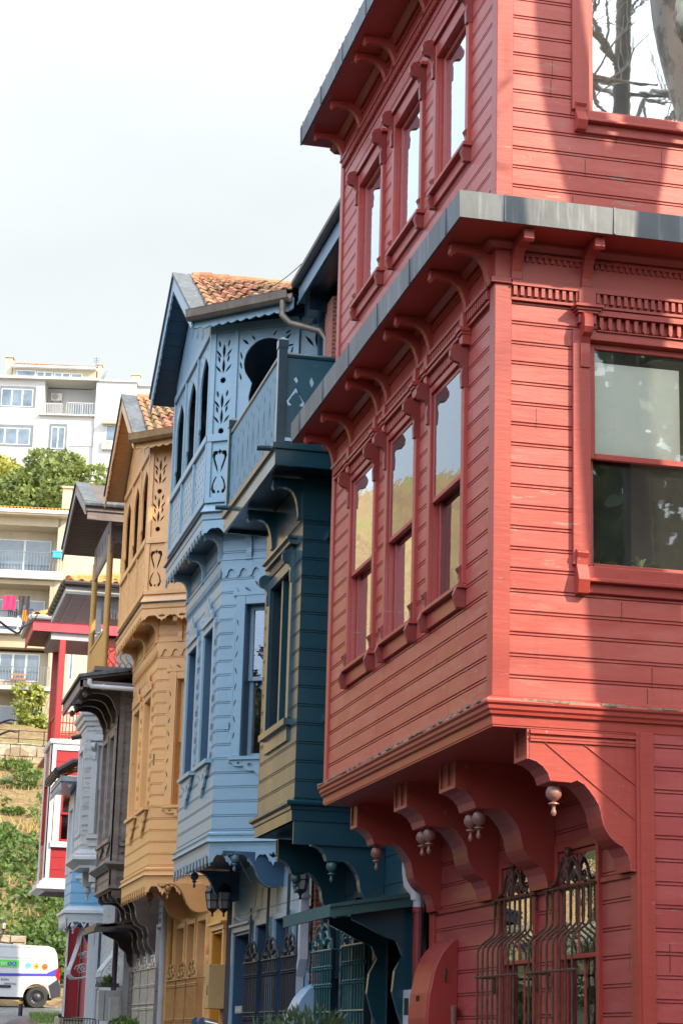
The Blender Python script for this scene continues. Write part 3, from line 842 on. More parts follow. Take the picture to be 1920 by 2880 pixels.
# terrace wall and fence far up the slope
k = 1.62
o = rubble('garden_wall', 'pale stone retaining wall with thin fence on top, above the dry grass bank', 2.5, 10.5, 101.5, 10.6, 13.9, .8, .5)
f = MB()
for i in range(7):
    x = 3.0 + i * 1.25; f.tube([(x, 101.8, 12.2), (x, 101.8, 14.6)], .03, 5)
for z in (14.15, 14.55): f.tube([(2.5, 101.8, z), (10.5, 101.8, z)], .02, 5)
f.build('fence_rail', M['castiron'], o)

# ------------------------------------------------------------------ buildings far behind
M['render_white'] = plain('white_render', (.47, .465, .45), .8, var=.05, scale=.6)
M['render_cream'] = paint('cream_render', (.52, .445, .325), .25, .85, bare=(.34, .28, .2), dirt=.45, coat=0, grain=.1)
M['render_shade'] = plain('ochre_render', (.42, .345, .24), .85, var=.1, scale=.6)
M['greyframe'] = plain('grey_window_band', (.15, .17, .19), .7)
M['whiteplastic'] = plain('white_plastic', (.64, .64, .63), .4, var=.04)
M['farglass'] = None
t = NT('far_window_glass'); n1 = t.noise((1, 1, 1), .9, 4)
t.b.inputs['IOR'].default_value = 1.6
M['farglass'] = t.fin(t.mix(t.rng(n1, .35, .65), (.05, .08, .12), (.13, .18, .24)), .06, 0., .8)
t = NT('clay_roof_tile')
vc = t.n.new('ShaderNodeTexVoronoi'); vc.inputs['Scale'].default_value = 3.4; t.l.new(t.pos(), vc.inputs['Vector'])
hs = t.n.new('ShaderNodeRGBToBW'); t.l.new(vc.outputs['Color'], hs.inputs[0])
n1 = t.noise((1, 1, 1), 1.2, 5, .65); n2 = t.noise((1, 1, 1), 16, 4, .6)
c = t.mix(t.rng(hs.outputs[0], .2, .8), (.24, .085, .042), (.47, .195, .10))
c = t.mix(t.rng(n1, .46, .64, 0, .8), c, (.27, .21, .085)); c = t.mix(t.rng(n2, .5, .75, 0, .5), c, (.16, .09, .06))
t.bump(n2, .4, .01); M['tile'] = t.fin(c, .85)
t = NT('lichen_roof_tile'); n1 = t.noise((1, 1, 1), .8, 5, .65)
M['lichen'] = t.fin(t.mix(t.rng(n1, .35, .6), (.55, .20, .07), (.62, .38, .03)), .9)
def tiles(m, p00, p10, p01, p11, rows, cols, h=.035, skip=0., jit=1.):
    p00, p10, p01, p11 = map(Vector, (p00, p10, p01, p11))
    nrm = (p10 - p00).cross(p01 - p00)
    if nrm.length < 1e-6: nrm = (p11 - p01).cross(p01 - p00)
    nrm.normalize()
    if nrm.z < 0: nrm = -nrm
    def at(u, v): return p00 * (1 - u) * (1 - v) + p10 * u * (1 - v) + p01 * (1 - u) * v + p11 * u * v
    for i in range(rows):
        for j in range(cols):
            if skip and R() < skip: continue
            u0, u1 = j / cols, (j + 1.08) / cols; v0, v1 = i / rows, (i + 1.22) / rows
            o = rr(-.006, .012) * jit; tl = rr(-.012, .012) * jit; sl = rr(-.10, .10) / rows * jit
            n = 5; vs = []
            for v, lift in ((v0 + sl, .026), (v1 + sl, .0)):
                for q in range(n + 1):
                    s = q / n; z = h * (math.sin(PI * min(1, s * 1.6)) if s < .62 else -.35 * math.sin(PI * (s - .62) / .38))
                    vs.append(at(u0 + (u1 - u0) * s, min(v, 1.02)) + nrm * (z + lift + o + tl * (s - .5) * 2))
            k = len(vs)
            vs += [v - nrm * .018 for v in vs[:n + 1]]
            m.add(vs, [(q, q + 1, n + 2 + q, n + 1 + q) for q in range(n)] + [(q, k + q, k + q + 1, q + 1) for q in range(n)])
def far_frame(o, ang, k):
    f = Fr((o[0] * k, o[1] * k), (math.cos(ang), math.sin(ang))); f.n = Vector((f.u.y, -f.u.x, 0)); f.k = k; return f
class KB(MB):
    """MB whose boxes are given in the small units of a far frame"""
    def kb(s, f, u0, u1, z0, z1, d0, d1): s.box(f, u0 * f.k, u1 * f.k, z0 * f.k, z1 * f.k, d0, d1)
def far_window(f, par, u0, u1, z0, z1, n=1, d=.02, frame=True):
    w = KB(); e = .06
    w.kb(f, u0, u1, z0, z1, d - .1, d - .005)
    o = w.build('window', M['whiteplastic'], par)
    for i in range(n):
        a = u0 + (u1 - u0) * i / n; b = u0 + (u1 - u0) * (i + 1) / n
        p = KB(); p.kb(f, a + e / f.k, b - e / f.k, z0 + e / f.k, z1 - e / f.k, d - .05, d + .004); p.build('pane', M['farglass'], o)
    return o
def railing(f, par, u0, u1, z0, z1, d, mat, n=12):
    r = KB()
    for i in range(n + 1):
        u = (u0 + (u1 - u0) * i / n) * f.k; r.box(f, u - .018, u + .018, z0 * f.k, z1 * f.k, d - .02, d)
    r.kb(f, u0, u1, z1, z1 + .03, d - .05, d + .01)
    return r.build('railing', mat, par)
def aircon(f, u0, u1, z0, z1, d, label):
    g = thing('air_conditioner', label, 'air conditioner', f.p(u0 * f.k, z0 * f.k, d), 'air conditioners on the white block')
    b = KB(); b.kb(f, u0, u1, z0, z1, d, d + .3); b.build('case', M['whiteplastic'], g, bevel=.03)
    b = MB(); uu = (u0 + (u1 - u0) * .38) * f.k; zz = (z0 + z1) / 2 * f.k; r = (z1 - z0) * f.k * .40
    b.lathe(f.p(uu, zz, d + .3), [(r, 0), (r, .02), (r * .82, .02), (r * .8, .005), (r * .25, .005), (r * .22, .03)], 20, (f.u, Vector((0, 0, 1)), f.n))
    b.build('fan_grille', plain('beige_fan_guard', (.42, .36, .28), .6), g)
    b = KB(); 
    for u in (u0 + .08, u1 - .08): b.box(f, u * f.k - .02, u * f.k + .02, z0 * f.k - .06, z0 * f.k - .002, d - .2, d + .28)
    b.build('bracket', M['greyframe'], g)
W = far_frame((3.5, 88), -rad(12), 1.87)
B = thing('apartment_building', 'white apartment block with grey window bands and tiled attic on the hilltop behind the pine', 'building', W.p(5, 38, -3))
m = KB()
m.kb(W, -1.5, 2.48, 19, 28.2, -12, 0); m.kb(W, 2.48, 4.78, 19, 26.6, -12, 0); m.kb(W, 2.48, 4.78, 26.6, 28.2, -12, -2.2)
m.kb(W, 4.78, 6.56, 19, 28.18, -12, .25); m.kb(W, 6.56, 9.5, 19, 28.12, -12, -.4)
m.build('wall', M['render_white'], B)
m = KB(); m.kb(W, -1.5, 4.9, 28.2, 28.32, -2, .45); m.kb(W, 4.9, 6.6, 28.18, 28.26, -2, .40); m.kb(W, 6.6, 9.5, 28.12, 28.2, -2, -.2); m.kb(W, 2.3, 4.8, 26.56, 26.63, -.5, .3)
m.build('cornice', M['render_white'], B)
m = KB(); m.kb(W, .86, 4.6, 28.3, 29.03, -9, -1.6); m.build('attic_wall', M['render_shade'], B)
m = MB(); tiles(m, W.p(.84 * 1.87, 29.1 * 1.87, -1.2), W.p(4.63 * 1.87, 29.05 * 1.87, -1.2), W.p(.84 * 1.87, 29.75 * 1.87, -4.5), W.p(4.63 * 1.87, 29.7 * 1.87, -4.5), 12, 26, .06)
m.build('roof', M['tile'], B)
m = KB(); m.kb(W, .84, 4.62, 29.02, 29.1, -3, -1.1); m.build('eave', M['whiteplastic'], B)
far_window(W, B, 1.05, 1.9, 28.38, 28.92, 1, -1.55); far_window(W, B, 1.95, 2.66, 28.38, 28.88, 2, -1.55); far_window(W, B, 2.75, 3.45, 28.38, 28.85, 2, -1.55); far_window(W, B, 3.5, 4.0, 28.38, 28.84, 1, -1.55)
for (a, b, c, d), (a2, b2, c2, d2), n in (((.5, 2.1, 26.92, 27.9), (.58, 1.98, 26.94, 27.76), 3), ((.35, 2.1, 25.1, 26.1), (.3, 1.96, 25.18, 25.95), 3), ((2.8, 3.56, 25.0, 26.2), (2.9, 3.5, 25.05, 26.06), 2)):
    m = KB(); m.kb(W, a, b, c, d, -.1, .03); m.build('window_surround', M['greyframe'], B); far_window(W, B, a2, b2, c2, d2, n, .05)
far_window(W, B, 3.63, 4.45, 26.65, 27.5, 2, -2.15)
m = KB()
for i in range(6): a = 3.6 + i * .19; m.kb(W, a, a + .185, 25.2, 26.1, .0, .05 + .02 * (i % 2))
m.build('shutter', M['render_white'], B)
railing(W, B, 2.52, 3.3, 26.64, 27.1, .1, M['render_white'], 11); railing(W, B, 3.5, 4.74, 26.64, 27.17, .1, M['render_white'], 12)
far_window(W, B, 5.31, 5.95, 25.4, 26.15, 1, .3)
m = KB(); m.kb(W, 5.15, 5.98, 26.17, 26.33, .25, .8); m.build('canopy', M['render_cream'], B)
for a, b, c, d in ((.5, .8, 28.2, 29.57), (4.66, 4.82, 28.6, 29.35), (5.43, 5.9, 28.2, 28.58), (6.2, 6.56, 28.2, 28.92)):
    m = KB(); m.kb(W, a, b, c, d, -2.6, -1.9); m.kb(W, a - .05, b + .05, d, d + .05, -2.7, -1.8); m.build('chimney', M['render_cream'], B)
aircon(W, 2.62, 3.14, 27.6, 27.96, -2.2, 'air conditioner high on the wall of the recessed balcony of the white block')
aircon(W, 5.18, 5.83, 25.02, 25.42, .25, 'air conditioner under the single window at the right of the white block')
m = MB(); c = W.p(5.0 * 1.87, 28.8 * 1.87, -1.6)
m.lathe(c, [(.02, .12), (.3, .07), (.52, -.08), (.53, -.09), (.3, .05), (.02, .10)], 20, (Vector((.5, .2, .8)).normalized(), Vector((-.3, .9, 0)).normalized(), Vector((.8, -.3, -.45)).normalized()))
m.tube([c, c + Vector((-.15, 0, -.5)), c + Vector((-.15, 0, -1.1))], .04, 6)
tag(m.build('satellite_dish', plain('grey_dish', (.34, .38, .42), .5)), 'satellite dish on the roof edge of the white block beside the tiled attic', 'satellite dish')
m = MB(); c = W.p(4.57 * 1.87, 29.0 * 1.87, -1.9); m.tube([c, c + Vector((0, 0, 1.3))], .02, 5)
for z in (.9, 1.05, 1.2): m.tube([c + Vector((-.25, 0, z)), c + Vector((.25, 0, z))], .012, 4)
tag(m.build('antenna', M['castiron']), 'thin mast antenna at the right end of the tiled attic roof', 'antenna')

C = far_frame((3.5, 73), -rad(8), 1.62)
B = thing('apartment_building', 'cream apartment block with open balconies and yellow lichen on its roof tiles', 'building', C.p(3, 17, -3))
m = KB()
m.kb(C, -1.5, 2.26, 9.8, 17.95, -10, -1.6)                              # back wall of the loggias
m.kb(C, 2.26, 4.4, 9.8, 18.2, -10, 0); m.kb(C, -1.5, 2.34, 17.9, 18.2, -10, 0)
m.build('wall', M['render_cream'], B)
m = KB(); m.kb(C, 2.1, 2.262, 13.98, 15.75, -1.6, -.02); m.kb(C, -1.5, 2.26, 15.72, 15.88, -1.6, -.02); m.kb(C, -1.5, 2.26, 13.4, 13.84, -1.6, -.03); m.kb(C, 2.2, 2.262, 11.97, 13.4, -1.6, -.03)
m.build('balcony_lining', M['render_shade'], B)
for z0, z1, u1 in ((15.9, 16.19, 2.52), (13.86, 14.0, 2.3), (11.84, 11.99, 2.42)):
    m = KB(); m.kb(C, -1.5, u1, z0, z1, -1.6, .35); m.build('balcony_slab', M['render_white'], B)
m = KB(); m.kb(C, -1.5, 2.66, 18.2, 18.27, -3, .75); m.build('eave', M['render_cream'], B)
m = KB(); m.kb(C, -1.5, 2.68, 18.27, 18.40, -3, .85); m.build('gutter', M['whiteplastic'], B)
m = MB(); q = 1.62; tiles(m, C.p(-1.5 * q, 18.42 * q, .8), C.p(2.68 * q, 18.42 * q, .8), C.p(-1.5 * q, 19.2 * q, -4.2), C.p(2.68 * q, 19.2 * q, -4.2), 14, 34, .07)
m.build('roof', M['lichen'], B)
m = KB(); m.kb(C, 2.3, 2.64, 18.5, 19.56, -1.7, -1.1); m.kb(C, 2.26, 2.69, 19.56, 19.63, -1.8, -1.0); m.build('chimney', M['render_cream'], B)
far_window(C, B, -.9, 2.0, 16.2, 17.58, 3, -1.5); far_window(C, B, -.9, 1.9, 14.02, 15.32, 3, -1.5); far_window(C, B, .45, 1.88, 12.24, 13.24, 3, -.6)
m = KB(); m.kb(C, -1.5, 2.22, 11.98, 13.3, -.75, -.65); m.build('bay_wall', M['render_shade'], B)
m = KB(); m.kb(C, 1.16, 1.5, 9.9, 11.84, -.4, .1); m.kb(C, 2.1, 2.45, 9.9, 11.84, -.4, .1); m.kb(C, -1.5, .62, 9.9, 10.3, -1.6, 0); m.build('pillar', M['render_cream'], B)
far_window(C, B, .3, 1.14, 10.3, 11.4, 1, -1.2); far_window(C, B, 1.5, 2.1, 10.4, 11.45, 1, -1.2)
for z, u1 in ((16.2, 2.5), (14.02, 1.6), (12.0, 2.3)): railing(C, B, .0, u1, z, z + .66, .3, M['greyframe'], 22)
far_window(C, B, 3.2, 3.75, 15.4, 15.9, 1, .03); far_window(C, B, 2.95, 3.1, 12.3, 13.3, 1, .03)
# washing, bin and chair on the balconies
def cloth(name, label, u0, u1, z0, z1, colr, legs=False):
    m = MB(); n = 10; k = 1.62; vs = []
    for j in range(n + 1):
        for i in range(n + 1):
            a = i / n; b = j / n
            vs.append(C.p((u0 + (u1 - u0) * (a + .06 * math.sin(b * 3))) * k, (z1 + (z0 - z1) * b * (1 - .08 * math.sin(a * PI))) * k, .42 + .04 * math.sin(a * 14 + b * 2)))
    fs = [(j * (n + 1) + i, j * (n + 1) + i + 1, (j + 1) * (n + 1) + i + 1, (j + 1) * (n + 1) + i) for j in range(n) for i in range(n) if not (legs and j > 4 and i in (4, 5))]
    m.add(vs, fs); tag(m.build(name, plain(name + '_cloth', colr, .9, var=.08), None, True), label, 'laundry', 'washing on the cream balcony')
cloth('towel', 'bright pink cloth hung out on the middle balcony of the cream block', .46, .92, 14.68, 15.22, (.72, .03, .12))
cloth('trousers', 'dark grey trousers drying beside the pink cloth', 1.03, 1.42, 14.5, 15.24, (.045, .040, .045), True)
cloth('blanket', 'pale blanket draped low on the railing under the washing', .30, 1.15, 14.1, 14.42, (.66, .62, .60))
cloth('shirt', 'small orange shirt hanging just right of the dark trousers', 1.20, 1.36, 14.28, 14.72, (.75, .20, .02))
m = KB(); m.kb(C, 2.14, 2.46, 16.66, 16.88, .3, .6); m.kb(C, 2.11, 2.49, 16.86, 16.92, .28, .62)
tag(m.build('planter_box', plain('blue_plastic', (.04, .38, .72), .4), bevel=.03), 'bright blue box hooked on the end of the top balcony railing', 'planter')
m = KB()
m.kb(C, .9, 1.45, 12.22, 12.28, -.3, .1)
for u in (.9, 1.42): m.kb(C, u, u + .03, 12.0, 12.22, .05, .1); m.kb(C, u, u + .03, 12.0, 12.22, -.3, -.25)
for u in (.9, 1.05, 1.2, 1.42): m.kb(C, u, u + .03, 12.28, 12.45, -.3, -.27)
m.kb(C, .9, 1.45, 12.42, 12.47, -.3, -.26)
tag(m.build('balcony_chair', plain('orange_wood', (.55, .17, .03), .5)), 'orange wooden bench on the lowest balcony of the cream block', 'chair')

# trees on the hill
def crown_tree(name, label, base, top, blobs, mat, size, n, trunk_r=.25, limbs=6):
    T = thing(name, label, 'tree', base)
    m = MB(); b = Vector(base); tp = Vector(top)
    m.tube([b + (tp - b) * t + Vector((.3 * math.sin(t * 4), .2 * math.cos(t * 3), 0)) for t in (0, .25, .5, .75, 1)], trunk_r, 8, r1=trunk_r * .3)
    for i in range(limbs):
        q = blobs[i % len(blobs)]; s = b + (tp - b) * rr(.35, .8)
        m.tube([s, (s + Vector(q[0])) / 2 + Vector((0, 0, .3)), Vector(q[0])], trunk_r * .4, 6, r1=.03)
    m.build('trunk', M['bark'], T)
    m = MB()
    for c, r in blobs: leaves(m, c, r, int(n * r[0] * r[2]), size, shell=.42, up=.35)
    m.build('crown', mat, T)
    return T
pine = foliage('pine_needles', (.085, .12, .03), (.24, .285, .08), .45, .3)
yel = foliage('olive_leaves', (.16, .17, .03), (.38, .36, .06), .5, .3)
bl = []
for _ in range(70):
    a = R() * 6.28; e = rr(-.55, 1); q = math.sqrt(max(0, 1 - e * e)); s = rr(.75, 1.35)
    bl.append(((10.6 + 4.5 * q * math.cos(a) * rr(.7, 1), 131 + 3.6 * q * math.sin(a), 31.9 + 5.2 * e * rr(.8, 1)), (s, s, s * .85)))
crown_tree('pine_tree', 'round bright green pine below the white apartment block', (11, 131, gz(11, 131)), (11, 131, 35), bl, pine, .26, 420, .35, 14)
bl = []
for _ in range(34):
    a = R() * 6.28; e = rr(-.7, 1); q = math.sqrt(max(0, 1 - e * e)); s = rr(.6, 1.15)
    bl.append(((6.6 + 3.4 * q * math.cos(a) * rr(.6, 1), 137 + 2.8 * q * math.sin(a), 34.4 + 4.3 * e * rr(.7, 1)), (s, s, s * .8)))
crown_tree('olive_tree', 'yellowish olive-green tree left of the round pine', (6.6, 137, gz(6.6, 137)), (6.6, 137, 37), bl, yel, .24, 280, .25, 14)
# climber on the ground floor of the cream block
m = MB()
for _ in range(16):
    u, z = rr(1.3, 2.4), rr(10.1, 11.9); c = C.p(u * 1.62, z * 1.62, rr(.2, .7)); s = rr(.25, .6)
    leaves(m, c, (s, s * .6, s), 46, .24, up=.2)
for _ in range(8):
    c = C.p(rr(.4, 2.3) * 1.62, rr(9.6, 10.15) * 1.62, rr(.3, 1.2)); s = rr(.4, .7); leaves(m, c, (s, s, s * .7), 50, .24, up=.3)
for _ in range(14):
    m.tube([C.p(rr(1.0, 2.5) * 1.62, 9.9 * 1.62, .3), C.p(rr(1.0, 2.5) * 1.62, 11 * 1.62, .35), C.p(rr(1.0, 2.5) * 1.62, 11.9 * 1.62, .25)], .02, 4)
tag(m.build('climbing_plant', foliage('climber_leaves', (.14, .18, .03), (.30, .32, .06), .8)), 'thin yellow-green climber over the ground floor of the cream block', 'plant')
# added shrubs and trees, out of view, that darken the shaded fronts
m = MB()
for _ in range(230):
    x, y = rr(-15, -6.6), rr(-12, 66); s = rr(.8, 1.6)
    leaves(m, (x, y, gz(x, y) + s * .4), (s, s, s * .7), 34, .55, up=.4)
tag(m.build('shrubbery', foliage('shrub_leaves', (.022, .028, .015), (.065, .070, .032), .4, .1)), 'dark shrubs covering the bank across the street from the houses', 'shrubbery', kind='stuff')
# trees over the left bank, seen only as reflections in the glass
for i, (x, y, s) in enumerate(((-12, 55, 1.8), (-15, 78, 2.4), (-9.5, 70, 1.5))):
    z = gz(x, y); bl = []
    for _ in range(12): bl.append(((x + rr(-s, s), y + rr(-s, s), z + s * 1.6 + rr(-s, s) * .8), (s * .45, s * .45, s * .4)))
    crown_tree('olive_tree', ('bushy tree on the left bank, seen in the windows, nearest the street', 'bushy tree on the left bank, tallest and farthest left', 'bushy tree on the left bank, farthest up the street')[i], (x, y, z), (x, y, z + s * 2), bl, yel, .4, 90, .2, 6)

# unseen trees added behind the photographer as a dark mass against the sky light
for i, (x, y, s) in enumerate(((-4.5, -9, 2.6), (1.5, -10, 3.0), (12.5, -10, 5.2), (18, -11, 5.4))):
    z = gz(x, y); bl = []
    for _ in range(16): bl.append(((x + rr(-s, s), y + rr(-s, s) * .6, z + s * 1.5 + rr(-s, s) * 1.2), (s * .55, s * .5, s * .6)))
    crown_tree('evergreen_tree', ('dark evergreen behind the photographer, at the left', 'dark evergreen behind the photographer, straight back', 'dark evergreen behind the photographer, seen in the side windows', 'dark evergreen behind the photographer, farthest right')[i], (x, y, z), (x, y, z + s * 2), bl, M['ivy'], .55, 70, .3, 6)

# ------------------------------------------------------------------ fretwork
def lens(c, z, L, w, a=0., n=5, tail=0.):
    """leaf-shaped cut-out, a = degrees from upright"""
    ca, sa = math.cos(rad(a)), math.sin(rad(a)); P = []
    for i in range(n + 1): t = i / n; P.append((w * math.sin(PI * t) * (1 - tail * t), L * (t - .5)))
    for i in range(1, n): t = 1 - i / n; P.append((-w * math.sin(PI * t) * (1 - tail * t), L * (t - .5)))
    return [(c + x * ca + y * sa, z - x * sa + y * ca) for x, y in P]
def star(c, z, r, n=8):
    return [(c + r * (1 if i % 2 else .72) * math.cos(PI * i / n), z + r * (1 if i % 2 else .72) * math.sin(PI * i / n)) for i in range(2 * n)]
def sprig(c, z, s):
    """upright leaf, two slanting leaves, two drops"""
    return [lens(c, z, .20 * s, .020 * s), lens(c - .068 * s, z - .03 * s, .13 * s, .014 * s, -38), lens(c + .068 * s, z - .03 * s, .13 * s, .014 * s, 38),
            lens(c - .062 * s, z + .095 * s, .10 * s, .015 * s, -12), lens(c + .062 * s, z + .095 * s, .10 * s, .015 * s, 12)]
def cross(c, z, s):
    a, b = s * .35, s
    return [(c - a, z - b), (c + a, z - b), (c + a, z - a), (c + b, z - a), (c + b, z + a), (c + a, z + a), (c + a, z + b), (c - a, z + b), (c - a, z + a), (c - b, z + a), (c - b, z - a), (c - a, z - a)]
def lyre(c, z, s):
    H = []
    for q in (-1, 1):
        H.append([(c + q * x * s, z + y * s) for x, y in ((.02, -.10), (.05, -.04), (.10, .10), (.13, .20), (.11, .27), (.05, .28), (.03, .22), (.07, .21), (.08, .15), (.03, .0))][:: 1])
        H.append([(c + q * x * s, z + y * s) for x, y in ((.05, -.14), (.10, -.22), (.13, -.34), (.10, -.42), (.05, -.42), (.06, -.37), (.09, -.35), (.09, -.28), (.06, -.20), (.035, -.16))])
    return H
def lace(m, fr, u0, u1, zt, zb, zm, pitch, d0, d1, holes=True, flip=False):
    """board with a scalloped, pierced lower edge: full depth zb at the points, zm between"""
    n = max(1, round((u1 - u0) / pitch)); p = (u1 - u0) / n
    low = []
    H = []
    for i in range(n):
        a = u0 + i * p
        for t, h in ((0, 1.), (.04, .8), (.10, .62), (.17, .68), (.22, .40), (.30, .14), (.42, .0), (.50, .10), (.58, .0), (.70, .14), (.78, .40), (.83, .68), (.90, .62), (.96, .8)):
            low.append((a + t * p, zm + (zb - zm) * h))
        if holes:
            c = a + p; 
            if i < n - 1:
                hz = zm + (zb - zm) * .10
                H += [lens(c, hz, (zm - zb) * .62, p * .06, 0, 4), lens(c - p * .10, hz - .004, (zm - zb) * .5, p * .05, -42, 4), lens(c + p * .10, hz - .004, (zm - zb) * .5, p * .05, 42, 4)]
    low.append((u1, zb))
    m.panel(fr, low + [(u1, zt), (u0, zt)], H, d0, d1)
def zigzag(m, fr, u0, u1, zt, zb, pitch, d0, d1):
    n = max(1, round((u1 - u0) / pitch)); p = (u1 - u0) / n; low = []
    for i in range(n):
        a = u0 + i * p
        for t, h in ((0, .25), (.2, .9), (.32, 1.), (.44, .9), (.55, .3), (.7, .05), (.85, .1)): low.append((a + t * p, zt - .015 + (zb - zt + .015) * h))
    m.panel(fr, low + [(u1, zt - .02), (u1, zt), (u0, zt)], [], d0, d1)
def crest(m, fr, c, z, w, h, d0, d1):
    """carved head board over a window"""
    half = [(0, 1.), (.06, .96), (.12, .78), (.20, .66), (.30, .74), (.36, .62), (.40, .42), (.48, .36), (.60, .44), (.68, .36), (.72, .18), (.84, .14), (.92, .30), (1., .36), (1., 0)]
    P = [(c + x * w, z + y * h) for x, y in half] + [(c - x * w, z + y * h) for x, y in half[:0:-1]]
    H = [lens(c, z + h * .55, h * .45, w * .05, 0, 4)]
    for q in (-1, 1): H += [lens(c + q * w * .25, z + h * .35, h * .40, w * .04, q * 40, 4), lens(c + q * w * .55, z + h * .2, h * .30, w * .035, q * 60, 4)]
    m.panel(fr, P, H, d0, d1)
def apron(m, fr, c, z, w, h, d0, d1):
    half = [(1., 0), (1., -.10), (.88, -.16), (.80, -.34), (.66, -.40), (.52, -.36), (.46, -.55), (.34, -.68), (.20, -.66), (.10, -.82), (0, -1.)]
    P = [(c + x * w, z + y * h) for x, y in half] + [(c - x * w, z + y * h) for x, y in half[-2::-1]]
    H = []
    for q in (-1, 1): H += [lens(c + q * w * .30, z - h * .34, h * .44, w * .06, q * 62, 5), lens(c + q * w * .66, z - h * .2, h * .22, w * .04, q * 80, 4)]
    m.panel(fr, P, H, d0, d1)
def sidecarve(m, fr, u, z0, z1, s, d0, d1):
    """board beside a window with a nibbled outer edge; s = +1/-1 side"""
    P = []; n = int((z1 - z0) / .075)
    for i in range(n):
        z = z0 + (z1 - z0) * i / n
        P.append((u + s * (.012 if i % 5 in (0, 3) else .05 if i % 5 == 1 else .035), z))
    P.append((u + s * .03, z1))
    m.panel(fr, [(u, z0)] + P + [(u, z1)] if s > 0 else ([(u, z1)] + P[::-1] + [(u, z0)]), [], d0, d1)
def arch_board(m, fr, u0, u1, z0, z1, kind, d0, d1):
    """spandrel board with an arch cut out of it, open at the foot"""
    c = (u0 + u1) / 2; w = (u1 - u0) / 2
    if kind == 'horseshoe':
        r = w * .80; zc = z1 - r - .14
        A = [(c + r * .78 + .05, z0), (c + r * .80, z0 + (zc - z0) * .25), (c + r * .70, z0 + (zc - z0) * .38), (c + r * .74, z0 + (zc - z0) * .50), (c + r * .62, zc - r * .88)]
        A += [(c + r * math.cos(rad(a)), zc + r * math.sin(rad(a))) for a in range(-42, 223, 11)]
        A += [(2 * c - u, z) for u, z in A[4::-1]]
        H = []
        for a in (22, 45, 67, 113, 135, 158):
            for q, (l, ww) in zip((.86, 1.02, 1.16), ((.12, .016), (.17, .024), (.13, .018))):
                rr_ = r * 1.13 + (w * .40 if a in (45, 135) else w * .1) * (q - .86) * 2.4
                u, z = c + rr_ * math.cos(rad(a + (q - 1) * 40)), zc + rr_ * math.sin(rad(a + (q - 1) * 40))
                if u0 + .05 < u < u1 - .05 and z < z1 - .07: H.append(lens(u, z, l * .8, ww * .8, 90 - a + 60 * (q - .95) * (1 if a < 90 else -1), 4))
        for q in (-1, 1):
            for zz in (.25, -.05, -.40): H.append(lens(c + q * w * .90, zc + zz * r * 1.4, .13, .014, q * 15, 4))
        m.panel(fr, [(u0, z0), (u0, z1), (u1, z1), (u1, z0)] + A, [h for h in H if all(math.hypot(u - c, z - zc) > r * 1.04 for u, z in h)], d0, d1)
    else:
        r = w * .74; zs = z0 + (z1 - z0) * .58
        A = [(c + r * 1.02, z0), (c + r * 1.02, z0 + .28), (c + r * .86, z0 + .34), (c + r * .92, z0 + .5), (c + r, zs)]
        for t in (.2, .4, .6, .8, 1.): A.append((c + r * (1 - t ** 1.7), zs + (z1 - .16 - zs) * (t ** .8)))
        A += [(2 * c - u, z) for u, z in A[-2::-1]]
        H = []
        for q in (-1, 1): H += [lens(c + q * w * .66, z1 - .16, .15, .018, q * 35, 4), lens(c + q * w * .80, z1 - .36, .14, .014, q * 12, 4), lens(c + q * w * .36, z1 - .10, .12, .014, q * 60, 4)]
        m.panel(fr, [(u0, z0), (u0, z1), (u1, z1), (u1, z0)] + A, H, d0, d1)
def diamonds(u0, u1, z0, z1, nu, nz):
    H = []
    for i in range(nu):
        for j in range(nz):
            u = u0 + (u1 - u0) * (i + .5 + (.25 if j % 2 else -.25)) / nu; z = z0 + (z1 - z0) * (j + .5) / nz
            if u0 + .04 < u < u1 - .04:
                H.append(lens(u, z, .115, .032, 0, 2) if (i + j) % 2 else lens(u, z, .075, .028, 0, 3))
    return H
BR2 = [(.80, 2.34), (.80, 2.30), (.76, 2.27), (.70, 2.30), (.63, 2.315), (.56, 2.31), (.50, 2.285), (.45, 2.24), (.41, 2.18), (.375, 2.10), (.34, 2.02), (.29, 1.955), (.23, 1.915), (.16, 1.90), (.08, 1.91), (0, 1.93), (0, 2.34)]
def lantern(name, label, c, wall):
    """glazed iron wall lantern hung from a scroll arm"""
    L = thing(name, label, 'wall lantern', c, 'wall lanterns between the houses')
    x, y, z = c; m = MB(); k0 = 1.0
    m.lathe((x, y, z), [(.012, .30), (.02, .28), (.03, .25), (.10, .16), (.125, .125), (.125, .11), (.10, .11)], 6)
    m.lathe((x, y, z), [(.07, -.115), (.075, -.13), (.05, -.15), (.02, -.17), (.012, -.20), (.02, -.215), (.005, -.235)], 6)
    for i in range(6):
        a = 2 * PI * i / 6; m.tube([(x + .115 * math.cos(a), y + .115 * math.sin(a), z + .115), (x + .075 * math.cos(a), y + .075 * math.sin(a), z - .12)], .007, 4)
    for h, r in ((.0, .096),):
        m.tube([(x + r * math.cos(2 * PI * i / 6), y + r * math.sin(2 * PI * i / 6), z + h) for i in range(7)], .006, 4)
    m.tube([(wall, y, z + .34), ((wall + x) / 2, y, z + .40), (x, y, z + .36), (x, y, z + .29)], .011, 6)
    m.tube([(wall, y, z + .15), ((wall + x) / 2, y + .0, z + .26), ((wall + x) / 2 - .03, y, z + .38)], .008, 6)
    sc = lambda q: Vector((x, y, z)) + (q - Vector((x, y, z))) * k0 if q.x < wall - .02 else q
    m.v = [sc(q) for q in m.v]; m.build('lantern_frame', M['castiron'], L)
    m = MB(); m.lathe((x, y, z), [(.106, .108), (.070, -.112)], 6); m.v = [sc(q) for q in m.v]; m.build('lantern_glass', M['milk'], L)
    return L
M['milk'] = plain('frosted_lantern_glass', (.40, .38, .36), .25, var=.08)
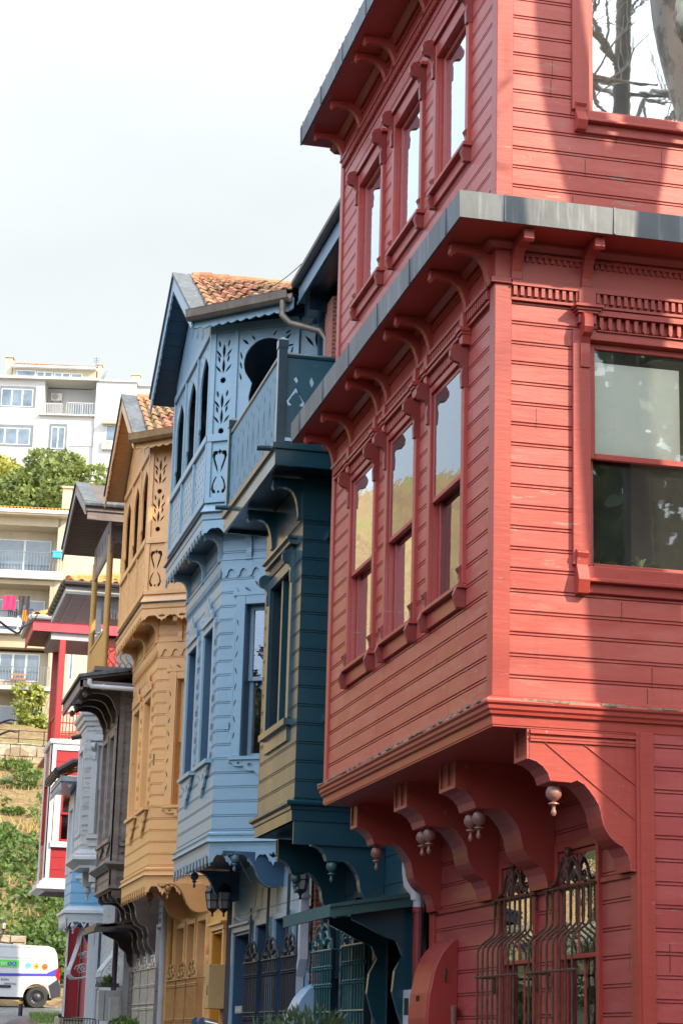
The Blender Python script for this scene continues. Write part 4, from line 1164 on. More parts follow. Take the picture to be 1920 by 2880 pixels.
def guard(house, fr, u0, u1, zt, zb, d, mat, n=8, orn=.24, rods=(), name='window_guard', r=.010, arms=True):
    g = MB(); c = (u0 + u1) / 2; w = (u1 - u0) / 2
    for i in range(n):
        u = u0 + (u1 - u0) * (i + .5) / n; g.tube([fr.p(u, zt, d), fr.p(u, zb, d)], r, 5)
        for z in rods: g.lathe(fr.p(u, z - .03, d), [(r, 0), (r * 2.1, .012), (r * 2.1, .022), (r * 1.2, .03), (r * 2.1, .038), (r * 2.1, .048), (r, .06)], 6)
    for z in (zt, zt - (zt - zb) * .34): g.tube([fr.p(u0 - .02, z, d + r), fr.p(u1 + .02, z, d + r)], r * 1.1, 5)
    if arms: g.tube([fr.p(u1, zt, d), fr.p(u1 + .02, zt, 0)], r, 4); g.tube([fr.p(u0, zt, d), fr.p(u0 - .02, zt, 0)], r, 4)
    for s in (-1, 1):
        for (cx, cz, rad_, th0) in ((.30, .40, .30, 0), (.78, .18, .20, 1.5)):
            pts = []
            for k in range(15):
                q = rad_ * (1 - .055 * k); a = th0 + k * .5
                pts.append(fr.p(c + s * w * (cx + q * math.cos(a) * .9), zt + orn * (cz + q * math.sin(a) * 1.2), d))
            g.tube(pts, r * 1.5, 5)
        g.tube([fr.p(c + s * w * x, zt + orn * z, d) for x, z in ((1., .0), (.95, .35), (.70, .45), (.55, .85), (.25, 1.0), (.03, .8), (.02, .0))], r * 1.5, 5)
    return g.build(name, mat, house)

# ------------------------------------------------------------------ the two fretwork houses (blue, orange)
def twin(c, Y0, nm, label, full=True, trimgutter=(.18, .14, .11), seed=1):
    random.seed(seed)
    wallm = paint(nm + '_board_paint', c, .16, .40, .185, .02, bare=mul(c, .5), dirt=.18)
    trim = paint(nm + '_trim_paint', mul(c, 1.04), .16, .40, bare=mul(c, .45), dirt=.3)
    deep = paint(nm + '_door_paint', (.032, .080, .145) if full else (.60, .25, .02), .03, .4, bare=mul(c, .4))
    gut = plain(nm + '_gutter_metal', trimgutter, .4, .35, var=.3, scale=5)
    H = thing('wooden_house', label, 'house', (5.2, Y0 + 1.5, gz(5, Y0)))
    X0, XG = 4.3, 5.2; Lf = 3.05; cu = Vector((.819, -.574, 0)); LC = 1.1
    def fr3(d):                                     # front, canted near side, canted far side, all pushed out by d
        x = X0 - d; y0 = Y0 - .52 * d; y1 = Y0 + Lf + .52 * d
        F = Fr((x, 0), (0, 1)); F.n = Vector((-1, 0, 0))
        Cn = Fr((x, y0), (.819, -.574)); Cn.n = Vector((-.574, -.819, 0))
        Cf = Fr((x, y1), (.819, .574)); Cf.n = Vector((-.574, .819, 0))
        return F, Cn, Cf, y0, y1
    F, Cn, Cf, y0, y1 = fr3(0)
    G = Fr((XG, 0), (0, 1)); G.n = Vector((-1, 0, 0))
    wf = [(Y0 + .42, Y0 + 1.22, 3.60, 5.40), (Y0 + 1.82, Y0 + 2.62, 3.60, 5.40)]
    wc = (.37, .97, 3.58, 5.60)
    m = MB(); clad(m, F, y0, y1, 2.45, 6.62, wf, .185, .02); clad(m, Cn, 0, LC, 2.45, 6.62, [wc], .185, .02); clad(m, Cf, 0, LC, 2.45, 6.62, [], .185, .02)
    m.build('bay_wall', wallm, H)
    A = Fr((0, 0), (1, 0)); A.n = Vector((0, 1, 0))
    # closed body behind
    m = MB()
    ya, yb = Y0 - (1.45 if full else 2.5), Y0 + (3.5 if full else 4.55)
    m.pu(Fr((0, 0), (1, 0)), [], 0, 0) if False else None
    for z in (2.40, 6.70):
        m.prism([Vector((x, y, z)) for x, y in ((X0 + .03, Y0 + .03), (X0 + .03, Y0 + Lf - .03), (XG, Y0 + Lf + .6), (XG, Y0 - .6))], [Vector((x, y, z + .04)) for x, y in ((X0 + .03, Y0 + .03), (X0 + .03, Y0 + Lf - .03), (XG, Y0 + Lf + .6), (XG, Y0 - .6))])
    m.box(A, XG + .6, XG + .64, -1.6, 9.5, ya, yb); m.box(A, XG + .01, 9, -1.6, 9.4, yb - .05, yb); m.box(A, XG + .01, 9, -1.6, 9.4, ya, ya + .05)
    m.box(A, XG, XG + .02, 2.4, 6.74, ya, Y0 - .62); m.box(A, XG, XG + .02, 2.4, 6.74, Y0 + Lf + .62, yb)
    m.box(A, XG + .02, 9, 9.36, 9.4, ya, yb)
    m.build('inner_wall', deep, H)
    # windows of the bay
    for q in wf:
        w = window(H, F, *q, trim, rail=4.6, rec=.20, cas=.12, top=.10, revmat=deep if full else trim, back='curtain', cd=.03)
        cc = (q[0] + q[1]) / 2
        m = MB(); crest(m, F, cc, 5.50, .46, .38, .03, .055); m.build('crest', trim, w)
        m = MB(); m.box(F, q[0] - .14, q[1] + .14, 3.54, 3.595, -.05, .08); m.build('sill', trim, w)
        m = MB(); apron(m, F, cc, 3.54, .46, .42, .01, .04); m.build('apron', trim, w)
        m = MB(); sidecarve(m, F, q[0] - .12, 3.6, 5.5, -1, .0, .028); m.build('carved_edge', trim, w); m = MB(); sidecarve(m, F, q[1] + .12, 3.6, 5.5, 1, .0, .028); m.build('carved_edge', trim, w)
    w = window(H, Cn, *wc, trim, rail=4.62, rec=.12, cas=.13, top=.12, revmat=deep if full else trim, back='room', cd=.03)
    m = MB(); crest(m, Cn, .67, 5.72, .48, .38, .005, .035); m.build('crest', trim, w)
    m = MB(); m.box(Cn, .22, 1.10, 3.53, 3.575, -.03, .06); m.build('sill', trim, w)
    m = MB(); apron(m, Cn, .67, 3.53, .47, .22, .005, .032); m.build('apron', trim, w)
    m = MB(); sidecarve(m, Cn, .24, 3.75, 5.5, -1, .0, .03)
    for i in range(9):                              # slits are not cut; dark pieces below stand for them
        pass
    m.build('carved_edge', trim, w)
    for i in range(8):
        z = 3.85 + i * .215; m = MB(); m.panel(Cn, lens(.272, z, .11, .009, (14, -16, 20)[i % 3], 5), [], .029, .0315); m.build('carved_slit', M['slit'], w)  # dark raised leaves painted in place of the shade inside cut slits
    # friezes, mouldings, lace: plan paths run from far to near
    def path(d, far=True):
        x, ya_, yb_ = X0 - d, Y0 - .52 * d, Y0 + Lf + .52 * d
        return [(XG, yb_ + (XG - x) * .70), (x, yb_), (x, ya_), (x + .819 * (LC + .3), ya_ - .574 * (LC + .3))]
    P0 = path(0)
    m = MB(); m.sweep(P0, [(-.02, 6.10), (.022, 6.10), (.024, 6.21), (.035, 6.215), (.035, 6.235), (-.02, 6.235)]); m.build('frieze', trim, H)
    for fr, a, b in ((F, Y0 - .01, y1), (Cn, 0, LC)):
        m = MB(); zigzag(m, fr, a, b, 6.115, 5.99, .10 if fr is F else .20, .005, .03); m.build('lace', trim, H)
    m = MB(); m.sweep(P0, [(-.02, 2.62), (.03, 2.60), (.05, 2.585), (.05, 2.56), (.035, 2.55), (.035, 2.52), (.06, 2.50), (.065, 2.475), (.03, 2.465), (.02, 2.40), (-.02, 2.40)]); m.build('base_moulding', trim, H)
    for fr, a, b, nn in ((F, Y0 - .01, y1, .28), (Cn, -.01, LC + .1, .34)):
        m = MB(); lace(m, fr, a, b, 2.465, 2.165, 2.315, nn, .0, .022); m.build('lace', trim, H)
    m = MB(); m.prism([Vector((x, y, 2.36)) for x, y in P0], [Vector((x, y, 2.395)) for x, y in P0]); m.build('bay_soffit', deep, H)
    # cornice under the balcony
    m = MB(); m.sweep(P0, [(-.02, 6.63), (.26, 6.63), (.26, 6.655), (-.02, 6.655)]); m.build('cornice_soffit', deep if full else trim, H)
    m = MB(); m.sweep(P0, [(.24, 6.656), (.30, 6.656), (.305, 6.70), (.33, 6.72), (.335, 6.80), (.355, 6.81), (.30, 6.93), (.24, 6.93)]); m.build('cornice', trim, H)
    m = MB(); m.sweep(P0, [(.336, 6.80), (.362, 6.80), (.366, 6.815), (.34, 6.83)]); m.build('cornice_flashing', M['lead'], H)
    Fl, Cl, _, l0, l1 = fr3(.315)
    m = MB(); lace(m, Fl, l0, l1, 6.70, 6.50, 6.60, .25, -.012, .010); m.build('lace', trim, H)
    m = MB(); lace(m, Cl, 0, LC + .35, 6.70, 6.50, 6.60, .34, -.012, .010); m.build('lace', trim, H)
    for u in (Y0 + .12, Y0 + 1.5, Y0 + 2.9): eave_bracket(H, F, u, 6.24, 6.63, .25, trim, .08)
    for u in (.40, 1.02): eave_bracket(H, Cn, u, 6.24, 6.63, .25, trim, .08)
    # balcony storey
    D = .30
    F2, C2, C2f, b0, b1 = fr3(D)
    W2 = (b1 - b0); ps = [b0 + W2 * k / 3 for k in range(4)]
    m = MB(); m.prism([Vector((x, y, 6.90)) for x, y in path(D)], [Vector((x, y, 6.945)) for x, y in path(D)]); m.build('balcony_floor', deep if full else trim, H)
    for fr, us in ((F2, ps), (C2, [.0, .37, 1.27])):
        for u in us:
            m = MB(); a = u - .035 if u not in (us[0],) else u - (.07 if fr is F2 and False else 0); m.box(fr, a, a + .07, 6.945, 9.42, -.06, .022)
            m.build('post', trim, H, bevel=.004)
        for z0, z1, dd in ((6.946, 7.02, .03), (7.80, 7.90, .034), (9.35, 9.46, .03)):
            m = MB(); m.box(fr, us[0], us[-1], z0, z1, -.05, dd); m.build('rail', trim, H, bevel=.004)
    for a, b in zip(ps, ps[1:]):
        m = MB(); m.panel(F2, [(a + .035, 7.02), (b - .035, 7.02), (b - .035, 7.80), (a + .035, 7.80)], diamonds(a + .1, b - .1, 7.08, 7.74, 5, 6), -.03, -.005); m.build('fretwork_panel', trim, H)
        m = MB(); arch_board(m, F2, a + .035, b - .035, 7.90, 9.35, 'pointed', -.03, -.005); m.build('arch_panel', trim, H)
    m = MB(); H1 = []
    if full:
        for z in (9.02, 8.72): H1 += sprig(.185, z, 1.25)
        for z in (8.22, 8.52 - .56): pass
        H1 = []
        for zb in (8.88, 8.16): H1 += sprig(.185, zb + .21, 1.12) + sprig(.185, zb - .01, 1.12) + [star(.185, zb - .21, .05)]
    else:
        for zb in (9.12, 8.90, 8.47, 8.25): H1 += sprig(.185, zb, 1.1)
        H1 += [star(.185, 8.68, .05), star(.185, 8.04, .05)]
    m.panel(C2, [(.035, 7.90), (.335, 7.90), (.335, 9.35), (.035, 9.35)], H1, -.03, -.004); m.build('fretwork_panel', trim, H)
    m = MB(); m.panel(C2, [(.035, 7.02), (.335, 7.02), (.335, 7.80), (.035, 7.80)], [cross(.185, 7.66, .035)] + lyre(.185, 7.44, .85) + [lens(.185, 7.10, .05, .02, 0, 2)], -.03, -.004); m.build('fretwork_panel', trim, H)
    m = MB(); arch_board(m, C2, .405, 1.235, 7.90, 9.35, 'horseshoe', -.03, -.004); m.build('arch_panel', trim, H)
    m = MB(); m.panel(C2, [(.405, 7.02), (1.235, 7.02), (1.235, 7.80), (.405, 7.80)], diamonds(.44, 1.2, 7.08, 7.76, 4, 5), -.03, -.004); m.build('fretwork_panel', trim, H)
    # flat panel beside the bay, on the house front
    e = C2.p(1.27, 0, 0); Gs = Fr((e.x + .02, e.y), (.93, -.36)); Gs.n = Vector((-.36, -.93, 0))
    m = MB(); m.panel(Gs, [(.03, 7.0), (.50, 7.0), (.50, 9.46), (.03, 9.46)], sprig(.25, 9.16, 1.5) + [star(.25, 8.80, .05)], -.03, 0); m.box(Gs, .50, .58, 6.95, 9.46, -.04, .03); m.build('fretwork_panel', trim, H)
    m = MB(); m.box(A, XG + .25, XG + .29, 6.9, 9.45, ya, yb); m.box(C2f, .0, 1.5, 6.95, 9.46, -.05, -.01); m.build('balcony_wall', paint(nm + '_back_wall', mul(c, .30), .05, .5), H)  # house colour darkened: the balcony's inner shade is put into this paint
    m = MB(); m.prism([Vector((x, y, 9.47)) for x, y in path(D)], [Vector((x, y, 9.50)) for x, y in path(D)]); m.build('balcony_ceiling', deep if full else trim, H)
    # gable roof
    De = .60
    ce = Vector((X0 - De, Y0 - .52 * De, 9.55)); ft = Vector((X0 - De, Y0 + Lf + .52 * De + .45, 9.55)); yr = (ce.y + ft.y) / 2; ap = Vector((X0 - De, yr, 10.84))
    cd_ = Vector((.70, -.715, 0)); ne = ce + cd_ * 1.62
    m = MB(); gz_ = 9.46
    m.panel(F2, [(b0, 9.46), (b1, 9.46), (b1, 9.62), (yr, 10.70), (b0, 9.62)], [h for u in (-1.0, -.5, 0, .5, 1.0) for h in sprig(yr + u, 9.66 + (1 - abs(u)) * .35, 1.1)], -.04, 0); m.build('gable', trim, H)
    m = MB()
    sl = lambda a, b: m.hexa([a + Vector((0, 0, -.05)), b + Vector((0, 0, -.05)), b + Vector((6, 0, -.05)), a + Vector((6, 0, -.05)), a, b, b + Vector((6, 0, 0)), a + Vector((6, 0, 0))])
    sl(ap, ft)
    bx = Vector((ne.x, ap.y, ap.z)); m.add([ce, ne, bx, ap], [(0, 1, 2, 3)]); m.add([v - Vector((0, 0, .05)) for v in (ce, ne, bx, ap)], [(0, 1, 2, 3)])
    m.add([ne, Vector((9, ne.y, 9.55)), Vector((9, ap.y, ap.z)), bx], [(0, 1, 2, 3)])
    m.build('roof_boarding', deep if full else paint(nm + '_soffit', mul(c, .62), .05, .5), H)
    m = MB()
    for i in range(10):                             # soffit boards under the verge
        for s0, s1 in ((ap, ft),):
            a = s0 + (s1 - s0) * (i / 10) ; b = s0 + (s1 - s0) * ((i + .94) / 10); m.hexa([a + Vector((.03, 0, -.065)), b + Vector((.03, 0, -.065)), b + Vector((.3, 0, -.065)), a + Vector((.3, 0, -.065)), a + Vector((.03, 0, -.052)), b + Vector((.03, 0, -.052)), b + Vector((.3, 0, -.052)), a + Vector((.3, 0, -.052))])
    m.build('verge_soffit', deep if full else trim, H)
    m = MB(); tiles(m, ce + Vector((.22, -.02, .05)), ne + Vector((0, -.02, .05)), ap + Vector((.22, 0, .04)), bx + Vector((0, 0, .04)), 7, 7, .045); tiles(m, ne + Vector((0, 0, .05)), Vector((9, ne.y, 9.6)), bx + Vector((0, 0, .04)), Vector((9, ap.y, 10.88)), 8, 20, .045)
    for i in range(20): x = ap.x + .25 + i * .26; m.tube([(x, ap.y, 10.88 + rr(-.01, .01)), (x + .29, ap.y, 10.90)], .085, 8)
    m.build('roof', M['tile'], H)
    Vn = Fr((ap.x, 0), (0, 1)); Vn.n = Vector((-1, 0, 0))
    for s, (a, b) in (('n', (ce, ap)), ('f', (ft, ap))):
        m = MB(); n = 18; low = []
        for i in range(n):
            t = i / n; y = a.y + (b.y - a.y) * t; z = a.z + (b.z - a.z) * t - .20; low += [(y, z + .012), (y + (b.y - a.y) / n * .5, z + (b.z - a.z) / n * .5 - .018)]
        m.panel(Vn, [(a.y, a.z + .03), *low, (b.y, b.z - .20), (b.y, b.z + .03)], [], 0, .025); m.build('bargeboard', trim, H)
        m = MB(); q = Vector((0, 0, .035)); m.hexa([a + q + Vector((-.05, 0, 0)), b + q + Vector((-.05, 0, 0)), b + q + Vector((.24, 0, 0)), a + q + Vector((.24, 0, 0)), a + q * 2 + Vector((-.05, 0, .02)), b + q * 2 + Vector((-.05, 0, .02)), b + q * 2 + Vector((.24, 0, .01)), a + q * 2 + Vector((.24, 0, .01))]); m.build('verge_flashing', M['lead'], H)
    Ce = Fr((ce.x, ce.y), (.70, -.715)); Ce.n = Vector((-.715, -.70, 0))
    m = MB(); n = 10; low = []
    for i in range(n): u = .12 + 1.5 * i / n; low += [(u, 9.36), (u + .05, 9.33), (u + .10, 9.34)]
    m.panel(Ce, [(-.02, 9.35), *low, (1.62, 9.36), (1.62, 9.52), (-.02, 9.52)], [], -.05, -.025); m.build('eave_board', trim, H)
    m = MB(); m.sweep([(ce.x - .02, ce.y + .02), (ne.x, ne.y)], [(-.02, 9.56), (.0, 9.47), (.04, 9.43), (.09, 9.43), (.13, 9.47), (.15, 9.57), (.155, 9.575), (.14, 9.575), (.11, 9.49), (.06, 9.46), (.02, 9.50), (.0, 9.57)]); m.build('gutter', gut, H)
    if full:
        q = ne + Vector((-.12, .02, -.08)); m = MB(); m.tube([q, q + Vector((.0, 0, -.22)), q + Vector((.10, -.05, -.34)), q + Vector((.45, -.32, -.50)), q + Vector((.52, -.38, -.62)), q + Vector((.52, -.38, -2.6))], .045, 10)
        m.build('downpipe', gut, H, smooth=True)
    # ground floor
    zg = gz(5, Y0) - .3
    if full: ops = [(Y0 + 1.72, Y0 + 2.92, zg, 1.45), (Y0 + .47, Y0 + 1.29, -.8, 1.50), (Y0 - .85, Y0 + .01, -.8, 1.52), (Y0 - 1.99, Y0 - 1.28, -.8, 1.5)]; ya2, yb2 = Y0 - 2.1, Y0 + 3.5
    else: ops = [(Y0 + 1.60, Y0 + 2.42, -.8, 1.78), (Y0 + .51, Y0 + 1.22, -.8, 1.80), (Y0 - .62, Y0 + .17, -.8, 1.80), (Y0 - 2.2, Y0 - 1.25, zg, 1.56)]; ya2, yb2 = Y0 - 2.55, Y0 + 3.9
    m = MB(); clad(m, G, ya2, yb2, zg, 2.42, ops, .40, .1, FLAT); m.build('ground_floor_wall', wallm if full else paint(nm + '_ground_paint', (.70, .34, .065), .1, .42, bare=(.4, .2, .05)), H)
    dk = ops[0] if full else ops[3]
    for q in ops:
        if q is dk:
            m = MB(); m.box(G, q[0] + .02, q[1] - .02, q[2], q[3], -.32, -.28)
            for k in range(2):
                for z0, z1 in ((-.7, .3), (.4, 1.3)):
                    a = q[0] + .12 + k * (q[1] - q[0] - .1) / 2; m.box(G, a, a + (q[1] - q[0]) / 2 - .18, z0, min(z1, q[3] - .12), -.282, -.262)
            o = m.build('door', deep, H, bevel=.006)
            m = MB(); m.box(G, q[0] - .002, q[0] + .02, q[2], q[3], -.3, .02); m.box(G, q[1] - .02, q[1] + .002, q[2], q[3], -.3, .02); m.box(G, q[0], q[1], q[3] - .02, q[3] + .002, -.3, .02)
            m.build('reveal', deep, o)
            m = MB(); m.box(G, q[0] - .12, q[1] + .12, q[3] + .02, q[3] + .10, 0, .05); m.box(G, q[0] - .15, q[1] + .15, q[3] + .10, q[3] + .14, 0, .09); m.box(G, q[0] - .1, q[0], q[2], q[3] + .02, 0, .04); m.box(G, q[1], q[1] + .1, q[2], q[3] + .02, 0, .04); m.build('door_frame', trim, o, bevel=.004)
        else:
            w = window(H, G, *q, trim, rail=.55, rec=.26, cas=.09, top=.08, revmat=deep if full else trim, back='curtain')
            m = MB()
            for z in (1.2, .75): m.panel(G, lens(q[0] - .13, z + .2, .22, .022, 0, 5), [], .0, .03); m.panel(G, lens(q[0] - .13, z, .12, .014, 20, 5), [], .0, .03)
            m.build('carved_strip', trim, w)
    gm = M['castiron'] if full else M['goldguard']
    for q in (ops[1:] if full else ops[:3]): guard(H, G, q[0] - .08, q[1] + .08, 1.0 if full else .92, -.9, .15, gm, 8, .26, (.82, .28), r=.011)
    for u in ((Y0 - .34, Y0 + 2.92) if full else (Y0 - .55, Y0 + 1.5)):
        m = MB(); m.pd(G, BR2, u - .05, u + .05); o = m.build('console_bracket', deep if full else trim, H, bevel=.004)
        m = MB(); planks(m, G, BR2[2:14], u - .05, u + .05, .05); m.build('slat_lining', plain(nm + '_slats', mul(c, .72), .5) , o)
        finial(H, (4.56, u, 2.32), paint(nm + '_finial', mul(c, .5), .3, .5))
    m = MB(); m.tube([(XG - .06, Y0 + 3.2, 2.4), (XG - .06, Y0 + 3.2, -1.2)], .045, 4) if full else m.tube([(XG - .1, Y0 + 2.72, 2.4), (XG - .1, Y0 + 2.72, -1.2)], .055, 10)
    m.build('downpipe', plain(nm + '_downpipe', (.05, .035, .045) if full else (.50, .25, .06), .5), H, smooth=True)
    return H
M['goldguard'] = plain('tan_painted_iron', (.42, .21, .065), .5, .1, var=.2, scale=12)
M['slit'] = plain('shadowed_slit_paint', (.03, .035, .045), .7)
BLUE = (.225, .345, .43)
ORANGE = (.77, .395, .15)
twin(BLUE, 26.4, 'blue', 'sky blue fretwork house with horseshoe arches on its balcony, between the teal and orange houses', True, seed=5)
twin(ORANGE, 32.5, 'orange', 'orange-yellow fretwork house with carved balcony, between the blue house and the bare brown one', False, (.42, .24, .12), seed=6)
lantern('wall_lantern', 'dark wall lantern beside the white rainwater pipe at the near corner of the blue house', (5.0, 24.0, 1.86), 5.22)
lantern('wall_lantern', 'black wall lantern over the blue house door, the nearer of the pair there', (5.0, 29.3, 1.93), 5.2)
lantern('wall_lantern', 'brownish wall lantern on the orange house, half behind the black one', (4.96, 30.05, 1.97), 5.2)
# white rainwater pipe and curved blue cabinet between blue and teal houses
m = MB(); A_ = Fr((0, 0), (1, 0)); A_.n = Vector((0, 1, 0))
m.box(A_, 5.06, 5.16, .95, 2.3, 24.22, 24.34); m.box(A_, 5.05, 5.17, 1.66, 1.70, 24.20, 24.36); m.box(A_, 5.06, 5.15, -1.2, .75, 24.38, 24.50)
m.hexa([Vector((x, y, z)) for z, yy in ((.75, 24.38), (.95, 24.22)) for x, y in ((5.06, yy), (5.16, yy), (5.16, yy + .12), (5.06, yy + .12))])
tag(m.build('downpipe', plain('white_square_pipe', (.46, .44, .47), .45, var=.1)), 'white square rainwater pipe between the blue house and the teal house', 'downpipe')
m = MB(); G_ = Fr((5.2, 0), (0, 1)); G_.n = Vector((-1, 0, 0))
pr = [(0, .66), (.09, .60), (.17, .50), (.23, .38), (.27, .24), (.285, .08), (.28, -.5), (0, -.5)]
m.pd(G_, pr, 23.86, 24.36)
B_ = tag(m.build('meter_cabinet', plain('pale_blue_cabinet', (.27, .40, .53), .3, var=.06), bevel=.004), 'pale blue meter cabinet with curved front below the white pipe', 'cabinet')

# ------------------------------------------------------------------ the dark teal house
def teal_house():
    random.seed(9)
    c = (.010, .052, .076)
    wl_ = paint('teal_board_paint', c, .12, .27, .20, .05, bare=(.06, .08, .07), dirt=.2, faded=(.014, .058, .075), grain=.10, coat=.35, cr=.18)
    trim = paint('teal_trim_paint', (.010, .052, .072), .10, .20, grain=.12, coat=.3, cr=.18, bare=(.1, .11, .09), dirt=.2)
    dk = paint('teal_dark_paint', (.005, .018, .030), .02, .30)
    H = thing('wooden_house', 'dark teal house with a pierced balcony above its bay, between the red and blue houses', 'house', (5.3, 22.2, -1.0))
    XF, XG, Y0, Y1 = 4.3, 5.3, 21.1, 23.15
    F = Fr((XF, 0), (0, 1)); F.n = Vector((-1, 0, 0)); S = Fr((0, Y0), (1, 0)); S.n = Vector((0, -1, 0))
    G = Fr((XG, 0), (0, 1)); G.n = Vector((-1, 0, 0)); A = Fr((0, 0), (1, 0)); A.n = Vector((0, 1, 0))
    wf = (21.58, 22.72, 3.38, 5.05)
    m = MB(); clad(m, F, Y0, Y1, 2.45, 5.98, [wf], .20, .05); clad(m, S, XF, XG, 2.45, 5.98, [(4.75, 5.2, 3.38, 5.05)], .20, .05); m.build('bay_wall', wl_, H)
    m = MB(); m.box(A, XF + .02, XG, 2.40, 2.44, Y0 + .02, Y1); m.box(A, XF, 8.5, 2.45, 5.98, Y1, Y1 + .04); m.box(A, XG + .5, XG + .55, -1.5, 9.4, 19.7, 24.6); m.box(A, XG, XG + .04, 2.3, 9.4, Y1, 24.6); m.box(A, XG, XG + .04, 2.3, 9.4, 19.7, Y0 + .01); m.box(A, XF + .02, XG + .5, 5.96, 6.0, Y0 + .02, Y1)
    m.build('inner_wall', dk, H)
    m = MB(); m.box(A, XG, XG + .04, 6.0, 9.4, 19.75, 24.6); m.build('upper_wall', dk, H)
    w = window(H, F, *wf, trim, rail=4.2, rec=.16, cas=.14, top=.12, revmat=dk, back='curtain', mull=0)
    m = MB(); m.box(F, 22.11, 22.19, 3.38, 5.05, -.25, .0); m.build('mullion', trim, w)
    scrolls(w, F, (21.47, 22.83), 4.88, SCROLL_T, trim); 
    m = MB(); dentils(m, F, 21.5, 22.8, 5.18, 5.30, .0, .045, .065, .03); m.box(F, 21.42, 22.88, 5.30, 5.36, 0, .08); m.box(F, 21.39, 22.91, 5.36, 5.39, 0, .11); m.build('hood', trim, w)
    m = MB(); m.box(F, 21.42, 22.88, 3.30, 3.37, -.05, .08); m.box(F, 21.5, 22.8, 3.14, 3.30, 0, .03); m.build('sill', trim, w)
    w = window(H, S, 4.75, 5.2, 3.38, 5.05, trim, rail=4.2, rec=.1, cas=.14, top=.12, revmat=dk)
    scrolls(w, S, (4.66,), 4.88, SCROLL_T, trim); m = MB(); m.box(S, 4.58, 5.25, 3.30, 3.37, 0, .08); m.box(S, 4.62, 5.25, 3.14, 3.30, 0, .03); m.build('sill', trim, w); m = MB(); m.box(S, 4.56, 5.25, 5.30, 5.37, 0, .1); m.build('hood', trim, w)
    pth = [(XG, Y1 + .0), (XF, Y1), (XF, Y0), (XG + .2, Y0)]
    m = MB(); m.sweep(pth, [(-.02, 2.48), (.08, 2.45), (.095, 2.435), (.09, 2.41), (.05, 2.39), (.045, 2.36), (.03, 2.35), (.025, 2.24), (-.02, 2.24)]); m.build('base_moulding', trim, H)
    m = MB(); m.box(A, XF - .02, XG, 2.24, 2.27, Y0 - .02, Y1); m.build('bay_soffit', dk, H)
    for a, b in ((21.12, 21.24), (22.95, 23.08)):
        base_bracket(H, G, a, b, wl_, plain('teal_slats', (.06, .12, .13), .3), -.02, [(d * .93, 1.25 + (z - 1.25) * 1.0) for d, z in BR])
        finial(H, (4.74, (a + b) / 2, 1.86), paint('teal_finial', (.05, .10, .10), .3, .4))
    m = MB(); m.box(S, XF, XG, 2.0, 2.24, -.02, .012); m.build('bracket_facing', wl_, H)
    # balcony
    bx, n0, n1 = 3.87, 20.6, 23.8
    Bf = Fr((bx, 0), (0, 1)); Bf.n = Vector((-1, 0, 0)); Bs = Fr((0, n0), (1, 0)); Bs.n = Vector((0, -1, 0)); Bn = Fr((0, n1), (1, 0)); Bn.n = Vector((0, 1, 0))
    m = MB(); m.box(A, bx + .03, XG, 5.99, 6.03, n0 + .03, n1 - .03); m.build('balcony_soffit', dk, H)
    m = MB(); m.sweep([(XG, n1), (bx, n1), (bx, n0), (XG + .2, n0)], [(-.03, 5.95), (.0, 5.95), (.0, 6.12), (.03, 6.13), (.035, 6.19), (-.03, 6.20)]); m.build('balcony_edge', trim, H)
    for x, y in ((bx + .05, n0 + .05), (bx + .05, n1 - .05)):
        m = MB(); Q = Fr((x, y), (1, 0)); Q.n = Vector((0, -1, 0)); m.box(Q, -.048, .048, 6.20, 7.27, -.048, .048)
        for k in (-.025, .0, .025): m.box(Q, k - .006, k + .006, 6.3, 7.1, .048, .052)
        m.box(Q, -.056, .056, 7.27, 7.36, -.056, .056); m.hexa([Vector((x + a * .056, y + b * .056, 7.36)) for a, b in ((-1, -1), (1, -1), (1, 1), (-1, 1))] + [Vector((x + a * .004, y + b * .004, 7.405)) for a, b in ((-1, -1), (1, -1), (1, 1), (-1, 1))])
        m.build('newel_post', trim, H)
    hf = []
    for i in range(9):
        u = n0 + .28 + i * .33
        hf += [lens(u, 6.95, .13, .022, 0, 2), lens(u + .165, 7.03, .08, .018, 0, 2), lens(u + .165, 6.40, .14, .024, 0, 2), lens(u, 6.33, .07, .018, 0, 2),
               [(u, 6.86), (u + .03, 6.74), (u + .075, 6.62), (u + .07, 6.53), (u + .03, 6.52), (u + .05, 6.56), (u + .045, 6.62), (u + .01, 6.70), (u - .0, 6.74), (u - .01, 6.70), (u - .045, 6.62), (u - .05, 6.56), (u - .03, 6.52), (u - .07, 6.53), (u - .075, 6.62), (u - .03, 6.74)]]
    m = MB(); m.panel(Bf, [(n0 + .1, 6.26), (n1 - .1, 6.26), (n1 - .1, 7.16), (n0 + .1, 7.16)], hf, -.06, -.035); m.build('balcony_panel', paint('balcony_front_paint', (.12, .235, .31), .15, .5, dirt=.4, grain=.1, coat=0.), H)  # pale blue base colour stands in for sky sheen on the teal front
    hs = []
    for x in (4.08, 4.62, 5.1):
        hs += [lens(x, 6.93, .08, .032, 0, 2), lens(x + .17, 6.92, .13, .028, 0, 2),
               [(x, 6.845), (x + .055, 6.75), (x + .10, 6.68), (x + .085, 6.63), (x + .04, 6.635), (x + .05, 6.66), (x + .075, 6.68), (x + .045, 6.74), (x + .0, 6.79), (x - .045, 6.74), (x - .075, 6.68), (x - .05, 6.66), (x - .04, 6.635), (x - .085, 6.63), (x - .10, 6.68), (x - .055, 6.75)]]
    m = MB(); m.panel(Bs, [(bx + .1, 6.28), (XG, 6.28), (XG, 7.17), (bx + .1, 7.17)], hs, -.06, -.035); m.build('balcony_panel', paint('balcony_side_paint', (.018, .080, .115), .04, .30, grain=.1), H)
    m = MB(); m.panel(Bn, [(bx + .1, 6.28), (XG, 6.28), (XG, 7.17), (bx + .1, 7.17)], [], -.06, -.035); m.build('balcony_panel', trim, H)
    m = MB(); 
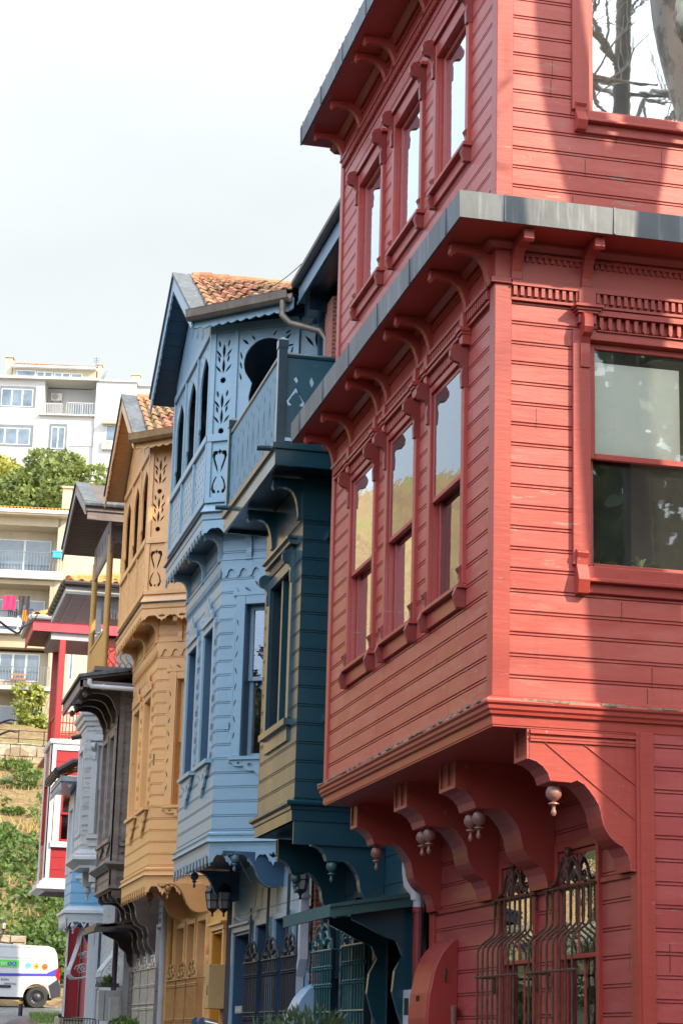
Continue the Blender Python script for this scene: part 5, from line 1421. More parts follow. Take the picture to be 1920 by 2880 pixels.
    m.tube([(bx + .05, n0 + .1, 7.20), (bx + .05, n1 - .1, 7.20)], .035, 8); m.build('handrail', trim, H, smooth=True)
    m = MB(); m.tube([(bx + .1, n0 + .05, 7.20), (XG, n0 + .05, 7.20)], .035, 8); m.build('handrail', trim, H, smooth=True)
    for y in (20.75, 23.4): m = MB(); m.tube([(bx + .1, y, 6.17), (bx - .18, y, 6.16)], .03, 9); m.build('spout', trim, H, smooth=True)
    for u in (21.2, 22.7): eave_bracket(H, F, u, 5.55, 5.97, .34, trim, .09)
    m = MB(); m.box(F, Y0, Y1, 5.5, 5.97, -.01, .012); m.box(S, XF, XG, 5.5, 5.97, -.01, .012); m.build('frieze', trim, H)
    # roof eave
    m = MB(); m.box(A, 4.93, 8, 9.40, 9.44, 19.6, 24.85); m.box(A, 4.98, 5.34, 9.2, 9.4, 24.5, 24.8); m.build('eave_soffit', dk, H)
    m = MB(); m.box(A, 4.905, 4.93, 9.41, 9.66, 19.6, 24.86); m.build('fascia', paint('grey_blue_fascia', (.16, .22, .30), .2, .5), H)
    m = MB(); m.box(A, 4.89, 4.903, 9.385, 9.42, 19.6, 24.87); m.build('fascia_edge', paint('teal_edge', (.03, .20, .22), .1, .4), H)
    m = MB(); m.tube([(4.86, 19.6, 9.70), (4.86, 24.9, 9.68)], .06, 8); m.build('gutter', plain('dark_gutter', (.06, .06, .07), .4, .3), H, smooth=True)
    m = MB(); tiles(m, (4.88, 24.8, 9.68), (4.88, 19.6, 9.68), (8, 24.8, 11.0), (8, 19.6, 11.0), 9, 16, .05); m.build('roof', M['tile'], H)
    # ground floor, canopy, guards
    m = MB(); ops = [(21.45, 22.3, -.9, 1.55), (23.0, 23.9, -.9, 1.55), (19.95, 20.9, -1.3, 1.3)]
    clad(m, G, 19.62, 24.15, -1.6, 2.3, ops, .3, .1, FLAT); m.build('ground_floor_wall', wl_, H)
    for q in ops[:2]: window(H, G, *q, trim, rail=.75, rec=.12, cas=.1, top=.08, revmat=dk)
    m = MB(); m.box(G, 19.97, 20.88, -1.3, 1.28, -.2, -.15); 
    for z0, z1 in ((-1.1, -.2), (-.1, .6)): m.box(G, 20.1, 20.4, z0, z1, -.15, -.135); m.box(G, 20.48, 20.78, z0, z1, -.15, -.135)
    m.build('door', dk, H, bevel=.006)
    Gw = paint('teal_guard_paint', (.022, .12, .13), .2, .35, bare=(.12, .08, .05))
    guard(H, G, 22.95, 24.0, 1.02, -1.0, .13, Gw, 8, .30, (.82, .62), r=.011); guard(H, G, 21.35, 22.4, 1.03, -1.0, .13, Gw, 8, .34, (.84, .64), r=.011)
    m = MB(); cx0 = 4.42
    m.hexa([Vector(v) for v in ((cx0, 19.75, 1.28), (XG, 19.75, 1.42), (XG, 22.1, 1.42), (cx0, 22.1, 1.28), (cx0, 19.75, 1.31), (XG, 19.75, 1.47), (XG, 22.1, 1.47), (cx0, 22.1, 1.31))])
    m.box(A, cx0 - .0, cx0 + .03, 1.19, 1.281, 19.78, 22.07); m.hexa([Vector(v) for v in ((cx0 + .03, 19.8, 1.19), (XG, 19.8, 1.33), (XG, 19.77, 1.33), (cx0 + .03, 19.77, 1.19), (cx0 + .03, 19.8, 1.279), (XG, 19.8, 1.419), (XG, 19.77, 1.419), (cx0 + .03, 19.77, 1.279))]); m.build('canopy', paint('canopy_paint', (.030, .085, .085), .3, .65, bare=(.2, .17, .1), coat=0.), H)
    for y in (19.95, 21.0):
        m = MB(); P = [(0, -.4), (.05, -.4), (.06, .1), (.14, .3), (.20, .5), (.18, .7), (.10, .85), (.16, .98), (.34, 1.05), (.48, 1.12), (.62, 1.18), (.62, 1.24), (0, 1.33)]; m.pd(G, P, y - .035, y + .035); m.build('canopy_bracket', trim, H)
    m = MB(); m.box(G, 20.98, 21.06, -1.2, .45, 0, .05); m.build('bracket_foot', trim, H)
    return H
teal_house()
# brick fire wall between teal and blue houses
t = NT('fire_wall_brick')
bk = t.n.new('ShaderNodeTexBrick'); bk.inputs['Scale'].default_value = 4.5
bk.inputs['Color1'].default_value = (.42, .08, .035, 1); bk.inputs['Color2'].default_value = (.30, .055, .03, 1); bk.inputs['Mortar'].default_value = (.34, .28, .24, 1); bk.inputs['Mortar Size'].default_value = .03
mm = t.n.new('ShaderNodeSeparateXYZ'); t.l.new(t.geo.outputs['Position'], mm.inputs[0]); cb = t.n.new('ShaderNodeCombineXYZ')
t.l.new(t.math('ADD', mm.outputs['X'], mm.outputs['Y']), cb.inputs[0]); t.l.new(mm.outputs['Z'], cb.inputs[1]); t.l.new(cb.outputs[0], bk.inputs['Vector'])
t.bump(bk.outputs['Fac'], -.4, .01); M['brick'] = t.fin(bk.outputs['Color'], .85)
m = MB(); A_ = Fr((0, 0), (1, 0)); A_.n = Vector((0, 1, 0)); m.box(A_, 5.22, 9, -1.5, 9.3, 24.17, 24.62)
tag(m.build('fire_wall', M['brick']), 'strip of red brick fire wall showing between the teal and blue houses', 'wall')
# intercom at the teal door and letter plate on the blue wall
m = MB(); G_ = Fr((5.28, 0), (0, 1)); G_.n = Vector((-1, 0, 0)); m.box(G_, 19.66, 19.92, -.3, .52, -.02, .07)
I_ = tag(m.build('intercom', plain('white_enclosure', (.45, .45, .47), .4, var=.05), bevel=.006), 'pale grey intercom box beside the teal house door, next to the red cabinet', 'intercom')
m = MB(); m.box(G_, 19.70, 19.86, .28, .44, .07, .074); m.build('screen', M['dark'], I_)
m = MB(); m.box(G_, 28.6, 29.1, .36, .46, .08, .10); o = tag(m.build('name_plate', plain('plate_steel', (.5, .5, .52), .35, .6), bevel=.004), 'small metal letter plate on the blue house wall left of the iron guards', 'plate')
m = MB(); m.box(G_, 28.75, 29.0, .395, .425, .10, .103); m.build('slot', plain('slot_steel', (.68, .68, .66), .3, .3), o)
# meter box on the orange house
m = MB(); m.box(G_, 30.0, 30.32, .43, 1.06, .075, .34)
B_ = tag(m.build('meter_cabinet', plain('tan_cabinet', (.50, .31, .12), .5, var=.06), bevel=.006), 'tan square meter box on the orange house by its door', 'cabinet')
m = MB(); m.box(G_, 30.06, 30.12, .62, .76, .34, .343); m.build('window_slot', M['dark'], B_)

# ------------------------------------------------------------------ bare brown wooden house
A0 = Fr((0, 0), (1, 0)); A0.n = Vector((0, 1, 0))
def fY(y): f = Fr((0, y), (1, 0)); f.n = Vector((0, -1, 0)); return f
def fX(x): f = Fr((x, 0), (0, 1)); f.n = Vector((-1, 0, 0)); return f
def brown_house():
    random.seed(21)
    c = (.165, .130, .122)
    wd = paint('weathered_wood', c, .0, .75, .145, .01, dirt=.5, faded=(.28, .235, .215), grain=.8)
    dk = paint('dark_old_wood', (.075, .050, .040), 0, .75, .145, .0, dirt=.4, faded=(.13, .09, .07), grain=.8)
    pole = paint('ochre_pole_paint', (.62, .31, .07), .15, .5, dirt=.2)
    H = thing('wooden_house', 'unpainted dark brown wooden house with ochre poles on its upper terrace', 'house', (5.2, 38.7, -.2))
    X0, Y0, Y1, XG = 4.3, 37.5, 39.85, 5.2
    F, S, G = fX(X0), fY(Y0), fX(XG)
    wf = [(37.86, 38.55, 3.55, 5.45), (38.95, 39.65, 3.55, 5.45)]
    m = MB(); clad(m, F, Y0, Y1, 2.62, 6.35, wf, .145, .01); clad(m, S, X0, 5.5, 2.62, 6.35, [(4.58, 5.0, 3.45, 5.5)], .145, .01); m.build('bay_wall', wd, H)
    m = MB(); m.box(A0, X0 + .02, XG, 2.56, 2.6, Y0 + .02, Y1); m.box(A0, X0, 9, 2.6, 6.6, Y1, Y1 + .05); m.box(A0, XG + .4, XG + .45, -1, 9.5, 36.6, 41.2); m.box(A0, X0 + .05, 9, 6.5, 6.55, 36.9, 41); m.build('inner_wall', dk, H)
    for q in wf:
        w = window(H, F, *q, wd, rail=4.5, rec=.1, cas=.10, top=.1, back='curtain')
        m = MB(); apron(m, F, (q[0] + q[1]) / 2, 3.45, .42, .22, .01, .035); m.box(F, q[0] - .14, q[1] + .14, 3.45, 3.52, 0, .07); m.build('sill', wd, w)
        m = MB(); sidecarve(m, F, q[0] - .1, 3.6, 5.5, -1, .0, .03); m.build('carved_edge', M['greywood'], w); m = MB(); sidecarve(m, F, q[1] + .1, 3.6, 5.5, 1, 0, .03); m.build('carved_edge', M['greywood'], w)
    w = window(H, S, 4.58, 5.0, 3.45, 5.5, wd, rail=4.5, rec=.1, cas=.12, top=.1)
    m = MB(); m.box(S, 4.42, 5.2, 3.36, 3.43, 0, .1); m.pu(S, [(4.44, 3.36), (5.2, 3.36), (5.2, 3.18), (4.9, 3.22), (4.7, 3.16), (4.55, 3.26), (4.46, 3.24)], 0, .03); m.build('sill', wd, w)
    m = MB(); m.box(F, Y0 - .03, Y0 + .09, 2.62, 6.3, 0, .03); m.box(S, X0 - .03, X0 + .10, 2.62, 6.3, 0, .03); m.build('corner_board', wd, H); m = MB(); m.box(F, Y1 - .1, Y1, 2.62, 6.3, 0, .03)
    m.build('corner_board', wd, H)
    P = [(XG, Y1), (X0, Y1), (X0, Y0), (5.6, Y0)]
    m = MB(); m.sweep(P, [(-.02, 3.10), (.05, 3.08), (.14, 3.06), (.15, 3.03), (.08, 2.98), (.03, 2.94), (-.02, 2.94)]); m.build('base_moulding', wd, H); m = MB(); m.sweep(P, [(-.02, 2.66), (.04, 2.65), (.04, 2.60), (-.02, 2.58)]); m.build('base_moulding', wd, H)
    BB = [(.86, 2.56), (.86, 2.48), (.80, 2.42), (.70, 2.44), (.60, 2.44), (.50, 2.40), (.44, 2.32), (.42, 2.22), (.40, 2.10), (.34, 2.0), (.26, 1.95), (.20, 1.94), (.17, 1.85), (.17, 1.70), (.14, 1.58), (.06, 1.5), (0, 1.48), (0, 2.56)]
    for u in (37.52, 38.2, 38.95, 39.7):
        m = MB(); m.pd(G, BB, u - .06, u + .06); o = m.build('console_bracket', dk, H); m = MB(); planks(m, G, BB[2:16], u - .06, u + .06, .07); m.build('slat_lining', M['greywood'], o)
    # skirt roof over the bay
    ea, eb = 37.0, 40.4; xs = 3.5
    m = MB(); m.hexa([Vector(v) for v in ((xs, ea, 6.29), (xs, eb, 6.29), (5.3, eb, 6.62), (5.3, ea, 6.62), (xs, ea, 6.33), (xs, eb, 6.33), (5.3, eb, 6.66), (5.3, ea, 6.66))]); m.build('skirt_roof', dk, H)
    m = MB(); q = .035; m.hexa([Vector(v) for v in ((xs - .04, ea - .04, 6.331), (xs - .04, eb, 6.331), (5.3, eb, 6.665), (5.3, ea - .04, 6.665), (xs - .04, ea - .04, 6.39), (xs - .04, eb, 6.39), (5.3, eb, 6.73), (5.3, ea - .04, 6.73))]); m.build('roof_flashing', M['lead'], H)
    m = MB(); m.box(A0, xs, 5.3, 6.16, 6.28, ea, ea + .05); m.box(A0, xs, xs + .05, 6.12, 6.28, ea, eb); m.build('skirt_fascia', wd, H)
    for u in (37.5, 38.3, 39.1, 39.8): eave_bracket(H, F, u, 5.75, 6.27, .62, dk, .09)
    for u in (37.2, 38.0, 38.8, 39.6):
        m = MB(); m.lathe((3.62, u, 6.12), [(.01, .0), (.05, -.03), (.06, -.07), (.03, -.11), (.01, -.13)], 10); m.build('finial', wd, H, smooth=True)
    m = MB(); m.tube([(3.66, 36.93, 6.30), (3.66, 36.93, 6.22), (3.70, 36.93, 6.17), (3.9, 36.93, 6.165), (5.3, 36.93, 6.15)], .045, 10); m.lathe((3.9, 36.93, 6.166), [(.045, 0), (.055, 0), (.055, .03), (.045, .03)], 10, (Vector((0, 1, 0)), Vector((0, 0, 1)), Vector((1, 0, 0)))); m.build('gutter_pipe', plain('white_drain', (.66, .67, .68), .4, var=.05), H, smooth=True)
    # terrace with poles
    m = MB(); m.box(A0, 3.75, 5.6, 6.5, 6.58, 37.1, 40.9); m.build('terrace_floor', wd, H)
    for y in (37.85, 40.5):
        m = MB(); m.tube([(4.0, y, 6.4), (4.0, y, 9.25)], .062, 10); m.build('pole', pole, H, smooth=True)
    m = MB()
    for k in range(26): y = 37.95 + k * .098; m.box(A0, 3.985, 4.015, 6.6, 7.42, y, y + .075)
    m.box(A0, 3.97, 4.03, 7.42, 7.47, 37.9, 40.46); m.build('terrace_railing', pole, H)
    m = MB()
    f = fY(37.85)
    for k in range(9):
        u = 4.12 + k * .115; m.tube([f.p(u + .02 * math.sin(a * .9) * 3, 6.62 + a * .055, 0) for a in range(11)], .008, 4)
        for zz in (6.75, 7.05): m.tube([f.p(u + .05 * math.cos(a * .6), zz + .05 * math.sin(a * .6), 0) for a in range(11)], .007, 4)
    for z in (6.62, 7.2): m.tube([f.p(4.0, z, 0), f.p(5.2, z, 0)], .01, 5)
    m.tube([f.p(4.05, 7.5, 0), f.p(4.9, 7.5, 0)], .008, 4); m.build('scroll_railing', plain('rusty_ochre_iron', (.30, .19, .08), .6, .1, var=.3, scale=15), H)
    # upper roof on the poles: gable verge to the street, boarded underside, carved valance
    ap, nb, fb = Vector((3.4, 38.9, 10.42)), Vector((3.4, 36.75, 9.5)), Vector((3.4, 41.3, 9.62))
    m = MB(); d = Vector((2.6, 0, 0)); t_ = Vector((0, 0, .07))
    for a, b in ((nb, ap), (ap, fb)): m.hexa([a, b, b + d, a + d, a + t_, b + t_, b + d + t_, a + d + t_])
    m.build('roof', dk, H)
    m = MB()
    for k in range(22):
        a = nb + (ap - nb) * (k / 22.); b = nb + (ap - nb) * ((k + .9) / 22.)
        a2 = fb + (ap - fb) * (k / 22.); b2 = fb + (ap - fb) * ((k + .9) / 22.)
        for p, q in ((a, b), (a2, b2)): m.hexa([p - t_ * .35, q - t_ * .35, q + d - t_ * .35, p + d - t_ * .35, p - t_ * .02, q - t_ * .02, q + d - t_ * .02, p + d - t_ * .02])
    m.build('soffit_boards', paint('brown_soffit_wood', (.20, .105, .060), 0, .7, dirt=.4, grain=.8), H)
    for a, b in ((nb, ap), (fb, ap)):
        m = MB(); x_ = Vector((-.03, 0, 0)); z_ = Vector((0, 0, .16)); m.hexa([a + x_ - z_, b + x_ - z_, b - z_, a - z_, a + x_ + t_, b + x_ + t_, b + t_, a + t_]); m.build('bargeboard', M['greywood'], H)
        m = MB(); u_ = Vector((.2, 0, 0)); m.hexa([a - u_ * .3 + t_ * 1.02, b - u_ * .3 + t_ * 1.02, b + u_ + t_ * 1.02, a + u_ + t_ * 1.02, a - u_ * .3 + t_ * 1.6, b - u_ * .3 + t_ * 1.6, b + u_ + t_ * 1.4, a + u_ + t_ * 1.4]); m.build('verge_flashing', M['lead'], H)
    m = MB(); m.box(A0, 3.42, 5.4, 9.24, 9.40, 36.73, 36.78); m.box(A0, 3.40, 5.4, 9.40, 9.46, 36.70, 36.78); m.build('fascia', wd, H)
    m = MB(); m.tube([(3.36, 36.68, 9.52), (5.4, 36.68, 9.52)], .055, 8); m.build('gutter', M['lead'], H, smooth=True)
    f = fX(4.0)
    m = MB(); m.panel(f, [(37.75, 9.0), (40.7, 9.0), (40.7, 9.6), (37.75, 9.6)], [lens(38.2 + k * .5, 9.3, .34, .09, 0, 3) for k in range(5)], -.02, .02); zigzag(m, f, 37.75, 40.7, 9.0, 8.88, .16, -.015, .015); m.build('valance', M['greywood'], H)
    f = fY(37.78); m = MB(); low = []
    for k in range(6): 
        u0 = 3.98 + k * .16; low += [(u0 + .08 + .075 * math.cos(rad(a)), 9.14 + .075 * math.sin(rad(a))) for a in range(180, 361, 30)]
    m.panel(f, low + [(4.94, 9.42), (3.98, 9.42)], [[(4.06 + k * .16 + .03 * math.cos(rad(a)), 9.14 + .03 * math.sin(rad(a))) for a in range(0, 360, 45)] for k in range(6)], -.015, .015)
    m.build('valance', M['greywood'], H)
    # ground floor
    ops = [(36.75, 37.35, -.6, 1.92), (37.7, 38.4, -.6, 1.92), (38.75, 39.45, -.6, 1.9), (39.85, 40.75, -.3, 1.22), (39.85, 40.75, 1.32, 1.85)]
    m = MB(); clad(m, G, 36.2, 41.3, -.6, 2.6, ops, .12, 0); m.build('ground_floor_wall', wd, H)
    for q in ops[:3]: window(H, G, *q, M['paleframe'], rail=.9, rec=.06, cas=.07, top=.06, back='curtain')
    m = MB(); m.box(G, 39.87, 40.73, -.3, 1.2, -.2, -.15); m.build('door', plain('dark_red_door', (.20, .025, .012), .5, var=.15), H)
    m = MB()
    for k in range(6): m.box(G, 39.9 + k * .15, 39.94 + k * .15, 1.32, 1.85, -.1, -.06)
    m.box(G, 39.85, 40.75, 1.56, 1.60, -.1, -.05); m.box(G, 39.75, 40.85, 1.22, 1.32, -.1, .05); m.build('fanlight', wd, H)
    for q in ops[:3]:
        guard(H, G, q[0] - .12, q[1] + .12, 1.2, -.6, .12, M['paleguard'], 9, .22, (.9, .5, .1), r=.012)
    m = MB(); m.box(A0, 4.23, 4.95, 1.98, 2.04, 38.8, 40.9); m.hexa([Vector(v) for v in ((4.2, 38.8, 1.90), (4.95, 38.8, 2.10), (4.95, 41.1, 2.10), (4.2, 41.1, 1.90), (4.2, 38.8, 1.97), (4.95, 38.8, 2.17), (4.95, 41.1, 2.17), (4.2, 41.1, 1.97))])
    m.pd(G, [(0, 1.3), (.1, 1.45), (.12, 1.6), (.25, 1.7), (.3, 1.82), (.6, 1.95), (.6, 2.02), (0, 2.05)], 40.95, 41.05); m.build('canopy', dk, H)
    return H
M['greywood'] = paint('silvered_wood', (.30, .25, .23), .0, .8, dirt=.5, grain=.8)
M['paleframe'] = paint('pale_worn_frame', (.46, .43, .38), .4, .6, bare=(.2, .16, .13))
M['paleguard'] = plain('cream_painted_iron', (.50, .42, .33), .5, .1, var=.25, scale=14)
brown_house()
m = MB(); m.tube([(5.08, 35.75, 2.3), (5.08, 35.75, -1.2)], .062, 12)
tag(m.build('downpipe', plain('grey_white_pipe', (.42, .40, .42), .45, var=.1), None, True), 'round pale rainwater pipe between the orange and the brown house', 'downpipe')

# ------------------------------------------------------------------ flaking white house
def white_house():
    random.seed(31)
    c = (.50, .49, .475)
    wl_ = paint('flaking_white_paint', c, .95, .6, .20, .05, bare=(.27, .20, .15), dirt=.35)
    tr = paint('worn_white_trim', (.55, .54, .52), .35, .55, bare=(.3, .24, .19), dirt=.3)
    H = thing('wooden_house', 'peeling white wooden house with wide grey soffit and tiled roof', 'house', (5.1, 43.8, 0))
    X0, Y0, Y1 = 4.3, 43.3, 44.75
    F = fX(X0); Cn = Fr((X0, Y0), (.90, -.436)); Cn.n = Vector((-.436, -.90, 0)); G = fX(5.15)
    m = MB(); clad(m, F, Y0, Y1, 3.5, 6.45, [(43.6, 44.4, 4.1, 5.9)], .20, .05); clad(m, Cn, 0, 1.0, 3.5, 6.45, [(.28, .70, 4.1, 5.95)], .20, .05); m.build('bay_wall', wl_, H)
    window(H, F, 43.6, 44.4, 4.1, 5.9, tr, rail=5.0, rec=.06, cas=.12, top=.12, back='curtain')
    w = window(H, Cn, .28, .70, 4.1, 5.95, tr, rail=5.05, rec=.06, cas=.13, top=.1, back='curtain')
    m = MB(); m.box(Cn, .10, .9, 6.05, 6.12, 0, .09); m.build('hood', tr, w); m = MB(); m.box(Cn, .12, .86, 4.0, 4.08, 0, .08); m.box(Cn, .16, .8, 3.84, 4.0, 0, .03); m.build('sill', tr, w); scrolls(w, Cn, (.20,), 5.65, SCROLL_T, tr, .09)
    P = [(5.3, Y1 + .3), (X0, Y1), (X0, Y0), (X0 + 1.0, Y0 - .49)]
    m = MB(); m.sweep(P, [(-.02, 3.78), (.05, 3.76), (.06, 3.72), (.10, 3.70), (.10, 3.65), (.15, 3.62), (.155, 3.56), (.04, 3.48), (-.02, 3.44)]); m.build('base_moulding', tr, H)
    m = MB(); m.sweep(P, [(-.02, 6.36), (.03, 6.38), (.04, 6.46), (.08, 6.48), (.09, 6.56), (.14, 6.60), (.15, 6.68), (-.02, 6.72)]); m.build('cornice', tr, H)
    m = MB(); m.prism([Vector((x, y, 3.40)) for x, y in P], [Vector((x, y, 3.45)) for x, y in P]); m.prism([Vector((x, y, 6.7)) for x, y in P], [Vector((x, y, 6.76)) for x, y in P]); m.build('bay_soffit', tr, H)
    for y in (43.1, 44.5):
        m = MB(); m.box(A0, 4.5, 5.15, 3.1, 3.4, y - .08, y + .08); m.build('console_bracket', tr, H); finial(H, (4.62, y, 3.1), tr, 1.3)
    m = MB(); m.tube([(4.25, 44.0, 6.25), (4.05, 44.05, 6.2)], .05, 8); m.build('spout', M['castiron'], H)
    m = MB(); m.box(A0, 5.1, 9, -.4, 9.1, 41.4, 45.6); m.build('house_wall', wl_, H)
    # upper storey porch with columns
    for x in (4.29, 5.0):
        m = MB(); f = fY(42.3); m.box(f, x - .05, x + .05, 6.7, 8.25, -.05, .05); m.box(f, x - .075, x + .075, 8.18, 8.32, -.075, .075); m.box(f, x - .06, x + .06, 8.32, 8.72, -.06, .06); m.build('column', tr, H)
    f = fY(42.32); m = MB(); m.box(f, 4.2, 5.2, 8.66, 8.98, -.05, .02); dentils(m, f, 4.3, 5.2, 8.52, 8.66, -.03, .03, .06, .03); dentils(m, f, 4.3, 5.2, 8.76, 8.86, .02, .035, .06, .03); m.build('frieze', tr, H)
    E = [(3.56, 42.05), (3.56, 45.4)]
    m = MB(); m.box(A0, 3.60, 6, 9.0, 9.05, 42.1, 45.4); m.build('eave_soffit', plain('grey_pink_soffit', (.54, .47, .47), .7, var=.1), H)
    m = MB()
    for k in range(4): x = 3.75 + k * .3; m.box(A0, x, x + .02, 8.985, 9.0, 42.1, 45.4)
    m.box(A0, 3.60, 6, 8.95, 9.12, 42.06, 42.10); m.box(A0, 3.56, 3.60, 8.95, 9.12, 42.06, 45.4); m.build('soffit_batten', tr, H)
    m = MB(); m.tube([(3.52, 42.0, 9.17), (3.52, 45.4, 9.17)], .065, 8); m.tube([(3.52, 42.0, 9.17), (6, 42.0, 9.17)], .065, 8)
    for k in range(8): m.lathe((3.52, 42.2 + k * .4, 9.17), [(.07, 0), (.078, 0), (.078, .03), (.07, .03)], 8, (Vector((1, 0, 0)), Vector((0, 0, 1)), Vector((0, 1, 0))))
    m.build('gutter', plain('dark_brown_gutter', (.075, .06, .055), .4, .3), H, smooth=True)
    m = MB(); tiles(m, (3.55, 42.0, 9.2), (6.2, 42.0, 9.2), (4.6, 43.3, 9.62), (6.2, 43.3, 9.62), 3, 11, .06); tiles(m, (3.55, 45.4, 9.2), (3.55, 42.0, 9.2), (4.6, 45.4, 9.62), (4.6, 43.3, 9.62), 3, 11, .06)
    for k in range(7): m.tube([(3.6 + k * .17, 42.05 + k * .2, 9.25 + k * .062), (3.8 + k * .17, 42.3 + k * .2, 9.33 + k * .062)], .09, 8)
    m.build('roof', M['orangetile'], H)
    # ground floor with bellied white guards and a flower box
    m = MB(); clad(m, G, 41.4, 45.4, -.3, 3.4, [(41.7, 42.5, .9, 2.6), (43.4, 44.2, .6, 2.5)], .22, 0); m.build('ground_floor_wall', wl_, H)
    window(H, G, 41.7, 42.5, .9, 2.6, tr, rail=1.8, rec=.08, cas=.1, top=.1, back='curtain'); window(H, G, 43.4, 44.2, .6, 2.5, tr, rail=1.7, rec=.08, cas=.1, top=.1)
    g = MB()
    for k in range(9):
        u = 41.6 + k * .12
        g.tube([G.p(u, z, d) for d, z in ((.06, 2.0), (.10, 1.8), (.20, 1.6), (.34, 1.42), (.44, 1.28), (.46, 1.16), (.40, 1.06), (.28, 1.0), (.1, .97), (.0, .97))], .012, 5)
    for z, d in ((2.0, .06), (1.5, .28), (1.16, .46), (1.02, .32)): g.tube([G.p(41.58, z, d), G.p(42.6, z, d)], .012, 5)
    for u in (41.6, 42.56):
        for r0, zz, dd in ((.12, 1.3, .2), (.08, 1.6, .1)): g.tube([G.p(u, zz + r0 * (1 - a / 20) * math.sin(a * .6), dd + r0 * (1 - a / 20) * math.cos(a * .6)) for a in range(16)], .009, 4)
    g.build('window_guard', M['whiteiron'], H)
    return H
M['whiteiron'] = plain('white_painted_iron', (.54, .52, .50), .5, .0, var=.12, scale=18)
M['orangetile'] = plain('orange_roof_tile', (.58, .22, .07), .8, var=.3, scale=5)
white_house()
m = MB(); m.box(A0, 4.66, 5.02, .96, 1.02, 41.3, 42.3)
o = tag(m.build('flower_box', plain('dark_planter', (.05, .04, .035), .7)), 'narrow dark flower box under the bellied white window guard of the white house', 'planter')
m = MB()
for k in range(8): leaves(m, (4.84, 41.4 + k * .11, 1.07), (.1, .1, .08), 26, .07, up=.3)
m.build('box_plant', M['ivy'], o)
m = MB(); f = fY(41.2); m.box(f, 4.75, 5.04, .30, .88, -.3, 0); m.box(f, 4.79, 5.0, .36, .82, 0, .012); m.box(f, 4.62, 4.74, .30, .88, -.3, -.02)
tag(m.build('meter_cabinet', M['paleframe'], None, bevel=.005), 'white panelled meter cabinet at street level under the white house guard', 'cabinet')
m = MB(); f = fY(39.6); m.box(f, 4.66, 4.84, .30, .72, -.2, 0); tag(m.build('meter_cabinet', plain('stone_grey_cabinet', (.36, .33, .29), .7), None, bevel=.005), 'small grey-beige meter box beside the dark red door of the brown house', 'cabinet')
m = MB(); m.tube([(4.92, 41.35, 3.1), (4.92, 41.35, -.2)], .055, 10); tag(m.build('downpipe', plain('dark_purple_pipe', (.06, .035, .045), .5), None, True), 'dark purple-brown rainwater pipe between the light blue and white houses', 'downpipe')

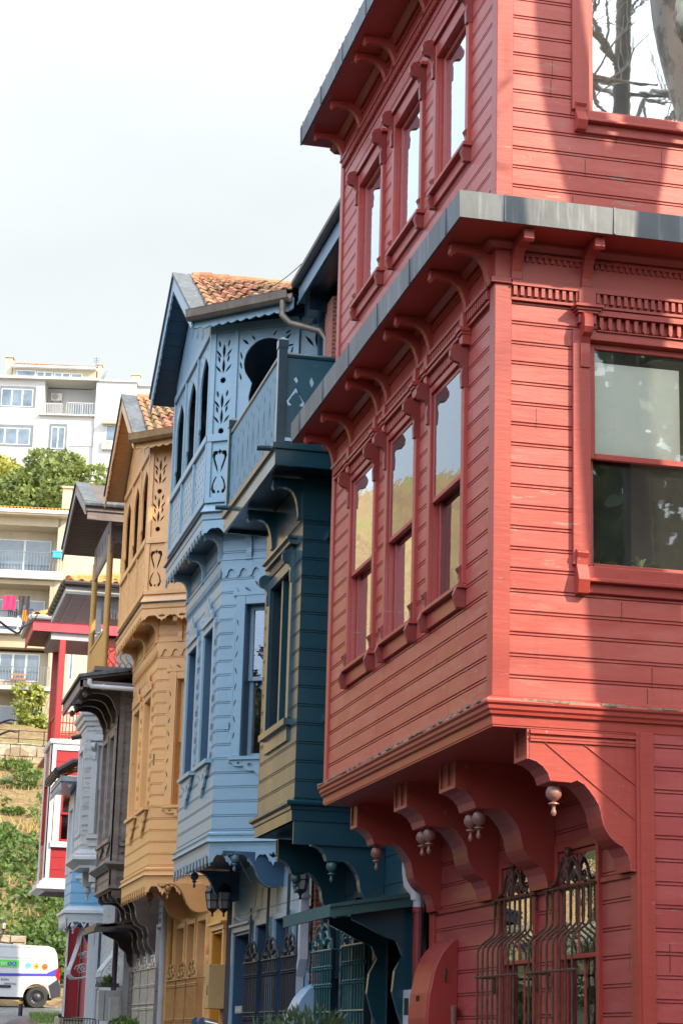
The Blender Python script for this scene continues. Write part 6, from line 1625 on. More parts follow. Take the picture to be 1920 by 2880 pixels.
# ------------------------------------------------------------------ small light blue house
def light_blue_house():
    random.seed(41)
    wl_ = paint('light_blue_paint', (.20, .43, .62), .08, .45, .23, .08, dirt=.1)
    tr = paint('blue_house_white_trim', (.60, .605, .61), .15, .5, bare=(.4, .36, .33))
    dk = paint('slate_blue_paint', (.06, .12, .19), .05, .45)
    H = thing('wooden_house', 'small light blue house with white lace trim beside the peeling white house', 'house', (5.3, 47.3, .1))
    X0, Y0, Y1 = 4.46, 46.5, 48.0
    F = fX(X0); Cn = Fr((X0, Y0), (.93, -.367)); Cn.n = Vector((-.367, -.93, 0)); G = fX(5.3)
    m = MB(); clad(m, F, Y0, Y1, 2.7, 5.45, [(46.8, 47.6, 3.55, 5.0)], .23, .08); clad(m, Cn, 0, .95, 2.7, 5.45, [(.36, .8, 3.5, 5.0)], .23, .08); m.build('bay_wall', wl_, H)
    window(H, F, 46.8, 47.6, 3.55, 5.0, tr, rail=4.3, rec=.05, cas=.2, top=.25, back='curtain'); w = window(H, Cn, .36, .8, 3.5, 5.0, tr, rail=4.3, rec=.05, cas=.12, top=.2, back='curtain')
    m = MB(); apron(m, Cn, .58, 3.42, .46, .30, .0, .025); m.box(Cn, .1, .95, 3.40, 3.46, 0, .06); m.build('apron', tr, w)
    P = [(5.3, Y1 + .3), (X0, Y1), (X0, Y0), (X0 + .93 * .95, Y0 - .367 * .95)]
    m = MB(); m.sweep(P, [(-.02, 2.80), (.05, 2.78), (.06, 2.74), (.14, 2.70), (.145, 2.64), (.10, 2.62), (.09, 2.50), (-.02, 2.48)]); m.build('base_moulding', tr, H)
    m = MB(); lace(m, Cn, -.02, .95, 2.54, 2.30, 2.44, .19, .06, .085); lace(m, F, Y0 - .1, Y1, 2.54, 2.30, 2.44, .19, .07, .09); m.build('lace', tr, H)
    m = MB(); m.prism([Vector((x, y, 2.44)) for x, y in P], [Vector((x, y, 2.48)) for x, y in P]); m.prism([Vector((x, y, 5.42)) for x, y in P], [Vector((x, y, 5.46)) for x, y in P]); m.build('bay_soffit', dk, H)
    for y in (46.4, 47.8):
        m = MB(); m.pd(G, [(d * .95, z + .11) for d, z in BR2], y - .07, y + .07); m.build('console_bracket', dk, H); finial(H, (4.55, y, 2.44), tr, 1.1)
    m = MB(); m.box(A0, 5.25, 9, -.2, 5.8, 45.65, 48.6); m.build('house_wall', wl_, H)
    m = MB(); 
    x0 = 3.98
    m.box(A0, x0 + .05, 5.3, 5.46, 5.5, 45.9, 48.4); m.build('eave_soffit', dk, H)
    m = MB(); lace(m, fX(x0 + .05), 45.9, 48.4, 5.62, 5.30, 5.46, .2, -.02, .0); lace(m, fY(45.95), x0 + .05, 5.3, 5.62, 5.34, 5.48, .2, -.02, .0); m.build('lace', tr, H)
    m = MB(); m.tube([(x0 - .02, 45.9, 5.72), (x0 - .02, 48.4, 5.72)], .085, 8); m.tube([(x0 - .02, 45.9, 5.72), (x0 + .3, 45.8, 5.93), (5.3, 45.8, 5.97)], .07, 8)
    for k in range(7): m.lathe((x0 - .02, 46.0 + k * .36, 5.72), [(.09, 0), (.10, 0), (.10, .03), (.09, .03)], 8, (Vector((1, 0, 0)), Vector((0, 0, 1)), Vector((0, 1, 0))))
    m.build('gutter', plain('black_gutter', (.05, .038, .04), .35, .3), H, smooth=True)
    m = MB(); tiles(m, (x0 + .05, 48.4, 5.76), (x0 + .05, 45.9, 5.76), (5.3, 48.4, 6.3), (5.3, 45.9, 6.3), 4, 9, .06); m.build('roof', M['orangetile'], H)
    m = MB(); clad(m, G, 45.6, 48.5, -.1, 2.48, [(45.75, 46.25, .4, 2.2), (46.7, 47.5, .9, 2.3)], .23, .0); m.build('ground_floor_wall', wl_, H)
    window(H, G, 46.7, 47.5, .9, 2.3, tr, rail=1.6, rec=.06, cas=.12, top=.1); m = MB(); m.box(G, 45.76, 46.24, .0, 2.2, -.15, -.1); m.box(G, 45.65, 45.75, 0, 2.3, 0, .05); m.box(G, 46.25, 46.4, 0, 2.3, 0, .05); m.build('door', tr, H)
    m = MB(); m.box(A0, 4.84, 4.96, -.2, 2.42, 45.75, 45.87); m.build('porch_post', tr, H)
    m = MB(); f = fY(45.7); m.box(f, 4.97, 5.24, -.2, 2.42, -.05, 0); m.box(f, 4.99, 5.05, .1, 2.3, 0, .03); m.box(f, 5.14, 5.22, .1, 2.3, 0, .03); m.box(f, 5.05, 5.14, 1.0, 1.08, 0, .03); o = m.build('porch_wall', tr, H)
    m = MB(); m.box(f, 5.055, 5.135, 1.1, 2.2, -.01, .006); m.build('pane', M['farglass'], o)
    g = MB()
    for k in range(6):
        u = 46.55 + k * .16
        g.tube([G.p(u, z, d) for d, z in ((.50, 2.35), (.56, 2.0), (.66, 1.65), (.74, 1.42), (.75, 1.32), (.66, 1.23), (.5, 1.24), (.3, 1.3), (.1, 1.34))], .016, 5)
        if k in (0, 5):
            for r0, zz, dd in ((.12, 1.45, .45), (.08, 1.75, .42)): g.tube([G.p(u, zz + r0 * (1 - a / 20) * math.sin(a * .6), dd + r0 * (1 - a / 20) * math.cos(a * .6)) for a in range(18)], .011, 4)
    for z, d in ((2.35, .50), (1.42, .74), (1.24, .6)): g.tube([G.p(46.5, z, d), G.p(47.4, z, d)], .014, 5)
    g.build('window_guard', M['whiteiron'], H)
    return H
light_blue_house()

# ------------------------------------------------------------------ dark red house with white corner boards, last of the row
def last_house():
    random.seed(51)
    wl_ = paint('crimson_paint', (.34, .012, .017), .02, .45, .30, .1, dirt=.05)
    tr = paint('clean_white_trim', (.64, .64, .65), .02, .45, dirt=.05)
    H = thing('wooden_house', 'crimson house with white corner boards and a terrace, last of the row', 'house', (5.2, 53, .4))
    X0, Y0, Y1 = 4.32, 52.0, 54.0
    F, S = fX(X0), fY(Y0)
    ws = (4.60, 5.0, 4.72, 6.2)
    m = MB(); clad(m, S, X0, 5.6, 3.75, 7.15, [ws], .30, .1, FLAT); clad(m, F, Y0, Y1, 3.75, 7.15, [(52.5, 53.4, 4.72, 6.2)], .30, .1, FLAT); m.build('bay_wall', wl_, H)
    m = MB(); m.box(A0, X0 + .02, 9, 3.70, 3.74, Y0 + .02, Y1); m.box(A0, X0 + .02, 9, 7.15, 7.2, Y0 + .02, Y1 + 3); m.box(A0, X0 + .02, 9, 3.7, 7.2, Y1, Y1 + .05); m.box(A0, 5.6, 9, .2, 10, Y0 + .2, 57); m.build('house_wall', wl_, H)
    m = MB()
    m.box(S, X0 - .03, X0 + .10, 3.76, 7.16, 0, .03); m.box(F, Y0 - .03, Y0 + .45, 3.76, 7.16, 0, .03); m.box(F, Y1 - .3, Y1, 3.76, 7.16, 0, .03); m.box(S, X0 + .1, 5.6, 7.0, 7.16, 0, .03); m.build('corner_board', tr, H)
    w = window(H, S, *ws, M['crimson'], rail=5.42, rec=.06, cas=.0); 
    m = MB(); m.box(S, 4.44, 4.6, 4.6, 6.3, 0, .05); m.box(S, 5.0, 5.16, 4.6, 6.3, 0, .05); m.box(S, 4.44, 5.16, 6.2, 6.36, 0, .052); m.box(S, 4.40, 5.2, 4.56, 4.70, 0, .09); m.build('casing', tr, w)
    w = window(H, F, 52.5, 53.4, 4.72, 6.2, M['crimson'], rail=5.42, rec=.06, cas=.14, top=.1)
    P = [(5.6, Y1), (X0, Y1), (X0, Y0), (5.6, Y0)]
    m = MB(); m.sweep(P, [(-.02, 3.80), (.05, 3.78), (.06, 3.72), (.12, 3.70), (.13, 3.64), (.20, 3.58), (.20, 3.52), (-.02, 3.46)]); m.build('base_moulding', tr, H); m = MB(); m.sweep(P, [(-.02, 7.16), (.06, 7.16), (.08, 7.22), (.08, 7.27), (-.02, 7.29)]); m.build('top_moulding', tr, H)
    # terrace
    for x, y in ((4.41, 52.08), (4.40, 53.9), (5.3, 52.08)):
        m = MB(); m.box(A0, x - .08, x + .08, 7.28, 9.85, y - .08, y + .08); m.build('post', M['crimson'], H, bevel=.01)
    m = MB(); f = fY(52.08)
    for k in range(10): u = 4.53 + k * .085; m.box(f, u, u + .028, 7.32, 7.98, -.02, .015)
    m.box(f, 4.48, 5.3, 7.94, 8.0, -.03, .03); m.box(f, 4.48, 5.3, 7.70, 7.73, -.02, .02); m.box(f, 4.48, 5.3, 7.34, 7.40, -.03, .03); m.build('terrace_railing', M['crimson'], H)
    m = MB()
    f = fX(4.4)
    for k in range(18): u = 52.2 + k * .095; m.box(f, u, u + .03, 7.32, 7.98, -.02, .015)
    m.box(f, 52.1, 53.9, 7.94, 8.0, -.03, .03); m.build('terrace_railing', M['crimson'], H)
    m = MB(); m.box(A0, 3.68, 6.2, 10.10, 10.16, 51.95, 54.6); m.build('eave_soffit', plain('plum_soffit', (.16, .03, .045), .6), H)
    m = MB(); m.box(A0, 3.70, 6.2, 10.161, 10.24, 51.9, 51.95) if False else m.box(A0, 3.66, 6.2, 10.02, 10.30, 51.90, 51.945); m.box(A0, 3.62, 3.66, 10.02, 10.30, 51.90, 54.6); m.build('fascia', plain('rose_red_fascia', (.50, .05, .07), .45), H)
    m = MB(); m.box(A0, 4.1, 5.4, 9.84, 10.09, 52.0, 54.0); m.build('ceiling_beam', plain('grey_lilac_beam', (.42, .38, .40), .6), H)
    m = MB(); m.tube([(3.56, 51.85, 10.36), (3.56, 54.6, 10.36)], .08, 8); m.tube([(3.56, 51.85, 10.36), (5.1, 51.85, 10.38), (5.2, 51.85, 10.30), (5.24, 51.85, 10.15), (5.5, 51.85, 10.0)], .075, 8); m.build('gutter', plain('pale_grey_gutter', (.34, .35, .35), .4, .2), H, smooth=True)
    m = MB(); tiles(m, (3.6, 51.9, 10.42), (6.2, 51.9, 10.42), (4.6, 53.2, 10.95), (6.2, 53.2, 10.95), 3, 9, .07); tiles(m, (3.6, 54.6, 10.42), (3.6, 51.9, 10.42), (4.6, 54.6, 10.95), (4.6, 53.2, 10.95), 3, 9, .07); m.build('roof', M['orangetile'], H)
    m = MB(); f = fY(52.5); m.box(f, 5.04, 5.36, -.2, 3.5, -.5, 0); m.build('ground_floor_wall', plain('deep_red_wall', (.27, .008, .016), .45, var=.06), H)
    m = MB(); f = fY(52.4); m.box(f, 5.0, 5.038, .3, 2.7, -.1, .02); m.build('corner_strip', tr, H)
    m = MB(); f = fY(51.6); m.box(f, 5.42, 9, 0, 3.5, -3, 0); m.build('ground_floor_wall', plain('faded_red_wall', (.40, .08, .09), .6, var=.1), H)
    return H
M['crimson'] = paint('crimson_trim_paint', (.37, .015, .019), .02, .4, dirt=.05)
last_house()
# low terrace wall and iron rail in front of the last houses
m = MB(); f = fY(47.0)
m.box(f, 4.45, 5.6, -.2, .33, -1.0, 0); m.box(f, 4.42, 5.6, .33, .40, -1.03, .04); m.box(f, 4.40, 4.52, -.3, .41, -1.0, .06)
tag(m.build('garden_wall', plain('cream_plaster', (.42, .32, .23), .8, var=.12), bevel=.02), 'low cream wall at the foot of the crimson house', 'wall')
m = MB()
for k in range(14): m.tube([(4.18 + k * .06, 44.0, -.2), (4.18 + k * .06, 44.0, .36)], .008, 5)
m.tube([(4.12, 44.0, .37), (5.0, 44.0, .34)], .012, 6); m.lathe((4.14, 44.0, .36), [(.02, 0), (.035, .03), (.03, .06), (.01, .08)], 8)
tag(m.build('iron_railing', M['castiron']), 'thin black iron railing in front of the low cream wall', 'railing')

# ------------------------------------------------------------------ the van at the head of the street
def van():
    random.seed(61)
    yv = 62.0; z0 = gz(4, 62.5) - .02; xr = 5.80
    V = thing('delivery_van', 'white delivery van with green and blue lettering parked across the end of the street', 'van', (3.6, 62.9, z0))
    P = [(xr - .02, .42), (xr - .0, .70), (xr - .05, .95), (xr - .09, 1.30), (xr - .13, 1.58), (xr - .22, 1.74), (xr - .40, 1.80), (xr - 2.6, 1.83), (xr - 2.95, 1.76), (xr - 3.55, 1.18), (xr - 4.15, 1.02), (xr - 4.38, .82), (xr - 4.42, .40)]
    cx = xr - .66; fx_ = xr - 3.55; wr = .315
    def well(c): return [(c + .40 * math.cos(rad(a)), .30 + .40 * math.sin(rad(a))) for a in range(180, -1, -15)]
    low = [(xr - 4.40, .26)] + well(fx_) + well(cx) + [(xr - .18, .30)]
    S = Fr((0, yv, z0), (1, 0)); S.n = Vector((0, -1, 0))
    poly = low + P
    m = MB(); n = len(poly); rows = []
    for y, ins in ((0, .06), (.04, .015), (.10, 0), (1.64, 0), (1.70, .015), (1.74, .06)):
        cxm, czm = sum(p[0] for p in poly) / n, 1.0
        rows.append([Vector((p[0] + (cxm - p[0]) * ins * .25, yv + y + (.10 * max(0, p[1] - 1.0) if y < .9 else -.10 * max(0, p[1] - 1.0)), z0 + p[1] + (czm - p[1]) * ins * .25)) for p in poly])
    vs = [v for r_ in rows for v in r_]; fs = [(i * n + j, i * n + (j + 1) % n, (i + 1) * n + (j + 1) % n, (i + 1) * n + j) for i in range(5) for j in range(n)] + [tuple(range(n)), tuple(5 * n + j for j in range(n))]
    m.add(vs, fs)
    t = NT('van_white_paint'); t.b.inputs['Coat Weight'].default_value = .6; t.b.inputs['Coat Roughness'].default_value = .05
    body = t.fin((.58, .605, .62), .35)
    m.build('body', body, V, True)
    def side(u0, u1, za, zb, d=.0): 
        return None
    def plate(name, poly_, mat, d=.006, par=V):
        m = MB(); f0 = [Vector((u, yv + .10 * max(0, z - 1.0) + 0 - d, z0 + z)) for u, z in poly_]; f1 = [v + Vector((0, .03, 0)) for v in f0]; m.prism(f0, f1); return m.build(name, mat, par)
    dkp = plain('dark_grey_plastic', (.035, .037, .045), .5, var=.1)
    blue = plain('van_blue_film', (.07, .07, .48), .35, var=.02); 
    plate('stripe', [(xr - 4.0, .92), (xr - 1.2, .985), (xr - .42, 1.005), (xr - .10, 1.17), (xr - .125, .935), (xr - .5, .925), (xr - 4.0, .84)], blue)
    plate('sign_panel', [(xr - 2.6, 1.18), (xr - 1.28, 1.155), (xr - 1.235, 1.19), (xr - 1.235, 1.36), (xr - 2.6, 1.37)], plain('van_green_film', (.10, .62, .09), .35, var=.02))
    for k, (cc, nm) in enumerate((((.13, .56, .84), 'a'), ((.86, .42, .05), 'b'), ((.86, .13, .04), 'c'))):
        u = xr - .97 + k * .245; z = 1.225 - k * .012
        o = plate('emblem', [(u + .088 * math.cos(rad(a)), z + .088 * math.sin(rad(a))) for a in range(0, 360, 15)], plain('van_emblem_' + nm, cc, .4, var=.02), .008)
        if k == 0: plate('mark', [(u - .06, z - .012), (u + .06, z - .012), (u + .06, z + .004), (u - .06, z + .004)], plain('emblem_blue_ink', (.03, .2, .5), .5), .012, o)
        else:
            ink = plain('emblem_dark_ink' + nm, (.16, .07, .02), .5)
            plate('mark', [(u - .055, z - .03), (u + .055, z - .03), (u + .045, z - .008), (u - .045, z - .008)], ink, .012, o)
            plate('mark', [(u - .02, z), (u + .02, z), (u, z + .055)], ink, .012, o); plate('mark', [(u - .02, z - .052), (u + .02, z - .052), (u + .02, z - .040), (u - .02, z - .040)], ink, .012, o)
    plate('sill_trim', [(xr - 3.1, .56), (xr - 1.45, .56), (xr - 1.42, .60), (xr - 1.45, .64), (xr - 3.1, .64)], dkp, .02)
    plate('bumper', [(xr - .34, .66), (xr - .07, .86), (xr - .02, .72), (xr + .01, .45), (xr - .06, .34), (xr - .24, .27), (xr - .27, .42), (xr - .31, .56)], dkp, .02)
    plate('tail_light', [(xr - .09, 1.20), (xr - .14, 1.06), (xr - .15, .95), (xr - .10, .85), (xr - .045, .80), (xr - .03, .9), (xr - .055, 1.18)], plain('tail_light_red', (.55, .015, .02), .15, var=.2), .012)
    m = MB(); m.hexa([Vector((a, b, z0 + c)) for c in (.36, .70) for a, b in ((xr - .04, yv + .03), (xr + .03, yv + .05), (xr + .03, yv + 1.69), (xr - .04, yv + 1.71))]); m.build('rear_bumper', dkp, V, bevel=.02)
    gr = plain('seam_shadow_grey', (.42, .45, .47), .5, var=.02)
    for a in (0,): 
        m = MB(); m.tube([Vector((xr - .53 + .08 * math.cos(rad(q)), yv - .003, z0 + .735 + .08 * math.sin(rad(q)))) for q in range(0, 361, 20)], .004, 4); m.build('filler_cap', gr, V)
        m = MB(); m.tube([Vector((u, yv + .10 * max(0, z - 1) - .003, z0 + z)) for u, z in ((xr - 1.9, 1.45), (xr - .45, 1.41), (xr - .26, 1.38), (xr - .26, 1.3), (xr - .33, 1.1), (xr - .38, 1.03))], .006, 4); m.build('panel_crease', gr, V)
        m = MB(); m.tube([Vector((u, yv + .07, z0 + 1.745)) for u in (xr - 2.6, xr - .4)], .008, 4); m.build('roof_gutter', gr, V)
    for u in (cx, fx_):
        for y, s in ((yv + .02, -1), (yv + 1.70, 1)):
            c = Vector((u, y, z0 + wr)); ax = (Vector((1, 0, 0)), Vector((0, 0, 1)), Vector((0, s, 0)))
            m = MB(); m.lathe(c, [(.20, -.17), (wr - .02, -.17), (wr, -.14), (wr, -.03), (wr - .025, 0), (.205, .005), (.20, -.02), (.20, -.05)], 32, ax)
            o = m.build('wheel', plain('tyre_rubber', (.030, .030, .032), .75, var=.2), V, True)
            m = MB(); m.lathe(c, [(.203, -.03), (.195, .0), (.18, -.012), (.13, -.03), (.10, .005), (.07, .012), (.045, .03), (.03, .03), (.0, .03)], 28, ax); o2 = m.build('rim', plain('black_steel_rim', (.055, .058, .065), .45, .5), o, True)
            m = MB()
            for k in range(14): a = 2 * PI * k / 14; m.lathe(c + ax[0] * (.155 * math.cos(a)) + ax[1] * (.155 * math.sin(a)) + ax[2] * -.012, [(.02, 0), (.018, .006), (.0, .006)], 8, ax)
            m.build('rim_holes', M['dark'], o)
    m = MB(); m.box(Fr((0, yv + .3, z0), (1, 0)).__class__((0, yv + .3, z0), (1, 0)), xr - 4.2, xr - .2, .25, .4, -1.1, 0); m.build('underbody', M['dark'], V)
    m = MB(); 
    for y in (yv + .075, ): m.prism([Vector((u, y, z0 + z)) for u, z in ((xr - 3.0, 1.68), (xr - 2.35, 1.70), (xr - 2.35, 1.2), (xr - 3.35, 1.2))], [Vector((u, y + .03, z0 + z)) for u, z in ((xr - 3.0, 1.68), (xr - 2.35, 1.70), (xr - 2.35, 1.2), (xr - 3.35, 1.2))])
    m.build('side_window', M['farglass'], V)
    m = MB(); m.hexa([Vector(v) for v in ((xr - 3.54, yv + .15, z0 + 1.22), (xr - 3.54, yv + 1.6, z0 + 1.22), (xr - 3.0, yv + 1.55, z0 + 1.74), (xr - 3.0, yv + .2, z0 + 1.74), (xr - 3.58, yv + .15, z0 + 1.23), (xr - 3.58, yv + 1.6, z0 + 1.23), (xr - 3.03, yv + 1.55, z0 + 1.76), (xr - 3.03, yv + .2, z0 + 1.76))]); m.build('windscreen', M['farglass'], V)
    for y in (yv + .12, yv + 1.45):
        m = MB(); m.box(Fr((xr - 4.43, 0), (0, 1)), y, y + .2, z0 + .72, z0 + .9, -.06, .02); m.build('headlight', M['farglass'], V)
    def text(body, u, z, size, mat, d=.012, align='LEFT', par=V):
        cu = bpy.data.curves.new('lettering', 'FONT'); cu.body = body; cu.size = size; cu.extrude = .002; cu.align_x = align; cu.resolution_u = 3
        tmp = bpy.data.objects.new('lettering', cu); me = bpy.data.meshes.new_from_object(tmp); bpy.data.objects.remove(tmp); me.name = 'lettering'
        for v in me.vertices: v.co = Vector((u + v.co.x, yv + .10 * max(0, z - 1) - d - v.co.z, z0 + z + v.co.y))
        me.materials.clear(); me.materials.append(mat); o = bpy.data.objects.new('lettering', me); col.objects.link(o); attach(o, par); return o
    wh = plain('white_letter_film', (.85, .86, .86), .4, var=.02); nv = plain('navy_letter_film', (.03, .04, .16), .4, var=.02)
    for u in (xr - 1.505, xr - 1.375):
        plate('emblem', [(u + .062 * math.cos(rad(a)), 1.255 + .062 * math.sin(rad(a))) for a in range(0, 360, 20)], plain('emblem_navy', (.03, .10, .36), .4, var=.02), .010)
    text('enerjim', xr - 1.585, 1.21, .15, wh, .014, 'RIGHT'); text('S', xr - 1.505, 1.222, .10, wh, .018, 'CENTER'); text('A', xr - 1.375, 1.222, .10, wh, .018, 'CENTER')
    text('SIGMA', xr - 1.50, .77, .082, nv, .008, 'RIGHT'); text('SAMSUNG', xr - 1.275, .655, .078, nv, .008, 'RIGHT')
    return V
van()
# bollard
m = MB(); zb = gz(4.15, 55)
m.lathe((4.16, 55, zb - .1), [(.055, 0), (.055, .60 + .1), (.05, .62 + .1), (.05, .70 + .1)], 14)
B_ = thing('bollard', 'black bollard with a yellow band standing before the van', 'bollard', (4.16, 55, zb))
m = MB(); ztop = .86; m.lathe((4.16, 55, zb - .1), [(.055, 0), (.055, ztop - zb + .02), (.048, ztop - zb + .03), (.048, ztop - zb + .10), (.03, ztop - zb + .13), (.0, ztop - zb + .135)], 14); m.build('post', M['castiron'], B_, True)
m = MB(); m.lathe((4.16, 55, ztop - .10), [(.058, 0), (.060, .01), (.060, .06), (.058, .07)], 14); m.build('band', plain('yellow_band', (.80, .46, .03), .5, var=.05), B_, True)
# lamp on the stone wall
q_ = .55; L_ = thing('garden_lamp', 'small black lamp standing on the rubble stone wall behind the van', 'lamp', (4.32, 66.3, 3.02)); m = MB()
c_ = (4.32, 66.3, 3.02); m.lathe(c_, [(.12, 0), (.12, .06), (.05, .10), (.05, .24), (.13, .28), (.14, .32), (.12, .33)], 8); m.lathe((4.32, 66.3, 3.7), [(.17, 0), (.17, .03), (.08, .12), (.03, .2), (.0, .26)], 8)
for i in range(6): a = 2 * PI * i / 6; m.tube([(4.32 + .12 * math.cos(a), 66.3 + .12 * math.sin(a), 3.34), (4.32 + .15 * math.cos(a), 66.3 + .15 * math.sin(a), 3.71)], .012, 4)
m.v = [Vector((4.32, 66.3, 3.02)) + (v - Vector((4.32, 66.3, 3.02))) * q_ for v in m.v]; m.build('lamp_frame', M['castiron'], L_); m = MB(); m.lathe((4.32, 66.3, 3.34), [(.10, 0), (.135, .36)], 8); m.v = [Vector((4.32, 66.3, 3.02)) + (v - Vector((4.32, 66.3, 3.02))) * q_ for v in m.v]; m.build('lamp_glass', plain('lamp_glass_pale', (.62, .60, .48), .3), L_)

# ------------------------------------------------------------------ bushes at the street side of the houses
def bush(name, label, c, r, n, size, mat, stems=5, long=False):
    B = thing(name, label, 'bush', (c[0], c[1], gz(c[0], c[1]))); m = MB()
    for k in range(stems): a = k * 2.3; m.tube([(c[0], c[1], gz(c[0], c[1])), (c[0] + r[0] * .4 * math.cos(a), c[1] + r[1] * .4 * math.sin(a), c[2] - r[2] * .3), (c[0] + r[0] * .8 * math.cos(a), c[1] + r[1] * .8 * math.sin(a), c[2] + r[2] * .5)], .014, 5, r1=.004)
    m.build('stem', M['bark'], B); m = MB()
    if long:
        for k in range(n):
            v = Vector((rr(-1, 1), rr(-1, 1), rr(-1, 1)))
            if v.length > 1 or v.length < .05: continue
            p = Vector((c[0] + v.x * r[0], c[1] + v.y * r[1], c[2] + v.z * r[2])); d = (v.normalized() * .7 + Vector((rr(-.5, .5), rr(-.5, .5), rr(.2, 1)))).normalized()
            s = d.cross(Vector((rr(-1, 1), rr(-1, 1), rr(-1, 1)))).normalized() * size * .12; L = size * rr(.7, 1.3)
            m.add([p, p + d * L * .5 + s, p + d * L, p + d * L * .5 - s], [(0, 1, 2, 3)])
    else: leaves(m, c, r, n, size, up=.3)
    m.build('foliage', mat, B); return B
ol = foliage('oleander_leaves', (.035, .06, .022), (.10, .13, .06), 3.)
bush('oleander_bush', 'grey-green narrow-leaved bush before the teal house window guards', (4.45, 20.7, -.02), (.35, 1.3, .33), 1500, .12, ol, 9, True)
bush('oleander_bush', 'loose sprig of the same bush reaching in front of the blue cabinet', (4.5, 23.2, -.02), (.25, .7, .22), 300, .13, ol, 5, True)
bush('round_bush', 'small dark green bush at the foot of the white meter cabinet', (4.78, 38.2, .13), (.28, .9, .18), 900, .09, M['ivy'])
bush('round_bush', 'low clump of green at the foot of the grey-white rainwater pipe', (5.0, 35.0, .02), (.12, .3, .14), 160, .07, M['ivy'])

# ------------------------------------------------------------------ two passers-by at the lower edge
def person(label, x, y, top, face, hair_c, coat, glasses=False):
    z0 = top - 1.62; Pn = thing('person', label, 'person', (x, y, z0), 'passers-by in the street')
    J = dict(pel=(0, 0, .92), wa=(0, 0, 1.05), ch=(0, 0, 1.26), ne=(0, 0, 1.38), nk=(0, .01, 1.43), hd=(0, .02, 1.50), cr=(0, .01, 1.53))
    for s, q in ((-1, 'l'), (1, 'r')):
        J['hp' + q] = (.09 * s, 0, .88); J['kn' + q] = (.10 * s, .05 * (1 + s), .48); J['an' + q] = (.10 * s, -.03 + .06 * s, .08); J['to' + q] = (.11 * s, .13 + .06 * s, .03)
        J['sh' + q] = (.18 * s, 0, 1.34); J['el' + q] = (.23 * s, -.04, 1.07); J['wr' + q] = (.22 * s, .08, .84); J['pa' + q] = (.22 * s, .11, .77)
    Rr = dict(pel=.13, wa=.115, ch=.13, ne=.065, nk=.052, hd=.084, cr=.066)
    for q in 'lr': Rr.update({'hp' + q: .09, 'kn' + q: .055, 'an' + q: .038, 'to' + q: .03, 'sh' + q: .058, 'el' + q: .042, 'wr' + q: .028, 'pa' + q: .024})
    E = [('pel', 'wa'), ('wa', 'ch'), ('ch', 'ne'), ('ne', 'nk'), ('nk', 'hd'), ('hd', 'cr')]
    for q in 'lr':
        E += [('pel', 'hp' + q), ('hp' + q, 'kn' + q), ('kn' + q, 'an' + q), ('an' + q, 'to' + q), ('ch', 'sh' + q), ('sh' + q, 'el' + q), ('el' + q, 'wr' + q), ('wr' + q, 'pa' + q)]
        for f in range(5):
            b = J['pa' + q]; nm = 'f%d' % f + q; s = 1 if q == 'r' else -1
            J[nm] = (b[0] + (.0 if f else -.02 * s), b[1] + .025 * (f - 2) + (.02 if f == 0 else 0), b[2] - .035 - (.02 if f in (2, 3) else 0)); J[nm + 't'] = (J[nm][0] - .01 * s, J[nm][1], J[nm][2] - (.035 if f else .02)); Rr[nm] = .009; Rr[nm + 't'] = .008
            E += [('pa' + q, nm), (nm, nm + 't')]
    ks = list(J); me = bpy.data.meshes.new('body'); rot = Matrix.Rotation(face, 3, 'Z')
    me.from_pydata([rot @ Vector(J[k]) for k in ks], [(ks.index(a), ks.index(b)) for a, b in E], [])
    ob = bpy.data.objects.new('body', me); col.objects.link(ob)
    sk = ob.modifiers.new('skin', 'SKIN'); sub = ob.modifiers.new('sub', 'SUBSURF'); sub.levels = sub.render_levels = 2
    for i, k in enumerate(ks): me.skin_vertices[0].data[i].radius = (Rr[k], Rr[k])
    me.skin_vertices[0].data[0].use_root = True
    ob.parent = Pn
    t = NT('clothes_and_skin'); x_ = t.n.new('ShaderNodeSeparateXYZ'); t.l.new(t.geo.outputs['Position'], x_.inputs[0])
    me.materials.append(t.fin(t.mix(t.rng(x_.outputs['Z'], z0 + 1.395, z0 + 1.40), coat, (.52, .30, .21)), .8))
    for n_, c_, r_ in (('nose', (0, .115, 1.50), (.014, .022, .024)), ('ear', (.088, .02, 1.50), (.012, .02, .03)), ('ear', (-.088, .02, 1.50), (.012, .02, .03)), ('eye', (.032, .098, 1.525), (.013, .01, .008)), ('eye', (-.032, .098, 1.525), (.013, .01, .008)), ('mouth', (0, .102, 1.455), (.024, .01, .007))):
        m = MB(); m.lathe((0, 0, 0), [(math.sin(PI * k / 8) , -math.cos(PI * k / 8)) for k in range(9)], 10); m.v = [rot @ Vector((c_[0] + v.x * r_[0], c_[1] + v.y * r_[1], c_[2] + v.z * r_[2])) for v in m.v]
        o = m.build(n_, plain('face_' + n_, (.05, .03, .03) if n_ == 'eye' else (.45, .2, .16), .5), None, True); o.parent = Pn
    m = MB(); n = 16; rows = 9
    for i in range(rows + 1):
        e = PI / 2 * (1 - i / rows * 1.35)
        for k in range(n):
            a = 2 * PI * k / n; back = max(0, -math.sin(a)); lo = -.35 * (1 if back > .2 else .0); ee = max(e, lo if back > .2 else .35)
            m.v.append(Vector((.104 * math.cos(a) * math.cos(ee), .115 * math.sin(a) * math.cos(ee) + .005, 1.515 + .108 * math.sin(ee) - (.04 * back if ee < 0 else 0))) * 1)
    m.f = [(i * n + k, i * n + (k + 1) % n, (i + 1) * n + (k + 1) % n, (i + 1) * n + k) for i in range(rows) for k in range(n)]
    m.v = [rot @ v for v in m.v]; o = m.build('hair', plain('dark_hair', hair_c, .45, var=.35, scale=60), None, True); o.parent = Pn
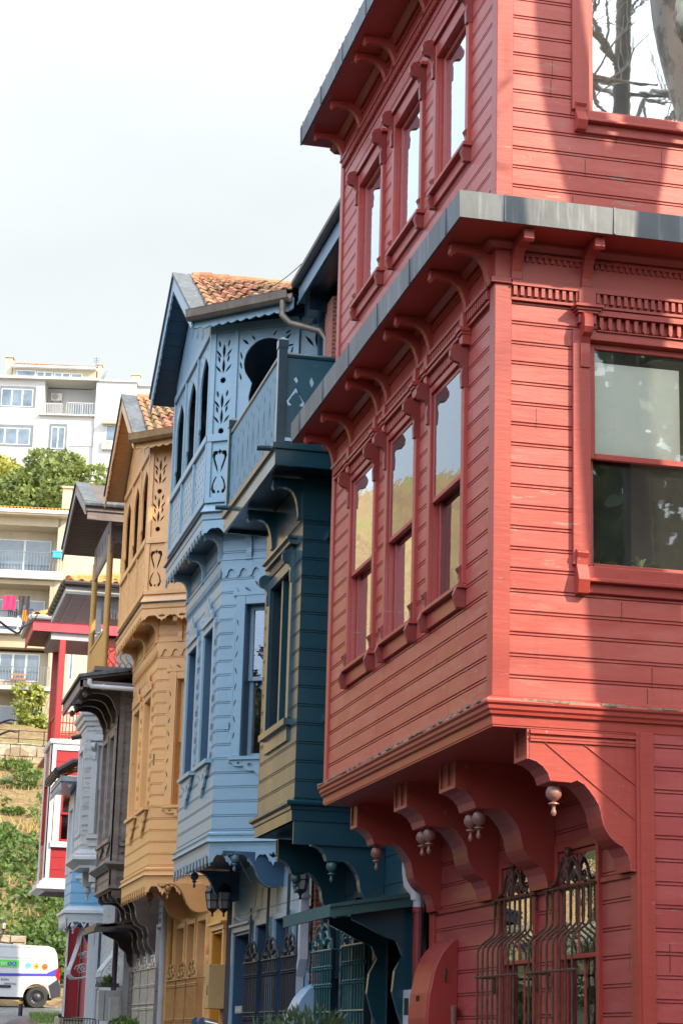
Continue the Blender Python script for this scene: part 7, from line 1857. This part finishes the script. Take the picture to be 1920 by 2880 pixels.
    if glasses:
        m = MB()
        for s in (-1, 1): m.lathe(rot @ Vector((.038 * s, .085, 1.600)), [(.0, -.004), (.028, -.004), (.031, 0), (.028, .004), (.0, .004)], 14, (rot @ Vector((1, 0, 0)), rot @ Vector((0, -.45, .9)), rot @ Vector((0, .9, .45))))
        o = m.build('sunglasses', plain('blue_black_lens', (.03, .05, .11), .08, .4), None, True); o.parent = Pn
        m = MB()
        for s in (-1, 1): m.tube([rot @ Vector(v) for v in ((.068 * s, .08, 1.600), (.10 * s, .0, 1.585), (.098 * s, -.04, 1.55))], .004, 5)
        o = m.build('glasses_arm', plain('pale_frame', (.6, .6, .62), .3, .5), None, True); o.parent = Pn
    return Pn
person('passer-by of whom only the smooth dark crown shows, below the van', .69, 9.0, .068, rad(20), (.030, .018, .022), (.10, .09, .11))
person('passer-by with sunglasses pushed up in black hair, before the orange house', 2.345, 14.2, .138, rad(120), (.012, .011, .013), (.20, .16, .13), True)

# cables and service lines on the fronts
def cable(label, pts, r, mat, sag=0.):
    P = []
    for a, b in zip(pts, pts[1:]):
        a, b = Vector(a), Vector(b); n = 8
        for i in range(n): t = i / n; P.append(a + (b - a) * t + Vector((0, 0, -sag * 4 * t * (1 - t))))
    P.append(Vector(pts[-1])); m = MB(); m.tube(P, r, 5)
    return tag(m.build('cable', mat, None, True), label, 'cable', 'cables on the house fronts')
wc = plain('white_cable', (.5, .5, .48), .5); bc = plain('black_cable', (.02, .02, .022), .5)
cable('white cable looping from the blue bay to the lantern over the door', [(4.9, 27.6, 2.36), (5.15, 27.62, 2.0), (5.15, 27.75, 1.72), (5.14, 28.4, 1.62), (5.12, 29.0, 1.70), (5.12, 29.2, 1.68)], .012, wc, .03)
cable('dark cable running straight down between the blue door and first iron guard', [(5.15, 27.95, 1.75), (5.14, 27.92, 1.1), (5.13, 27.95, .9)], .016, bc)
cable('dark cable bundle between the first and second iron guards of the blue house', [(5.14, 26.66, 2.1), (5.13, 26.65, 1.5), (5.14, 26.63, 1.1), (5.1, 26.6, .9)], .02, bc)
cable('dark cable bundle between the second and third iron guards of the blue house', [(5.14, 25.34, 2.2), (5.13, 25.32, 1.6), (5.12, 25.3, 1.1), (5.1, 25.3, .9)], .022, bc)
cable('thin pale cord slung under the corner of the brown bay', [(4.28, 37.45, 3.0), (4.4, 37.8, 2.5), (4.75, 38.2, 2.2), (5.15, 38.5, 2.35)], .008, wc, .04)
cable('thin black wire stretched from the teal eave to the blue gutter', [(4.9, 24.7, 9.9), (4.4, 26.0, 9.85), (3.9, 28.2, 10.95)], .006, bc, .08)

# ------------------------------------------------------------------ bare plane trees by the street
def limb(m, pts, r0, r1, n=9):
    P = []; pts = [Vector(p) for p in pts]
    for i in range(len(pts) - 1):
        for k in range(4):
            t = k / 4; a = pts[max(i - 1, 0)]; b = pts[i]; c = pts[i + 1]; d = pts[min(i + 2, len(pts) - 1)]
            P.append(.5 * ((2 * b) + (-a + c) * t + (2 * a - 5 * b + 4 * c - d) * t * t + (-a + 3 * b - 3 * c + d) * t ** 3))
    P.append(pts[-1]); m.tube(P, [r0 + (r1 - r0) * i / (len(P) - 1) for i in range(len(P))], n)
    return P
def twig(m, p, d, L, r, depth):
    pts = [Vector(p)]; d = Vector(d).normalized(); n = 5
    for k in range(n):
        d = (d + Vector((rr(-.28, .28), rr(-.28, .28), rr(-.22, .26)))).normalized(); pts.append(pts[-1] + d * L / n)
    m.tube(pts, r, 5 if r < .02 else 7, r1=r * .45)
    if depth:
        for k in range(3 if depth > 1 else 4):
            i = random.randint(1, n); q = (d + Vector((rr(-1, 1), rr(-1, 1), rr(-.5, .8))) * .9).normalized(); twig(m, pts[i], q, L * rr(.45, .75), r * .5, depth - 1)
t = NT('plane_tree_bark')
n1 = t.noise((1, 1, .55), 4.5, 4, .6); n2 = t.noise((1, 1, .6), 11, 4, .6)
c = t.mix(t.rng(n1, .44, .50), (.16, .13, .09), (.42, .37, .27)); c = t.mix(t.rng(n2, .55, .62), c, (.24, .22, .15)); t.bump(n1, .5, .02)
M['plane'] = t.fin(c, .8)
def plane_tree():
    random.seed(77)
    T = thing('plane_tree', 'stout bare plane tree with forked mottled trunk beside the red house', 'tree', (7.75, 11.6, gz(7.7, 11.6)))
    m = MB()
    a = limb(m, [(8.0, 11.6, -1.6), (7.64, 11.7, 1.2), (7.32, 11.9, 4.0), (7.02, 12.0, 6.4), (7.02, 12.0, 8.0), (7.04, 12.0, 8.5)], .31, .26, 14)
    m.build('trunk', M['plane'], T, True)
    m = MB()
    limb(m, [(6.92, 12.0, 8.0), (6.63, 12.0, 9.0), (6.52, 12.0, 9.8), (6.45, 12.0, 11.2), (6.2, 11.9, 13), (6.3, 11.8, 15)], .17, .08, 10)
    m.build('limb', M['plane'], T, True)
    m = MB(); limb(m, [(6.98, 12.0, 7.8), (7.25, 11.95, 8.7), (7.5, 11.8, 9.8), (8.0, 11.5, 13), (8.3, 11.2, 15.5)], .24, .08, 10); m.build('limb', M['plane'], T, True)
    for k in range(14):
        s = random.choice(((6.3, 11.9, 12.4), (6.2, 11.9, 13.4), (8.0, 11.5, 13), (8.2, 11.3, 14.2)))
        m = MB(); twig(m, s, (rr(-1, 1), rr(-1, .7), rr(-.2, 1)), rr(1.3, 2.6), .022, 2); m.build('branch', M['plane'], T, True)
    return T
plane_tree()
def second_tree():
    random.seed(78)
    T = thing('plane_tree', 'slim bare plane tree whose pale limb touches the top right corner', 'tree', (5.6, 12, gz(5.6, 12)))
    m = MB(); limb(m, [(5.55, 12.1, -1.6), (5.6, 12.1, 2.0), (5.7, 12.0, 4.5), (5.76, 12.0, 6.2), (5.72, 12.0, 7.2), (5.8, 11.7, 9.0)], .11, .06, 10); m.build('trunk', M['plane'], T, True)
    m = MB(); limb(m, [(5.75, 12.0, 6.5), (5.5, 12.02, 6.75), (5.25, 12.05, 6.72), (5.03, 12.0, 6.83), (5.04, 11.95, 7.2), (5.3, 11.9, 8.2)], .06, .07, 10); m.build('limb', M['plane'], T, True)
    for k in range(3):
        m = MB(); twig(m, random.choice(((5.78, 11.75, 8.7), (5.8, 11.7, 9))), (rr(-.6, 1), rr(-1, .6), rr(0, 1)), rr(1., 2.), .025, 2); m.build('branch', M['plane'], T, True)
    return T
second_tree()
def far_bare_tree():
    random.seed(80)
    T = thing('plane_tree', 'bare plane tree standing behind the photographer, mirrored in the top right window', 'tree', (10.2, 1.5, gz(10, 1.5)))
    m = MB(); limb(m, [(10.2, 1.5, -1.8), (10.3, 1.6, 3), (10.1, 1.8, 8), (9.9, 2, 12), (10, 2, 16)], .30, .10, 10); m.build('trunk', M['bark'], T, True)
    for k in range(22):
        z = rr(9, 16); m = MB(); twig(m, (10.05, 1.9, z), (rr(-1, 1), rr(-.8, .8), rr(-.1, .7)), rr(2.0, 4.2), .045, 2); m.build('branch', M['bark'], T)
    return T
far_bare_tree()
def left_tree():
    random.seed(79)
    T = thing('bare_tree', 'bare tree outside the left edge, only single twigs of it hang into view', 'tree', (-.9, 9, gz(-1, 9)))
    m = MB(); limb(m, [(-.9, 9, -1.7), (-.85, 9, 1), (-.7, 9.1, 3), (-.6, 9, 5), (-.7, 9, 8)], .16, .06, 10); m.build('trunk', M['bark'], T, True)
    # twigs at the picture's upper and left edge
    m = MB(); limb(m, [(-.65, 9, 6.2), (.1, 9.4, 6.9), (.60, 9.9, 6.3), (.77, 10, 5.63), (.779, 10, 5.54), (.789, 10, 5.515), (.801, 10, 5.492), (.82, 10, 5.480), (.84, 10, 5.485), (.866, 10, 5.498)], .012, .0022, 5)
    for p in ((.781, 10, 5.54), (.789, 10, 5.515), (.801, 10, 5.492), (.822, 10, 5.481), (.835, 10, 5.484), (.852, 10, 5.492)): m.lathe(p, [(.001, -.004), (.0045, 0), (.001, .005)], 6)
    m.build('branch', M['twig'], T)
    for z, s in ((1.485, 1.), (1.43, 1.25)):
        m = MB(); limb(m, [(-.7, 9, 2.6), (-.1, 9.6, 2.0), (.45, 10, z + .02), (.62, 10, z - .004), (.648, 10, z - .008), (.660 * (1 + .004 * s), 10, z - .002)], .010, .0018, 5); m.build('branch', M['twig'], T)
    m = MB(); limb(m, [(-.7, 9, 3.2), (.2, 9.7, 2.2), (.58, 10, 1.93), (.65, 10, 1.945), (.70, 10, 1.985), (.722, 10, 2.03)], .010, .002, 5); m.build('branch', M['twig'], T)
    for k in range(14):
        m = MB(); twig(m, (-.7, 9, 4 + R() * 4), (-abs(rr(.2, 1)), rr(-1, .4), rr(-.1, .8)), rr(.6, 1.1), .02, 2); m.build('branch', M['bark'], T)
    return T
M['twig'] = plain('dark_twig', (.035, .025, .04), .7)
left_tree()
